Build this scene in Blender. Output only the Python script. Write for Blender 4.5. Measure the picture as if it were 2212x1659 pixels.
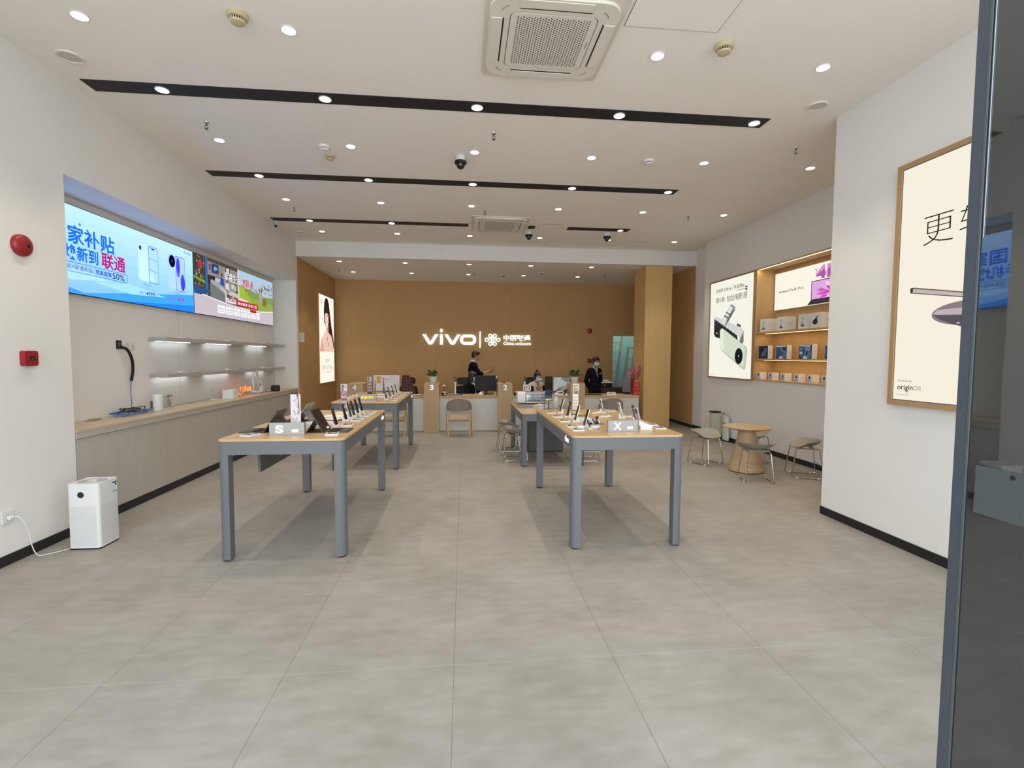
import bpy, bmesh, math, random
from mathutils import Vector, Matrix, Euler

# ------------------------------------------------------------------ scene, camera, world, exposure
for o in list(bpy.data.objects):
    bpy.data.objects.remove(o, do_unlink=True)
SC = bpy.context.scene
COL = SC.collection
PI = math.pi
R = math.radians
random.seed(7)

cam_data = bpy.data.cameras.new('camera')
cam_data.sensor_fit = 'HORIZONTAL'
cam_data.sensor_width = 36.0
cam_data.lens = 36.0 * 1050.81 / 2212.0
cam_data.clip_start = 0.02
cam_data.clip_end = 200
cam = bpy.data.objects.new('camera', cam_data)
COL.objects.link(cam)
PAN, PIT, ROL = 0.100469, -0.056012, 0.005341
_f = Vector((math.sin(PAN) * math.cos(PIT), math.cos(PAN) * math.cos(PIT), math.sin(PIT)))
_r0 = Vector((math.cos(PAN), -math.sin(PAN), 0))
_u0 = _r0.cross(_f)
_r = _r0 * math.cos(ROL) + _u0 * math.sin(ROL)
_u = _u0 * math.cos(ROL) - _r0 * math.sin(ROL)
cam.matrix_world = Matrix(((_r.x, _u.x, -_f.x, 0), (_r.y, _u.y, -_f.y, 0), (_r.z, _u.z, -_f.z, 1.66535), (0, 0, 0, 1)))
SC.camera = cam

world = bpy.data.worlds.new('overcast_street')
SC.world = world
world.use_nodes = True
wn = world.node_tree.nodes['Background']
wn.inputs['Color'].default_value = (0.88, 0.94, 1.0, 1)
wn.inputs['Strength'].default_value = 4.4

SC.view_settings.view_transform = 'Standard'
SC.view_settings.look = 'None'
SC.view_settings.gamma = 1.0
SC.view_settings.use_curve_mapping = False
SC.view_settings.exposure = 0.0
SPOT_POWER = 45.0
LAMP_COLOUR = (1.0, 0.90, 0.76)

# ------------------------------------------------------------------ materials
def lin(c):
    out = []
    for v in c[:3]:
        v = v / 255.0
        out.append(v / 12.92 if v <= 0.04045 else ((v + 0.055) / 1.055) ** 2.4)
    return (out[0], out[1], out[2], 1.0)

MATS = {}
def pm(name, col, rough=0.5, metal=0.0, spec=0.5, noise=0.0, nscale=6.0, bump=0.0, trans=0.0, alpha=1.0, ior=1.45, stretch=(1, 1, 1), coat=0.0):
    """principled material; albedo given linear; optional object-space noise mottling and bump"""
    if name in MATS:
        return MATS[name]
    m = bpy.data.materials.new(name)
    m.use_nodes = True
    nt = m.node_tree
    b = nt.nodes['Principled BSDF']
    c = tuple(col[:3]) + (1.0,)
    b.inputs['Base Color'].default_value = c
    b.inputs['Roughness'].default_value = rough
    b.inputs['Metallic'].default_value = metal
    b.inputs['Specular IOR Level'].default_value = spec
    b.inputs['IOR'].default_value = ior
    b.inputs['Transmission Weight'].default_value = trans
    b.inputs['Alpha'].default_value = alpha
    b.inputs['Coat Weight'].default_value = coat
    if noise or bump:
        tc = nt.nodes.new('ShaderNodeTexCoord')
        mp = nt.nodes.new('ShaderNodeMapping')
        mp.inputs['Scale'].default_value = stretch
        nz = nt.nodes.new('ShaderNodeTexNoise')
        nz.inputs['Scale'].default_value = nscale
        nz.inputs['Detail'].default_value = 5
        nt.links.new(tc.outputs['Object'], mp.inputs['Vector'])
        nt.links.new(mp.outputs['Vector'], nz.inputs['Vector'])
        if noise:
            rp = nt.nodes.new('ShaderNodeValToRGB')
            rp.color_ramp.elements[0].position = 0.3
            rp.color_ramp.elements[1].position = 0.7
            rp.color_ramp.elements[0].color = tuple(v * (1 - noise) for v in c[:3]) + (1,)
            rp.color_ramp.elements[1].color = tuple(min(1, v * (1 + noise)) for v in c[:3]) + (1,)
            nt.links.new(nz.outputs['Fac'], rp.inputs['Fac'])
            nt.links.new(rp.outputs['Color'], b.inputs['Base Color'])
        if bump:
            bp = nt.nodes.new('ShaderNodeBump')
            bp.inputs['Strength'].default_value = bump
            bp.inputs['Distance'].default_value = 0.01
            nt.links.new(nz.outputs['Fac'], bp.inputs['Height'])
            nt.links.new(bp.outputs['Normal'], b.inputs['Normal'])
    MATS[name] = m
    return m

def em(name, col, strength=1.0):
    if name in MATS:
        return MATS[name]
    m = bpy.data.materials.new(name)
    m.use_nodes = True
    nt = m.node_tree
    nt.nodes.clear()
    out = nt.nodes.new('ShaderNodeOutputMaterial')
    e = nt.nodes.new('ShaderNodeEmission')
    e.inputs['Color'].default_value = tuple(col[:3]) + (1,)
    e.inputs['Strength'].default_value = strength
    nt.links.new(e.outputs[0], out.inputs['Surface'])
    MATS[name] = m
    return m

def wood(name, col, axis='z', dark=0.80, fine=70.0, rough=0.45, spec=0.35):
    """straight fine-grained veneer, grain running along one object axis"""
    if name in MATS:
        return MATS[name]
    m = bpy.data.materials.new(name)
    m.use_nodes = True
    nt = m.node_tree
    b = nt.nodes['Principled BSDF']
    tc = nt.nodes.new('ShaderNodeTexCoord')
    mp = nt.nodes.new('ShaderNodeMapping')
    s = [fine, fine, fine]
    s['xyz'.index(axis)] = fine / 60.0
    mp.inputs['Scale'].default_value = s
    nz = nt.nodes.new('ShaderNodeTexNoise')
    nz.inputs['Scale'].default_value = 1.0
    nz.inputs['Detail'].default_value = 4
    nz2 = nt.nodes.new('ShaderNodeTexNoise')
    nz2.inputs['Scale'].default_value = 0.12
    nz2.inputs['Detail'].default_value = 2
    mx = nt.nodes.new('ShaderNodeMath')
    mx.operation = 'MULTIPLY_ADD'
    mx.inputs[1].default_value = 0.28
    rp = nt.nodes.new('ShaderNodeValToRGB')
    rp.color_ramp.elements[0].position = 0.38
    rp.color_ramp.elements[1].position = 0.90
    rp.color_ramp.elements[0].color = tuple(v * dark for v in col[:3]) + (1,)
    rp.color_ramp.elements[1].color = tuple(min(1, v * (2 - dark)) for v in col[:3]) + (1,)
    nt.links.new(tc.outputs['Object'], mp.inputs['Vector'])
    nt.links.new(mp.outputs['Vector'], nz.inputs['Vector'])
    nt.links.new(mp.outputs['Vector'], nz2.inputs['Vector'])
    nt.links.new(nz2.outputs['Fac'], mx.inputs[0])
    nt.links.new(nz.outputs['Fac'], mx.inputs[2])
    nt.links.new(mx.outputs[0], rp.inputs['Fac'])
    nt.links.new(rp.outputs['Color'], b.inputs['Base Color'])
    b.inputs['Roughness'].default_value = rough
    b.inputs['Specular IOR Level'].default_value = spec
    MATS[name] = m
    return m

def floor_material():
    m = bpy.data.materials.new('grey_stone_tile')
    m.use_nodes = True
    nt = m.node_tree
    L = nt.links.new
    N = nt.nodes.new
    b = nt.nodes['Principled BSDF']
    tc = N('ShaderNodeTexCoord')
    sep = N('ShaderNodeSeparateXYZ')
    L(tc.outputs['Object'], sep.inputs[0])
    def math_node(op, a, bb=None, c=None):
        n = N('ShaderNodeMath')
        n.operation = op
        for i, v in enumerate((a, bb, c)):
            if v is None:
                continue
            if isinstance(v, (int, float)):
                n.inputs[i].default_value = v
            else:
                L(v, n.inputs[i])
        return n.outputs[0]
    def seam(coord, off, half):
        t = math_node('ADD', coord, -off)
        t = math_node('MULTIPLY', t, 1 / 0.88)  # tile enlarged with the whole scene, scaled up about the camera's floor point
        fl = math_node('FLOOR', math_node('ADD', t, 0.5))
        d = math_node('ABSOLUTE', math_node('SUBTRACT', t, fl))
        return math_node('LESS_THAN', d, half / 0.88), math_node('FLOOR', t)
    sx, ix = seam(sep.outputs['X'], -0.929, 0.0016)
    sy, iy = seam(sep.outputs['Y'], 2.559, 0.0014)
    # slight tile to tile variation
    comb = N('ShaderNodeCombineXYZ')
    L(ix, comb.inputs[0])
    L(iy, comb.inputs[1])
    wnz = N('ShaderNodeTexWhiteNoise')
    L(comb.outputs[0], wnz.inputs['Vector'])
    n1 = N('ShaderNodeTexNoise')
    n1.inputs['Scale'].default_value = 1.6
    n1.inputs['Detail'].default_value = 8
    n1.inputs['Roughness'].default_value = 0.62
    L(tc.outputs['Object'], n1.inputs['Vector'])
    mp = N('ShaderNodeMapping')
    mp.inputs['Scale'].default_value = (4, 11, 1)
    L(tc.outputs['Object'], mp.inputs['Vector'])
    n2 = N('ShaderNodeTexNoise')
    n2.inputs['Scale'].default_value = 1.3
    n2.inputs['Detail'].default_value = 8
    L(mp.outputs['Vector'], n2.inputs['Vector'])
    v = math_node('MULTIPLY_ADD', n1.outputs['Fac'], 0.6, math_node('MULTIPLY', n2.outputs['Fac'], 0.4))
    v = math_node('MULTIPLY_ADD', wnz.outputs['Value'], 0.035, v)
    rp = N('ShaderNodeValToRGB')
    rp.color_ramp.elements[0].position = 0.32
    rp.color_ramp.elements[1].position = 0.72
    rp.color_ramp.elements[0].color = (0.222, 0.200, 0.170, 1)
    rp.color_ramp.elements[1].color = (0.345, 0.320, 0.285, 1)
    L(v, rp.inputs['Fac'])
    m1 = N('ShaderNodeMix')
    m1.data_type = 'RGBA'
    L(sx, m1.inputs['Factor'])
    L(rp.outputs['Color'], m1.inputs['A'])
    m1.inputs['B'].default_value = (0.15, 0.14, 0.13, 1)
    m2 = N('ShaderNodeMix')
    m2.data_type = 'RGBA'
    L(sy, m2.inputs['Factor'])
    L(m1.outputs['Result'], m2.inputs['A'])
    m2.inputs['B'].default_value = (0.37, 0.35, 0.32, 1)
    L(m2.outputs['Result'], b.inputs['Base Color'])
    rr = N('ShaderNodeMapRange')
    rr.inputs['To Min'].default_value = 0.42
    rr.inputs['To Max'].default_value = 0.58
    L(n2.outputs['Fac'], rr.inputs['Value'])
    L(rr.outputs[0], b.inputs['Roughness'])
    b.inputs['Specular IOR Level'].default_value = 0.35
    return m

M_WALL = pm('white_wall_paint', (0.74, 0.72, 0.685), 0.75, spec=0.25, noise=0.015, nscale=2.0)
M_CEIL = pm('white_ceiling_paint', (0.87, 0.84, 0.79), 0.85, spec=0.15, noise=0.01, nscale=2.0)
M_FLOOR = floor_material()
M_BLACK = pm('black_skirting', (0.012, 0.012, 0.014), 0.45)
M_STRIP = pm('black_ceiling_recess', (0.010, 0.010, 0.012), 0.6)
M_WOODWALL = wood('oak_wall_veneer', (0.50, 0.305, 0.130), 'z', 0.94, 60.0, 0.6, 0.2)
M_WOODCOL = wood('oak_column_veneer', (0.60, 0.39, 0.165), 'z', 0.94, 60.0, 0.6, 0.2)
M_WOODPALE = wood('pale_oak_veneer', (0.48, 0.325, 0.18), 'z', 0.94, 55.0, 0.45, 0.3)
M_TABLETOP = wood('pale_oak_tabletop', (0.47, 0.31, 0.15), 'y', 0.92, 45.0, 0.32, 0.45)
M_WORKTOP = wood('greyed_oak_worktop', (0.52, 0.41, 0.275), 'y', 0.92, 45.0, 0.4, 0.4)
M_BEECH = wood('beech_chair_wood', (0.55, 0.37, 0.20), 'z', 0.88, 60.0, 0.4, 0.4)
M_GREY = pm('grey_powder_coat', (0.118, 0.124, 0.130), 0.45, metal=0.0, spec=0.5, noise=0.03, nscale=60)
M_GREYDK = pm('dark_grey_powder_coat', (0.085, 0.088, 0.088), 0.5, noise=0.03, nscale=60)
M_CAB = pm('taupe_laminate', (0.44, 0.405, 0.355), 0.45, noise=0.03, nscale=25, stretch=(1, 1, 0.1))
M_PANELW = pm('warm_white_laminate', (0.56, 0.545, 0.50), 0.4, noise=0.015, nscale=20)
M_SHELF = pm('grey_shelf_laminate', (0.40, 0.378, 0.36), 0.4, noise=0.02, nscale=25)
M_WHITE = pm('white_plastic', (0.66, 0.66, 0.65), 0.35, noise=0.01, nscale=10)
M_WHITEM = pm('matt_white_enamel', (0.78, 0.78, 0.76), 0.5, noise=0.01, nscale=10)
M_CREAM = pm('aged_cream_plastic', (0.52, 0.45, 0.27), 0.45, noise=0.03, nscale=15)
M_ACOFF = pm('off_white_plastic', (0.74, 0.71, 0.64), 0.45, noise=0.01, nscale=10)
M_DARK = pm('black_plastic', (0.012, 0.012, 0.013), 0.5, spec=0.3, noise=0.05, nscale=40)
M_DARKM = pm('matt_black_mesh', (0.022, 0.019, 0.018), 0.75, noise=0.1, nscale=80)
M_GLASSBLK = pm('black_screen_glass', (0.012, 0.011, 0.014), 0.08, spec=0.6)
M_SILVER = pm('brushed_aluminium', (0.62, 0.62, 0.62), 0.32, metal=0.9, noise=0.04, nscale=40)
M_CHROME = pm('polished_steel_tube', (0.55, 0.52, 0.48), 0.22, metal=1.0, noise=0.03, nscale=30)
M_RED = pm('red_alarm_plastic', (0.27, 0.017, 0.019), 0.3, noise=0.04, nscale=20)
M_SEAT = pm('taupe_stool_plastic', (0.27, 0.245, 0.215), 0.4, noise=0.03, nscale=30)
M_FABRIC = pm('taupe_woven_fabric', (0.235, 0.195, 0.16), 0.9, noise=0.12, nscale=220, bump=0.2)
M_CUSHION = pm('beige_wrapped_cushion', (0.50, 0.40, 0.27), 0.28, noise=0.06, nscale=40)
M_PAPER = pm('white_paper', (0.82, 0.81, 0.78), 0.6, noise=0.01, nscale=30)
M_ACRYL = pm('clear_acrylic', (0.9, 0.92, 0.92), 0.05, trans=1.0, ior=1.3)
M_LEAF = pm('dark_green_leaf', (0.028, 0.085, 0.018), 0.4, noise=0.35, nscale=25)
M_SKIN = pm('warm_skin', (0.46, 0.26, 0.17), 0.5, noise=0.05, nscale=40)
M_HAIR = pm('black_hair', (0.012, 0.010, 0.009), 0.4, noise=0.3, nscale=90, stretch=(1, 1, 0.2))
M_HAIRBR = pm('dark_brown_hair', (0.022, 0.014, 0.010), 0.42, noise=0.3, nscale=90, stretch=(1, 1, 0.2))
M_MASK = pm('pale_blue_mask_cloth', (0.42, 0.56, 0.62), 0.8, noise=0.04, nscale=60)
M_NAVY = pm('navy_suit_cloth', (0.008, 0.009, 0.015), 0.9, spec=0.08, noise=0.15, nscale=120)
M_BLACKKNIT = pm('black_knit', (0.008, 0.008, 0.009), 0.95, spec=0.08, noise=0.2, nscale=150)
M_SHIRT = pm('white_shirt_cloth', (0.62, 0.62, 0.63), 0.8, noise=0.04, nscale=60)
M_COAT = pm('cream_fleece', (0.58, 0.48, 0.37), 0.95, noise=0.1, nscale=60, bump=0.4)
M_BLUSH = pm('dusty_pink_knit', (0.36, 0.21, 0.155), 0.9, noise=0.1, nscale=90)
M_LIT = em('lamp_lens_glow', (1.0, 0.95, 0.86), 14.0)
M_SIGNLIT = em('white_sign_glow', (0.92, 0.97, 1.0), 1.1)

# ------------------------------------------------------------------ mesh helpers
class MB:
    """collects shapes; build() links them as ONE mesh object"""
    def __init__(self):
        self.bm = bmesh.new()
        self.mi = 0
    def _new(self, geom_before):
        return [f for f in self.bm.faces if f not in geom_before]
    def add(self, verts, faces, M=None, smooth=False, mi=None):
        vs = [self.bm.verts.new(M @ Vector(v) if M is not None else Vector(v)) for v in verts]
        for f in faces:
            try:
                fc = self.bm.faces.new([vs[i] for i in f])
                fc.smooth = smooth
                fc.material_index = self.mi if mi is None else mi
            except ValueError:
                pass
        return self
    def box(self, x0, x1, y0, y1, z0, z1, bev=0.0, M=None, seg=2):
        if bev <= 0:
            v = [(x0, y0, z0), (x1, y0, z0), (x1, y1, z0), (x0, y1, z0), (x0, y0, z1), (x1, y0, z1), (x1, y1, z1), (x0, y1, z1)]
            f = [(0, 3, 2, 1), (4, 5, 6, 7), (0, 1, 5, 4), (1, 2, 6, 5), (2, 3, 7, 6), (3, 0, 4, 7)]
            return self.add(v, f, M)
        t = bmesh.new()
        bmesh.ops.create_cube(t, size=1.0)
        for vv in t.verts:
            vv.co = Vector(((x0 + x1) / 2 + vv.co.x * (x1 - x0), (y0 + y1) / 2 + vv.co.y * (y1 - y0), (z0 + z1) / 2 + vv.co.z * (z1 - z0)))
        bmesh.ops.bevel(t, geom=list(t.edges), offset=bev, segments=seg, affect='EDGES', profile=0.5)
        return self.merge(t, M)
    def merge(self, t, M=None, smooth=None):
        t.verts.index_update()
        vs = [self.bm.verts.new(M @ v.co if M is not None else v.co) for v in t.verts]
        for f in t.faces:
            try:
                fc = self.bm.faces.new([vs[v.index] for v in f.verts])
                fc.smooth = f.smooth if smooth is None else smooth
                fc.material_index = self.mi
            except ValueError:
                pass
        t.free()
        return self
    def prism(self, pts, z0, z1, M=None, smooth=False):
        """closed outline (ccw, in xy) extruded from z0 to z1"""
        n = len(pts)
        v = [(p[0], p[1], z0) for p in pts] + [(p[0], p[1], z1) for p in pts]
        f = [tuple(range(n - 1, -1, -1)), tuple(range(n, 2 * n))]
        self.add(v, f, M)
        self.add(v, [(i, (i + 1) % n, n + (i + 1) % n, n + i) for i in range(n)], M, smooth)
        return self
    def rprism(self, x0, x1, y0, y1, z0, z1, r, M=None, n=6, smooth=True):
        return self.prism(rrect(x0, x1, y0, y1, r, n), z0, z1, M, smooth)
    def ring(self, outer, inner, z0, z1, M=None, smooth=False):
        n = len(outer)
        v = [(p[0], p[1], z0) for p in outer] + [(p[0], p[1], z1) for p in outer] + [(p[0], p[1], z0) for p in inner] + [(p[0], p[1], z1) for p in inner]
        f = []
        for i in range(n):
            j = (i + 1) % n
            f += [(i, j, n + j, n + i), (2 * n + j, 2 * n + i, 3 * n + i, 3 * n + j), (n + i, n + j, 3 * n + j, 3 * n + i), (j, i, 2 * n + i, 2 * n + j)]
        return self.add(v, f, M, smooth)
    def cyl(self, p0, p1, r0, r1=None, n=16, caps=True, smooth=True):
        r1 = r0 if r1 is None else r1
        p0, p1 = Vector(p0), Vector(p1)
        d = (p1 - p0)
        if d.length < 1e-7:
            return self
        d.normalize()
        a = d.orthogonal().normalized()
        b = d.cross(a)
        v = []
        for p, r in ((p0, r0), (p1, r1)):
            for i in range(n):
                t = 2 * PI * i / n
                v.append(p + (a * math.cos(t) + b * math.sin(t)) * r)
        self.add(v, [(i, (i + 1) % n, n + (i + 1) % n, n + i) for i in range(n)], None, smooth)
        if caps:
            self.add(v, [tuple(range(n - 1, -1, -1)), tuple(range(n, 2 * n))])
        return self
    def lathe(self, prof, n=32, c=(0, 0, 0), smooth=True, sx=1.0, sy=1.0):
        """profile of (radius, z) turned about z"""
        v = []
        for r, z in prof:
            for i in range(n):
                t = 2 * PI * i / n
                v.append((c[0] + r * sx * math.cos(t), c[1] + r * sy * math.sin(t), c[2] + z))
        f = []
        for k in range(len(prof) - 1):
            for i in range(n):
                j = (i + 1) % n
                f.append((k * n + i, k * n + j, (k + 1) * n + j, (k + 1) * n + i))
        self.add(v, f, None, smooth)
        self.add(v, [tuple(range(n - 1, -1, -1)), tuple(range((len(prof) - 1) * n, len(prof) * n))])
        return self
    def ell(self, c, r, seg=20, rings=12, M=None):
        t = bmesh.new()
        bmesh.ops.create_uvsphere(t, u_segments=seg, v_segments=rings, radius=1.0)
        for v in t.verts:
            v.co = Vector((c[0] + v.co.x * r[0], c[1] + v.co.y * r[1], c[2] + v.co.z * r[2]))
        return self.merge(t, M, smooth=True)
    def caps(self, p0, p1, r0, r1=None, n=12):
        """tapered capsule"""
        r1 = r0 if r1 is None else r1
        self.cyl(p0, p1, r0, r1, n)
        self.ell(p0, (r0, r0, r0), n, 8)
        self.ell(p1, (r1, r1, r1), n, 8)
        return self
    def tube(self, path, r, n=8, closed=False, caps=True):
        P = [Vector(p) for p in path]
        m = len(P)
        T = []
        for i in range(m):
            a = P[(i - 1) % m] if (closed or i > 0) else P[i]
            b = P[(i + 1) % m] if (closed or i < m - 1) else P[i]
            t = (b - a)
            T.append(t.normalized() if t.length > 1e-9 else Vector((0, 0, 1)))
        nrm = T[0].orthogonal().normalized()
        v = []
        for i in range(m):
            nrm = (nrm - T[i] * nrm.dot(T[i]))
            nrm = nrm.normalized() if nrm.length > 1e-6 else T[i].orthogonal().normalized()
            bn = T[i].cross(nrm)
            rr = r[i] if isinstance(r, (list, tuple)) else r
            for k in range(n):
                t = 2 * PI * k / n
                v.append(P[i] + (nrm * math.cos(t) + bn * math.sin(t)) * rr)
        f = []
        for i in range(m if closed else m - 1):
            j = (i + 1) % m
            for k in range(n):
                l = (k + 1) % n
                f.append((i * n + k, i * n + l, j * n + l, j * n + k))
        if caps and not closed:
            f += [tuple(range(n - 1, -1, -1)), tuple(range((m - 1) * n, m * n))]
        self.add(v, f, None, True)
        return self
    def build(self, name, mats, parent=None, loc=(0, 0, 0), rot=None, fix=True):
        if fix:
            bmesh.ops.recalc_face_normals(self.bm, faces=list(self.bm.faces))
        me = bpy.data.meshes.new(name)
        self.bm.to_mesh(me)
        self.bm.free()
        flags = [p.use_smooth for p in me.polygons]
        me.set_sharp_from_angle(angle=R(38))
        me.polygons.foreach_set('use_smooth', flags)
        for m in (mats if isinstance(mats, (list, tuple)) else [mats]):
            me.materials.append(m)
        o = bpy.data.objects.new(name, me)
        COL.objects.link(o)
        o.location = loc
        if rot:
            o.rotation_euler = rot
        if parent is not None:
            o.parent = parent
        return o

def rrect(x0, x1, y0, y1, r, n=6):
    pts = []
    for cx, cy, a in ((x1 - r, y1 - r, 0), (x0 + r, y1 - r, 90), (x0 + r, y0 + r, 180), (x1 - r, y0 + r, 270)):
        for i in range(n + 1):
            t = R(a + 90.0 * i / n)
            pts.append((cx + r * math.cos(t), cy + r * math.sin(t)))
    return pts

def smooth_path(pts, k=6):
    """Catmull-Rom through the points"""
    P = [Vector(p) for p in pts]
    out = []
    for i in range(len(P) - 1):
        a = P[max(i - 1, 0)]
        b, c = P[i], P[i + 1]
        d = P[min(i + 2, len(P) - 1)]
        for j in range(k):
            t = j / k
            out.append(0.5 * ((2 * b) + (c - a) * t + (2 * a - 5 * b + 4 * c - d) * t * t + (3 * b - a - 3 * c + d) * t ** 3))
    out.append(P[-1])
    return out

def thing(name, label, cat, loc=(0, 0, 0), rz=0.0, group=None):
    o = bpy.data.objects.new(name, None)
    o.empty_display_size = 0.1
    COL.objects.link(o)
    o.location = loc
    o.rotation_euler = (0, 0, rz)
    o['label'] = label
    o['category'] = cat
    if group:
        o['group'] = group
    return o

def tag(o, label, cat, group=None, kind=None):
    o['label'] = label
    o['category'] = cat
    if group:
        o['group'] = group
    if kind:
        o['kind'] = kind
    return o

def struct(o, label=None):
    o['kind'] = 'structure'
    if label:
        o['label'] = label
    return o

def dup(root, loc, rz=0.0, label=None, group=None):
    """a copy of a thing with copies of its parts and sub-parts"""
    def rec(o, par):
        c = o.copy()
        COL.objects.link(c)
        c.parent = par
        for ch in [x for x in bpy.data.objects if x.parent == o]:
            rec(ch, c)
        return c
    r = rec(root, None)
    r.location = loc
    r.rotation_euler = (0, 0, rz)
    if label:
        r['label'] = label
    if group:
        r['group'] = group
    return r

# ------------------------------------------------------------------ lettering
TXT = {}
def glyphs(s, bold=0.0):
    """2D mesh of a string, scaled to a unit box; returns verts, faces, aspect"""
    key = (s, bold)
    if key in TXT:
        return TXT[key]
    cu = bpy.data.curves.new('lettering', 'FONT')
    cu.body = s
    cu.offset = bold
    cu.resolution_u = 3
    ob = bpy.data.objects.new('lettering', cu)
    COL.objects.link(ob)
    dg = bpy.context.evaluated_depsgraph_get()
    me = bpy.data.meshes.new_from_object(ob.evaluated_get(dg))
    vs = [tuple(v.co) for v in me.vertices]
    fs = [tuple(p.vertices) for p in me.polygons]
    bpy.data.objects.remove(ob, do_unlink=True)
    bpy.data.curves.remove(cu)
    bpy.data.meshes.remove(me)
    xs = [v[0] for v in vs] or [0, 1]
    ys = [v[1] for v in vs] or [0, 1]
    x0, x1, y0, y1 = min(xs), max(xs), min(ys), max(ys)
    w, h = max(x1 - x0, 1e-6), max(y1 - y0, 1e-6)
    TXT[key] = ([((v[0] - x0) / w, (v[1] - y0) / h) for v in vs], fs, w / h)
    return TXT[key]

class Pic:
    """a printed or lit picture: flat coloured shapes in (u, v) metres on a plane"""
    def __init__(self, o, u, v, lit=None, rough=0.5, tint=(1, 1, 1)):
        self.tint = tint
        self.o, self.u, self.v = Vector(o), Vector(u).normalized(), Vector(v).normalized()
        self.n = self.u.cross(self.v)
        self.bm = bmesh.new()
        self.cols = []
        self.lit = lit
        self.rough = rough
    def _mi(self, c):
        c = tuple(int(k) for k in c)
        if c not in self.cols:
            self.cols.append(c)
        return self.cols.index(c)
    def raw(self, pts, faces, c, k=0):
        mi = self._mi(c)
        vs = [self.bm.verts.new(self.o + self.u * p[0] + self.v * p[1] + self.n * (0.0006 * k + 0.0004)) for p in pts]
        for f in faces:
            try:
                fc = self.bm.faces.new([vs[i] for i in f])
                fc.material_index = mi
            except ValueError:
                pass
        return self
    def poly(self, pts, c, k=0):
        return self.raw(pts, [tuple(range(len(pts)))], c, k)
    def rect(self, a, b, a2, b2, c, k=0):
        return self.poly([(a, b), (a2, b), (a2, b2), (a, b2)], c, k)
    def rr(self, a, b, a2, b2, r, c, k=0):
        return self.poly(rrect(a, a2, b, b2, r, 4), c, k)
    def frame(self, a, b, a2, b2, r, w, c, k=0):
        o = rrect(a, a2, b, b2, r, 4)
        i = rrect(a + w, a2 - w, b + w, b2 - w, max(r - w, 0.0005), 4)
        n = len(o)
        return self.raw(o + i, [(q, (q + 1) % n, n + (q + 1) % n, n + q) for q in range(n)], c, k)
    def ell(self, cu, cv, ru, rv, c, k=0, n=28, a0=0, a1=360):
        return self.poly([(cu + ru * math.cos(R(a0 + (a1 - a0) * i / n)), cv + rv * math.sin(R(a0 + (a1 - a0) * i / n))) for i in range(n)], c, k)
    def grad(self, a, b, a2, b2, c0, c1, n=10, k=0, vertical=True):
        for i in range(n):
            t0, t1 = i / n, (i + 1) / n
            c = tuple(round(c0[q] + (c1[q] - c0[q]) * (i + .5) / n) for q in range(3))
            if vertical:
                self.rect(a, b + (b2 - b) * t0, a2, b + (b2 - b) * t1, c, k)
            else:
                self.rect(a + (a2 - a) * t0, b, a + (a2 - a) * t1, b2, c, k)
        return self
    def text(self, s, a, b, a2, b2, c, k=2, bold=0.0):
        vs, fs, asp = glyphs(s, bold)
        return self.raw([(a + (a2 - a) * p[0], b + (b2 - b) * p[1]) for p in vs], fs, c, k)
    def line(self, pts, w, c, k=1):
        for p, q in zip(pts[:-1], pts[1:]):
            d = Vector((q[0] - p[0], q[1] - p[1]))
            if d.length < 1e-6:
                continue
            d.normalize()
            nn = Vector((-d.y, d.x)) * w / 2
            e = d * w * 0.3
            self.poly([(p[0] - e.x - nn.x, p[1] - e.y - nn.y), (q[0] + e.x - nn.x, q[1] + e.y - nn.y), (q[0] + e.x + nn.x, q[1] + e.y + nn.y), (p[0] - e.x + nn.x, p[1] - e.y + nn.y)], c, k)
        return self
    def build(self, name, parent=None):
        me = bpy.data.meshes.new(name)
        self.bm.to_mesh(me)
        self.bm.free()
        for c in self.cols:
            h = '%02x%02x%02x' % c
            if self.lit:
                me.materials.append(em('lit_print_%s_%g_%g' % (h, self.lit, self.tint[2]), tuple(q * w for q, w in zip(lin(c), self.tint)), self.lit))
            else:
                me.materials.append(pm('print_%s' % h, lin(c), self.rough, noise=0.01))
        o = bpy.data.objects.new(name, me)
        COL.objects.link(o)
        if parent is not None:
            o.parent = parent
        return o

def text_solid(s, w, h, depth, mat, name, parent, loc, u=(1, 0, 0), v=(0, 0, 1), bold=0.02):
    """raised lettering: bottom-left corner at loc, extruded towards u x v"""
    vs, fs, asp = glyphs(s, bold)
    U, V = Vector(u), Vector(v)
    Nn = U.cross(V)
    bm = bmesh.new()
    lo = [bm.verts.new(Vector(loc) + U * (p[0] * w) + V * (p[1] * h)) for p in vs]
    for f in fs:
        try:
            bm.faces.new([lo[i] for i in f])
        except ValueError:
            pass
    g = bmesh.ops.extrude_face_region(bm, geom=list(bm.faces))
    for e in g['geom']:
        if isinstance(e, bmesh.types.BMVert):
            e.co += Nn * depth
    bmesh.ops.recalc_face_normals(bm, faces=list(bm.faces))
    me = bpy.data.meshes.new(name)
    bm.to_mesh(me)
    bm.free()
    me.materials.append(mat)
    o = bpy.data.objects.new(name, me)
    COL.objects.link(o)
    if parent is not None:
        o.parent = parent
    return o

# ------------------------------------------------------------------ the room; positions here and below back-projected from image pixels
ZC, ZR = 4.14, 3.81           # main ceiling, lowered rear ceiling
XL, XLB = -3.585, -4.05       # left wall face, back of the left recess
XN, XR = 3.836, 5.28          # near right wall, set-back right wall
YB = 14.245                   # rear wooden wall

struct(MB().box(-9, 9, -6, 17.0, -0.12, 0).build('floor', M_FLOOR))
mb = MB()
mb.box(-4.5, 5.9, 0.6, 11.11, ZC, ZC + 0.2)
mb.box(-4.5, 5.9, 11.11, 17.0, ZR, ZR + 0.53)
struct(mb.build('ceiling', M_CEIL))

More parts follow.
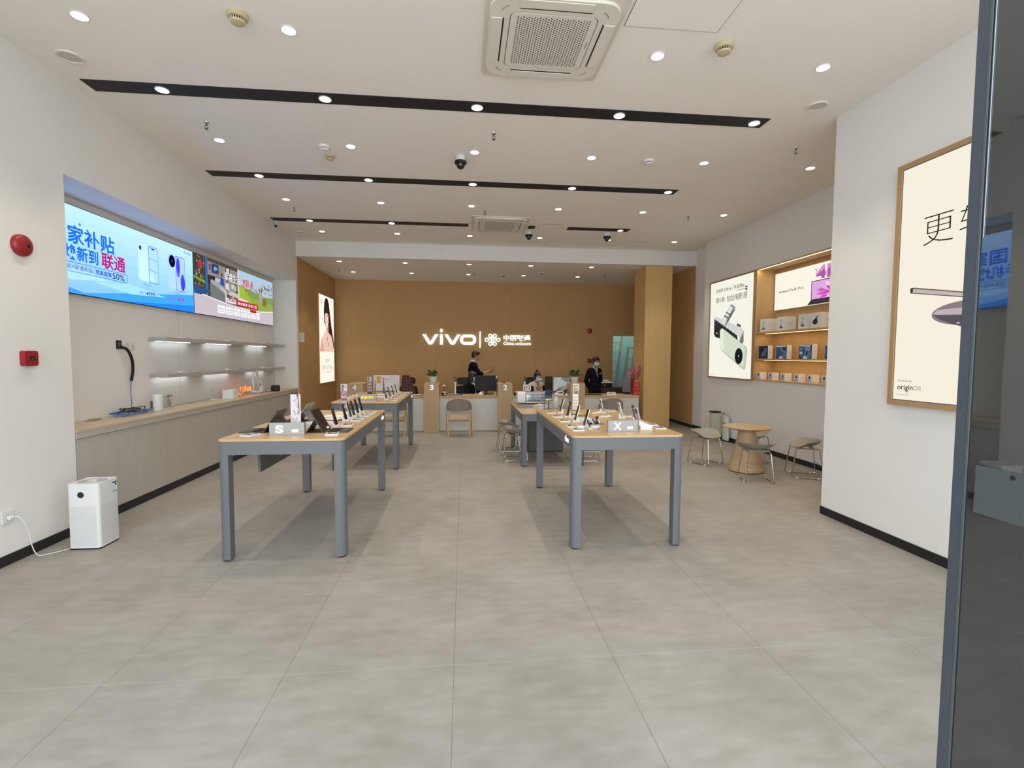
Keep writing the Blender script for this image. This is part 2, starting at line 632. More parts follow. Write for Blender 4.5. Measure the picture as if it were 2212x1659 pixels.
mb = MB()
mb.box(-4.5, XL, 0.6, 4.865, 0, ZC)                 # near left wall block
mb.box(-4.5, XLB, 4.865, 11.0, 0, ZC)               # back of the recess
mb.box(XLB, XL, 4.865, 11.0, 3.29, ZC)              # bulkhead over the recess
mb.box(-4.5, XL, 11.0, 11.109, 0, ZC)               # end of the recess
struct(mb.build('wall_left', M_WALL))

mb = MB()
mb.box(XN, 5.9, 0.6, 4.8, 0, ZC)                    # near right wall block
mb.box(XR, 5.9, 4.8, 10.3, 0, 1.262)
mb.box(XR, 5.9, 4.8, 10.3, 3.262, ZC)
mb.box(XR, 5.9, 8.395, 10.3, 1.262, 3.262)
mb.box(XR, 5.9, 4.8, 4.92, 1.262, 3.262)
mb.box(XR + 0.40, 5.9, 4.92, 8.395, 1.262, 3.262)   # behind the shelving niche
mb.box(5.42, 5.9, 10.3, 11.0, 0, ZC)
struct(mb.build('wall_right', M_WALL))

struct(MB().box(XL, 5.42, 11.05, 11.11, ZR, ZC).build('wall_beam', M_WALL))

mb = MB()
mb.box(-4.5, XL, 11.11, YB + 0.15, 0, ZR)
struct(mb.build('wall_rear_left', M_WOODWALL))
mb = MB()
mb.box(XL, 4.46, YB, YB + 0.15, 0, ZR)
mb.box(4.46, 5.42, YB, YB + 0.15, 2.31, ZR)
struct(mb.build('wall_rear', M_WOODWALL))
struct(MB().box(5.40, 5.9, 11.0, YB + 0.15, 0, ZR).build('wall_rear_right', M_WOODWALL))
struct(MB().box(4.245, 4.893, 11.112, 11.84, 0, ZR).build('column', M_WOODCOL))

# little store room behind the rear doorway
M_TEAL = pm('teal_lit_wall', (0.36, 0.50, 0.49), 0.7, noise=0.02)  # greenish cast of the store room light put into the wall colour
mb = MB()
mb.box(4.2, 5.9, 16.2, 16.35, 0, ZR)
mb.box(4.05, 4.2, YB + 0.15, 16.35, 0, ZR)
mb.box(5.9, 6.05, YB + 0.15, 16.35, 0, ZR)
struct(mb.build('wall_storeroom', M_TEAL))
mb = MB()
mb.box(4.44, 4.465, YB - 0.012, YB + 0.16, 0, 2.33)
mb.box(4.44, 5.40, YB - 0.012, YB + 0.16, 2.31, 2.33)
struct(mb.build('door_1', M_WOODWALL))

# skirting
mb = MB()
mb.box(XL, XL + 0.012, 0.6, 4.865, 0, 0.082)
mb.box(-3.60, XL + 0.012, 4.853, 4.867, 0, 0.082)
mb.box(XL - 0.02, XL + 0.004, 4.875, 10.99, 0, 0.085)
mb.box(XL, XL + 0.012, 11.12, YB, 0, 0.07)
struct(mb.build('baseboard_left', M_BLACK))
mb = MB()
mb.box(XN - 0.012, XN, 0.6, 4.8, 0, 0.082)
mb.box(XR - 0.012, XR, 4.8, 10.3, 0, 0.082)
mb.box(5.408, 5.42, 10.3, 11.0, 0, 0.082)
mb.box(5.388, 5.40, 11.0, YB, 0, 0.075)
struct(mb.build('baseboard_right', M_BLACK))
struct(MB().box(XL, 4.44, YB - 0.012, YB, 0, 0.07).build('baseboard_rear', M_BLACK))

# black recessed strips in the ceiling
for i, (x0, x1, y) in enumerate(((-3.43, 3.17, 4.985), (-3.44, 3.17, 7.15), (-3.45, 0.10, 9.37), (1.235, 1.37, 9.37), (2.0, 3.22, 9.37))):
    w = 0.098
    struct(MB().box(x0, x1, y - w, y + w, ZC - 0.006, ZC).build('trim_%d' % (i + 1), M_STRIP))
# hairline ceiling hatches
M_GAP = pm('dark_hatch_gap', (0.16, 0.15, 0.14), 0.8)
def hatch(name, label, x0, x1, y0, y1):
    o = MB().box(x0, x1, y0, y1, -0.004, 0).build(name, M_CEIL, loc=(0, 0, ZC - 0.001))
    tag(o, label, 'hatch')
    w = 0.004
    MB().ring([(x0 - w, y0 - w), (x1 + w, y0 - w), (x1 + w, y1 + w), (x0 - w, y1 + w)], [(x0, y0), (x1, y0), (x1, y1), (x0, y1)], -0.003, 0).build('gap', M_GAP, o)
hatch('access_hatch', 'large white access hatch flush in the ceiling right of the near air conditioner', 1.20, 1.92, 2.95, 3.67)
hatch('access_hatch', 'small white access hatch in the far black ceiling strip, right of the far air conditioner', 1.44, 1.88, 9.12, 9.50)

# ------------------------------------------------------------------ recessed downlights (each carries its own lamp)
def make_downlight():
    t = thing('recessed_downlight', 'lamp', 'ceiling light')
    MB().ring([(0.060 * math.cos(2 * PI * i / 28), 0.060 * math.sin(2 * PI * i / 28)) for i in range(28)],
              [(0.052 * math.cos(2 * PI * i / 28), 0.052 * math.sin(2 * PI * i / 28)) for i in range(28)], -0.008, 0, smooth=False).build('trim_ring', M_WHITE, t)
    MB().lathe([(0.0515, -0.001), (0.049, -0.007), (0.02, -0.0085)], 24).build('lens', M_LIT, t)
    ld = bpy.data.lights.new('bulb', 'SPOT')
    ld.energy = SPOT_POWER
    ld.color = LAMP_COLOUR
    ld.spot_size = R(84)
    ld.spot_blend = 0.7
    ld.shadow_soft_size = 0.013
    lo = bpy.data.objects.new('bulb', ld)
    COL.objects.link(lo)
    lo.location = (0, 0, -0.03)
    lo.parent = t
    return t
ORD = ['leftmost', 'second from left', 'third from left', 'fourth from left', 'fifth from left', 'sixth from left']
GX = [-2.79, -1.32, 0.14, 1.59, 3.05, 4.50]
rows = [
    (4.00, [0, 1, 3, 4], ZC, 'in the row nearest the entrance'),
    (4.985, [0, 1, 2, 3, 4], ZC - 0.006, 'in the nearest black ceiling strip'),
    (6.06, [0, 1, 2, 3, 4, 5], ZC, 'between the nearest and middle black strips'),
    (7.15, [0, 1, 2, 3, 4], ZC - 0.006, 'in the middle black ceiling strip'),
    (8.18, [0, 1, 2, 3, 4, 5], ZC, 'between the middle and far black strips'),
    (9.37, [0, 1, 4], ZC - 0.006, 'in the far black ceiling strip'),
    (10.17, [0, 1, 2, 3, 4, 5], ZC, 'in the row just before the white beam'),
    (11.50, [0, 1, 2, 3, 4], ZR, 'in the row just behind the white beam'),
    (12.90, [0, 1, 2, 3, 4], ZR, 'in the row nearest the wooden rear wall'),
]
first = None
for y, ix, z, where in rows:
    for k, i in enumerate(ix):
        pos = ORD[k] if k < len(ix) - 1 else 'rightmost'
        lab = 'lit round downlight, %s %s' % (pos, where)
        if first is None:
            first = make_downlight()
            first.location = (GX[i], y, z)
            first['label'] = lab
            first['group'] = 'recessed downlights in the ceiling'
        else:
            dup(first, (GX[i], y, z), 0, lab, 'recessed downlights in the ceiling')

# ------------------------------------------------------------------ other ceiling fixtures
def smoke(r, h, mat, label, loc, group):
    t = thing('smoke_detector', label, 'smoke detector', loc, 0, group)
    MB().lathe([(r, 0), (r, -h * 0.35), (r * 0.86, -h * 0.5)], 28).build('base', mat, t)
    MB().lathe([(r * 0.62, -h * 0.5), (r * 0.62, -h * 0.75)], 28).build('vent_gap', M_DARK, t)
    mb = MB()
    for i in range(18):
        a = 2 * PI * i / 18
        mb.cyl((r * .66 * math.cos(a), r * .66 * math.sin(a), -h * .5), (r * .66 * math.cos(a), r * .66 * math.sin(a), -h * .76), r * 0.05, n=5)
    mb.build('fins', mat, t)
    MB().lathe([(r * 0.72, -h * 0.75), (r * 0.66, -h * 0.92), (r * 0.3, -h)], 28).build('cap', mat, t)
    return t
smoke(0.072, 0.07, M_CREAM, 'large cream smoke detector between the two leftmost near downlights', (-1.63, 3.86, ZC), 'smoke detectors')
smoke(0.072, 0.07, M_CREAM, 'large cream smoke detector right of the near air conditioner', (2.06, 3.81, ZC), 'smoke detectors')
smoke(0.062, 0.05, M_WHITEM, 'white smoke detector beside the cream one, left half of the ceiling', (-1.63, 6.09, ZC), 'smoke detectors')
smoke(0.062, 0.05, M_WHITEM, 'white smoke detector on the right half of the ceiling', (2.33, 6.06, ZC), 'smoke detectors')
smoke(0.062, 0.06, M_CREAM, 'small cream smoke detector just behind the white one on the left', (-1.64, 6.36, ZC), 'smoke detectors')

def sprinkler(label, loc):
    t = thing('sprinkler_head', label, 'sprinkler', loc, 0, 'fire sprinkler heads')
    MB().lathe([(0.028, 0), (0.026, -0.006), (0.012, -0.01)], 16).build('collar', M_SILVER, t)
    m = MB().cyl((0, 0, -0.008), (0, 0, -0.03), 0.009, n=10)
    m.tube([(0.008, 0, -0.03), (0.016, 0, -0.045), (0.003, 0, -0.066)], 0.003, 6)
    m.tube([(-0.008, 0, -0.03), (-0.016, 0, -0.045), (-0.003, 0, -0.066)], 0.003, 6)
    m.build('body', M_GREYDK, t)
    MB().lathe([(0.019, -0.066), (0.019, -0.069)], 14).build('deflector', M_GREYDK, t)
for lab, p in (('small hanging sprinkler on the left, past the nearest black strip', (-2.72, 5.63, ZC)),
               ('small hanging sprinkler in the middle, past the nearest black strip', (0.34, 5.54, ZC)),
               ('small hanging sprinkler on the right, past the nearest black strip', (3.90, 5.51, ZC)),
               ('small hanging sprinkler on the left, before the far black strip', (-2.80, 8.59, ZC)),
               ('small hanging sprinkler right in front of the far air conditioner', (0.37, 8.42, ZC)),
               ('small hanging sprinkler on the right, before the far black strip', (3.93, 8.32, ZC)),
               ('small hanging sprinkler on the left of the lowered rear ceiling', (-3.04, 12.50, ZR)),
               ('small hanging sprinkler in the middle of the lowered rear ceiling', (0.30, 12.72, ZR)),
               ('small hanging sprinkler on the right of the lowered rear ceiling', (3.70, 12.61, ZR))):
    sprinkler(lab, p)

def dome_camera(label, loc):
    t = thing('dome_camera', label, 'security camera', loc, 0, 'ceiling dome cameras')
    MB().lathe([(0.058, 0), (0.058, -0.045), (0.062, -0.06)], 28).build('mount', M_WHITE, t)
    MB().lathe([(0.072, -0.06), (0.076, -0.075), (0.07, -0.092), (0.055, -0.098)], 28).build('collar', M_DARK, t)
    MB().lathe([(0.052, -0.095), (0.048, -0.125), (0.034, -0.146), (0.012, -0.156)], 24).build('dome', M_GLASSBLK, t)
dome_camera('black dome camera nearest the entrance, between two black strips', (-0.03, 6.21, ZC))
dome_camera('black dome camera just right of the far air conditioner', (1.30, 9.72, ZC))
dome_camera('black dome camera beside the right end of the far black strip', (2.87, 9.66, ZC))

t = thing('bullet_camera', 'small white bullet camera on the left ceiling edge', 'security camera', (-3.42, 9.50, ZC))
MB().lathe([(0.05, 0), (0.05, -0.03), (0.03, -0.045)], 20).build('mount', M_WHITE, t)
MB().tube([(0, 0, -0.04), (0.01, -0.02, -0.08), (0.02, -0.05, -0.10)], 0.014, 8).build('arm', M_WHITE, t)
MB().cyl((0.0, 0.05, -0.10), (0.04, -0.14, -0.13), 0.036, n=18).build('body', M_WHITE, t)
MB().cyl((0.0405, -0.141, -0.1301), (0.042, -0.148, -0.1312), 0.028, n=18).build('lens', M_DARK, t)

def speaker(label, loc):
    t = thing('ceiling_speaker', label, 'speaker', loc, 0, 'round ceiling speakers')
    MB().ring([(0.095 * math.cos(2 * PI * i / 32), 0.095 * math.sin(2 * PI * i / 32)) for i in range(32)],
              [(0.078 * math.cos(2 * PI * i / 32), 0.078 * math.sin(2 * PI * i / 32)) for i in range(32)], -0.012, 0).build('rim', M_ACOFF, t)
    MB().lathe([(0.078, -0.004), (0.05, -0.007), (0.01, -0.008)], 28).build('grille', pm('pale_speaker_mesh', (0.58, 0.56, 0.52), 0.7, noise=0.25, nscale=300), t)
speaker('round white ceiling speaker at the front left by the wall', (-3.25, 4.54, ZC))
speaker('round white ceiling speaker at the front right by the wall corner', (3.46, 4.60, ZC))
speaker('round white ceiling speaker at the far left before the beam', (-3.28, 10.30, ZC))
speaker('round white ceiling speaker at the far right before the beam', (3.77, 10.20, ZC))

for lab, p in (('small box sensor in the middle of the lowered rear ceiling', (1.06, 13.0, ZR)), ('small box sensor right of centre on the lowered rear ceiling', (1.98, 12.45, ZR))):
    t = thing('ceiling_sensor', lab, 'sensor', p)
    MB().box(-0.06, 0.06, -0.06, 0.06, -0.05, 0, 0.008).build('housing', M_ACOFF, t)
    MB().box(-0.045, 0.045, -0.0605, -0.0595, -0.04, -0.015).build('window', M_DARK, t)

def cassette(label, x0, x1, y0, y1):
    """four way ceiling cassette air conditioner"""
    cx, cy = (x0 + x1) / 2, (y0 + y1) / 2
    W, D = (x1 - x0) / 2, (y1 - y0) / 2
    t = thing('cassette_air_conditioner', label, 'air conditioner', (cx, cy, ZC), 0, 'ceiling air conditioners')
    o = rrect(-W, W, -D, D, 0.035, 6)
    MB().prism(o, -0.012, 0).build('ceiling_plate', pm('dull_white_plate', (0.67, 0.635, 0.565), 0.6, noise=0.02, nscale=8), t)
    w2, d2 = W * 0.93, D * 0.93
    MB().ring(rrect(-w2, w2, -d2, d2, 0.14, 8), rrect(-w2 * .69, w2 * .69, -d2 * .69, d2 * .69, 0.05, 8), -0.034, -0.012).build('fascia', M_ACOFF, t)
    gp = MB().prism(rrect(-w2 * .675, w2 * .675, -d2 * .675, d2 * .675, 0.05, 8), -0.036, -0.012).build('grille_panel', M_ACOFF, t)
    mb = MB()
    n, m = 27, 24
    gw, gd = w2 * 0.56, d2 * 0.60
    for i in range(n):
        for j in range(m):
            x = -gw + 2 * gw * i / (n - 1)
            y = -gd + 2 * gd * (j + (0.5 if i % 2 else 0)) / m
            mb.add([(x + 0.0072 * math.cos(PI * k / 3), y + 0.0072 * math.sin(PI * k / 3), -0.0364) for k in range(6)], [tuple(range(6))])
    mb.build('grille_holes', pm('dark_grille_holes', (0.10, 0.09, 0.08), 0.8), gp, fix=False)
    MB().box(gw * 1.12, gw * 1.14, -0.05, 0.03, -0.0366, -0.036).build('badge', M_GREYDK, gp)
    for a in range(4):
        M = Matrix.Rotation(a * PI / 2, 4, 'Z')
        d = (w2 if a % 2 else d2)
        ln = (d2 if a % 2 else w2) * 0.55
        lv = MB().box(-ln, ln, -d * 0.97, -d * 0.80, -0.040, -0.034, 0.003, M).build('louvre', M_ACOFF, t)
        MB().box(-ln, ln, -d * 0.795, -d * 0.775, -0.0365, -0.0335, 0, M).build('slot', M_DARK, lv)
        mb = MB()
        aa = [(R(200 + 5 * k)) for k in range(11)]
        cxx, cyy = -w2 * 0.80, -d2 * 0.80
        mb.tube([(cxx + 0.07 + 0.085 * math.cos(q), cyy + 0.07 + 0.085 * math.sin(q), -0.034) for q in aa], 0.004, 6)
        ob = mb.build('corner_slot', pm('grey_corner_slot', (0.28, 0.27, 0.25), 0.6), t)
        ob.rotation_euler = (0, 0, a * PI / 2)
    return t
cassette('large white cassette air conditioner cut by the top of the picture', 0.155, 1.165, 3.39, 4.40)
cassette('white cassette air conditioner further back, interrupting the far black strip', 0.155, 1.20, 8.72, 9.76)

# ------------------------------------------------------------------ left recess: cabinets, worktop, shelves
def base_cabinet(y0, y1, label):
    t = thing('base_cabinet', label, 'cabinet', (-3.60, (y0 + y1) / 2, 0.085), 0, 'taupe wall cabinets under the worktop')
    h = (y1 - y0) / 2
    MB().box(-0.43, -0.006, -h + .001, h - .001, 0, 0.835).build('body', M_CAB, t)
    n = 1 if h < 0.3 else 2
    for k in range(n):
        a = -h + k * (2 * h / n) + 0.0015
        b = -h + (k + 1) * (2 * h / n) - 0.0015
        MB().box(-0.006, 0.013, a, b, 0.002, 0.789, 0.0015).build('door', M_CAB, t)
ys = [4.878, 5.29, 6.16, 7.03, 7.90, 8.77, 9.64, 10.51, 10.985]
cl = ['narrow taupe single-door cabinet at the near end of the row', 'taupe two-door cabinet, second from the near end of the row', 'taupe two-door cabinet below the coiled cables', 'taupe two-door cabinet below the leaning price card',
      'taupe two-door cabinet below the white storage box', 'taupe two-door cabinet below the orange neon sign', 'taupe two-door cabinet below the small black speaker', 'taupe cabinet at the far end of the row']
for i in range(8):
    base_cabinet(ys[i], ys[i + 1], cl[i])
t = thing('worktop', 'long pale wood worktop running along the left recess', 'worktop', (-3.81, 7.93, 0.92))
MB().box(-0.235, 0.237, -3.055, 3.055, 0.014, 0.04, 0.002).build('slab', M_WORKTOP, t)
MB().box(0.210, 0.234, -3.055, 3.055, -0.042, 0.0138).build('edge_rail', M_CAB, t)
ZW = 0.96

for y in (7.43, 10.05):
    struct(MB().box(XLB, XLB + 0.0012, y - 0.0015, y + 0.0015, 0.97, 2.28).build('trim_%d' % (6 if y < 8 else 7), pm('panel_seam', (0.40, 0.38, 0.36), 0.8)))

def wall_shelf(y0, y1, z, label, led):
    t = thing('wall_shelf', label, 'shelf', (XLB, (y0 + y1) / 2, z), 0, 'grey wall shelves')
    h = (y1 - y0) / 2
    MB().box(0.001, 0.235, -h, h, -0.05, 0, 0.0015).build('board', M_SHELF, t)
    MB().box(0.050, 0.066, -h + 0.06, -h + led, -0.0535, -0.0502).build('led_strip', em('cool_led_strip', (0.88, 0.97, 1.0), 10.0), t)
    return t
spans = [(6.745, 8.0, 0.86), (8.005, 9.50, 0.86), (9.505, 10.90, 0.86)]
nm = ['nearest', 'middle', 'farthest']
k = 0
for zi, z in (('upper', 1.895), ('lower', 1.42)):
    for (a, b, led), n_ in zip(spans, nm):
        wall_shelf(a, b, z, '%s grey shelf of the %s row on the left wall' % (n_, zi), led)
        for q, (fy, w) in enumerate(((0.50, 0.10), (0.68, 0.085))):
            yy = a + (b - a) * (fy - 0.12)
            t = thing('device_dock', '%s white flat dock on the %s %s wall shelf' % (('nearer', 'farther')[q], n_, zi), 'dock', (XLB + 0.12, yy, z), 0, 'white docks on the wall shelves')
            MB().box(-0.045, 0.045, -w / 2, w / 2, 0, 0.008, 0.003).build('plate', M_WHITE, t)
            MB().lathe([(0.03, 0.008), (0.028, 0.02), (0.01, 0.022)], 20).build('puck', M_ACRYL if q else M_WHITE, t)

# sockets and cables
def socket(name, label, loc, u, n, size=0.086):
    """square wall plate; u along the wall, n out of the wall"""
    U, Nn = Vector(u), Vector(n)
    t = thing(name, label, 'socket', loc)
    M = Matrix((( U.x, Nn.x, 0, 0), (U.y, Nn.y, 0, 0), (0, 0, 1, 0), (0, 0, 0, 1)))
    s = size / 2
    MB().box(-s, s, 0, 0.009, -s, s, 0.003, M).build('plate', M_WHITE, t)
    for dx, dz in ((-0.012, -0.012), (0.012, -0.012), (0, 0.014)):
        MB().box(dx - 0.003, dx + 0.003, 0.0088, 0.0096, dz - 0.007, dz + 0.007, 0, M).build('slot', M_GREYDK, t)
    return t
socket('wall_socket', 'white wall socket right beside the black cable outlet', (XLB, 6.328, 1.775), (0, -1, 0), (1, 0, 0))
socket('wall_socket', 'white wall socket farther from the black cable outlet', (XLB, 6.435, 1.775), (0, -1, 0), (1, 0, 0))
socket('wall_socket', 'white wall socket low on the near left wall, with a plug', (XL, 4.157, 0.379), (0, -1, 0), (1, 0, 0), 0.10)
t = thing('cable_outlet', 'black cable outlet box on the left recess wall', 'outlet', (XLB, 6.20, 1.783))
MB().box(0, 0.01, -0.043, 0.043, -0.05, 0.05, 0.002).build('plate', M_DARK, t)
MB().box(0.008, 0.012, -0.028, 0.028, -0.04, 0.03).build('opening', M_GREYDK, t)
M_BLUE = pm('blue_network_cable', (0.06, 0.14, 0.42), 0.4, noise=0.05)
t = thing('cable_bundle', 'blue network cable hanging from black outlet and coiled on worktop', 'cable', (XLB + 0.02, 6.20, ZW))
MB().tube(smooth_path([(0.0, 0.0, 0.80), (0.03, 0.06, 0.77), (0.035, 0.12, 0.69), (0.03, 0.155, 0.60), (0.025, 0.16, 0.50), (0.02, 0.135, 0.385)], 8), 0.016, 10).build('black_sleeve', M_DARK, t)
random.seed(3)
P = [(0.02, 0.135, 0.40), (0.018, 0.12, 0.25), (0.02, 0.13, 0.12), (0.03, 0.09, 0.05), (0.08, 0.0, 0.012)]
ang = 2.6
for i in range(46):
    ang += 0.45
    rr = 0.10 + 0.035 * math.sin(i * 1.7) + 0.02 * random.random()
    P.append((0.145 + rr * 0.85 * math.cos(ang), -0.07 + 2.2 * rr * math.sin(ang), 0.006 + 0.026 * (0.5 + 0.5 * math.sin(i * 0.9)) + 0.0004 * i))
P += [(0.20, 0.10, 0.03), (0.12, 0.26, 0.02), (0.16, 0.30, 0.006)]
MB().tube(smooth_path(P, 4), 0.0042, 6).build('blue_cable', M_BLUE, t)
random.seed(5)
P = [(0.10, 0.245, 0.07), (0.11, 0.18, 0.03), (0.09, 0.12, 0.012), (0.12, 0.07, 0.055), (0.10, 0.03, 0.015)]
for i in range(16):
    P.append((0.12 + 0.08 * math.cos(i * 1.9), -0.10 + 0.17 * math.sin(i * 1.9 + 0.4) + 0.008 * i, 0.05 + 0.035 * math.sin(i * 2.3)))
MB().tube(smooth_path(P, 5), 0.0038, 6).build('black_cable', M_DARK, t)
MB().box(0.10, 0.13, 0.16, 0.245, 0.0, 0.022, 0.004).build('power_adapter', M_DARK, t)

t = thing('router', 'white rounded upright router on the worktop beside the cables', 'router', (-3.84, 6.535, ZW))
m = MB()
m.lathe([(0.052, 0.0), (0.058, 0.006), (0.059, 0.02), (0.059, 0.185), (0.055, 0.20), (0.046, 0.207), (0.02, 0.208)], 32, sx=1.0, sy=1.05)
m.build('body', M_WHITE, t)
MB().box(-0.045, -0.02, -0.064, -0.058, 0.03, 0.13, 0.002).build('port_panel', M_GREYDK, t)
t = thing('price_card', 'red and white price card leaning on the recess wall', 'price card', (-3.985, 7.13, ZW), 0)
M = Matrix.Rotation(R(-16), 4, 'Y')
MB().box(-0.004, 0.004, -0.042, 0.042, 0.001, 0.165, 0.001, M).build('backing', M_ACRYL, t)
p = Pic((0.0058, -0.04, 0.004), (0, 1, 0), (0, 0, 1), None)
p.rect(0, 0, 0.08, 0.158, (235, 233, 230)).rect(0, 0.125, 0.08, 0.158, (178, 32, 44), 1)
p.text('套餐', 0.012, 0.13, 0.066, 0.152, (245, 240, 235), 2)
for i in range(5):
    p.rect(0.01, 0.03 + i * 0.017, 0.07 - 0.012 * (i % 3), 0.036 + i * 0.017, (120, 110, 112), 1)
p.frame(0.006, 0.006, 0.074, 0.118, 0.004, 0.0015, (190, 90, 96), 1)
pr = p.build('print', t)
pr.rotation_euler = (0, R(-16), 0)

def cardboard(label, loc, w, d, col, rz):
    t = thing('paper_scrap', label, 'paper', loc, rz)
    m = MB()
    m.prism([(-w, -d), (w * .8, -d * .8), (w, d * .7), (-w * .6, d)], 0, 0.006)
    m.build('sheet', pm('kraft_%s' % rz, col, 0.8, noise=0.1), t)
    MB().prism([(-w * .7, -d * .5), (w * .7, -d * .6), (w * .6, d * .8), (-w * .5, d * .6)], 0.0065, 0.016).build('fold', pm('kraft_%s' % rz, col, 0.8), t)
cardboard('crumpled brown paper scrap at the near end of the worktop', (-3.93, 5.60, ZW), 0.05, 0.09, (0.36, 0.27, 0.15), 0.2)
cardboard('small flat card on the worktop past the leaning price card', (-3.93, 7.46, ZW), 0.03, 0.05, (0.34, 0.28, 0.20), 0.4)
t = thing('charging_pad', 'flat white round pad on the worktop before the white box', 'pad', (-3.93, 8.10, ZW))
MB().lathe([(0.055, 0), (0.058, 0.005), (0.055, 0.012), (0.02, 0.013)], 28).build('disc', M_WHITE, t)
MB().tube(smooth_path([(0.02, 0.05, 0.006), (0.0, 0.15, 0.004), (0.01, 0.22, 0.004)], 6), 0.003, 6).build('cord', M_WHITE, t)
t = thing('storage_box', 'white open storage box on the worktop beside the neon sign', 'box', (-3.835, 8.46, ZW), 0.08)
MB().ring(rrect(-0.085, 0.085, -0.13, 0.13, 0.03), rrect(-0.08, 0.08, -0.125, 0.125, 0.027), 0.0, 0.13, smooth=False).build('wall', M_WHITEM, t)
MB().prism(rrect(-0.08, 0.08, -0.125, 0.125, 0.027), 0.0, 0.006).build('bottom', M_WHITEM, t)
MB().ring(rrect(-0.089, 0.089, -0.134, 0.134, 0.032), rrect(-0.08, 0.08, -0.125, 0.125, 0.027), 0.128, 0.137).build('rim', M_WHITEM, t)
# neon sign
M_NEON = em('orange_neon_tube', (1.0, 0.15, 0.025), 2.6)
t = thing('neon_sign', 'small orange neon sign of joined characters on the worktop', 'neon sign', (-3.84, 9.02, ZW), R(4))
MB().prism(rrect(-0.02, 0.02, -0.30, 0.30, 0.01), 0, 0.012).build('base', M_ACRYL, t)
for yy in (-0.24, -0.06, 0.10, 0.24):
    MB().cyl((0.004, yy, 0.011), (0.004, yy, 0.075), 0.003, n=8).build('support', M_ACRYL, t)
def neon(pts, closed=False):
    MB().tube([(0.012, a, b) for a, b in pts], 0.0056, 7, closed).build('neon_tube', M_NEON, t)
neon([(-0.25 + 0.085 * math.cos(R(a)), 0.09 + 0.06 * math.sin(R(a))) for a in range(190, 345, 12)])
neon([(-0.27, 0.135), (-0.25, 0.10)])
neon([(-0.235, 0.17), (-0.235, 0.085)])
neon([(-0.275, 0.13), (-0.195, 0.145)])
neon([(-0.14, 0.15), (-0.075, 0.155), (-0.135, 0.07)])
neon([(-0.135, 0.125), (-0.07, 0.06)])
neon([(-0.05, 0.14), (0.03, 0.15)])
neon([(0.005, 0.185), (0.005, 0.07), (-0.015, 0.08)])
neon([(0.002, 0.14), (-0.045, 0.08)])
for i in range(4):
    a = 0.07 + i * 0.052
    neon([(a, 0.065), (a, 0.14), (a + 0.035, 0.14), (a + 0.035, 0.065)], True)
    neon([(a, 0.10), (a + 0.035, 0.10)])
# desk lamp style display stand with leaning brochure
t = thing('display_stand', 'white desk stand with a tall leaning leaflet near the black speaker', 'display stand', (-3.82, 9.55, ZW))
MB().box(-0.09, 0.09, -0.20, 0.20, 0, 0.03, 0.006).build('base', M_SILVER, t)
MB().box(-0.075, 0.02, -0.17, -0.02, 0.03, 0.045, 0.003).build('tray', M_WHITEM, t)
MB().cyl((-0.05, -0.10, 0.03), (-0.05, -0.10, 0.43), 0.011, n=12).build('post', M_WHITEM, t)
MB().box(-0.062, -0.038, -0.145, -0.055, 0.18, 0.27, 0.004).build('clamp', M_WHITEM, t)
MB().box(-0.07, 0.02, -0.115, -0.085, 0.42, 0.436, 0.003).build('arm', M_WHITEM, t)
lf = MB().box(-0.0015, 0.0015, -0.075, 0.075, 0, 0.44).build('leaflet', M_PAPER, t, (0.03, 0.08, 0.032), (R(20), R(-6), 0))
p = Pic((0.002, -0.07, 0.01), (0, 1, 0), (0, 0, 1))
for i in range(7):
    p.rect(0.02, 0.33 - i * 0.035, 0.115 - 0.02 * (i % 3), 0.343 - i * 0.035, (130, 130, 135) if i != 4 else (70, 66, 70))
p.rect(0.03, 0.09, 0.075, 0.15, (96, 92, 96))
p.build('print', lf)
t = thing('smart_speaker', 'small black round speaker at the far end of the worktop', 'speaker', (-3.68, 9.99, ZW))
MB().lathe([(0.07, 0.0), (0.08, 0.01), (0.083, 0.03), (0.083, 0.09), (0.078, 0.112), (0.06, 0.118), (0.02, 0.117)], 32).build('body', M_DARKM, t)
MB().lathe([(0.064, 0.1165), (0.06, 0.1215), (0.02, 0.1215)], 28).build('top_ring', M_DARK, t)
MB().tube(smooth_path([(-0.02, -0.08, 0.01), (-0.06, -0.15, 0.006), (-0.1, -0.2, 0.004)], 6), 0.004, 6).build('cord', M_DARK, t)
for y in (7.05, 8.30):
    t = thing('cable_grommet', 'small white socket strip low on the recess wall, %s' % ('behind the leaning price card' if y < 8 else 'behind the white storage box'), 'socket', (XLB, y, 1.10))
    MB().box(0, 0.008, -0.045, 0.045, -0.012, 0.012, 0.002).build('plate', M_WHITE, t)
    MB().box(0.0078, 0.0086, -0.035, 0.035, -0.004, 0.004).build('slot', M_SILVER, t)

# ------------------------------------------------------------------ the two video walls in the recess
def led_screen(label, y0, y1, z0, z1):
    t = thing('video_screen', label, 'screen', (XLB, (y0 + y1) / 2, (z0 + z1) / 2))
    h, v = (y1 - y0) / 2, (z1 - z0) / 2
    MB().box(0.001, 0.034, -h, h, -v, v, 0.002).build('case', M_DARK, t)
    MB().ring([(-h, -v), (h, -v), (h, v), (-h, v)], [(-h + .006, -v + .006), (h - .006, -v + .006), (h - .006, v - .006), (-h + .006, v - .006)], 0, 0.0012, Matrix(((0, 0, 1, 0.0342), (1, 0, 0, 0), (0, 1, 0, 0), (0, 0, 0, 1)))).build('bezel', M_DARK, t)
    return t
S1a, S1b, S2b, SZ0, SZ1 = 4.885, 7.795, 10.86, 2.293, 3.205
t = led_screen('large lit screen with blue lettering and two phones, on the left', S1a, S1b, SZ0, SZ1)
yc, zc = (S1a + S1b) / 2, (SZ0 + SZ1) / 2
p = Pic((0.0346, -yc, -zc), (0, 1, 0), (0, 0, 1), 1.0, tint=(1.0, 1.28, 1.75))
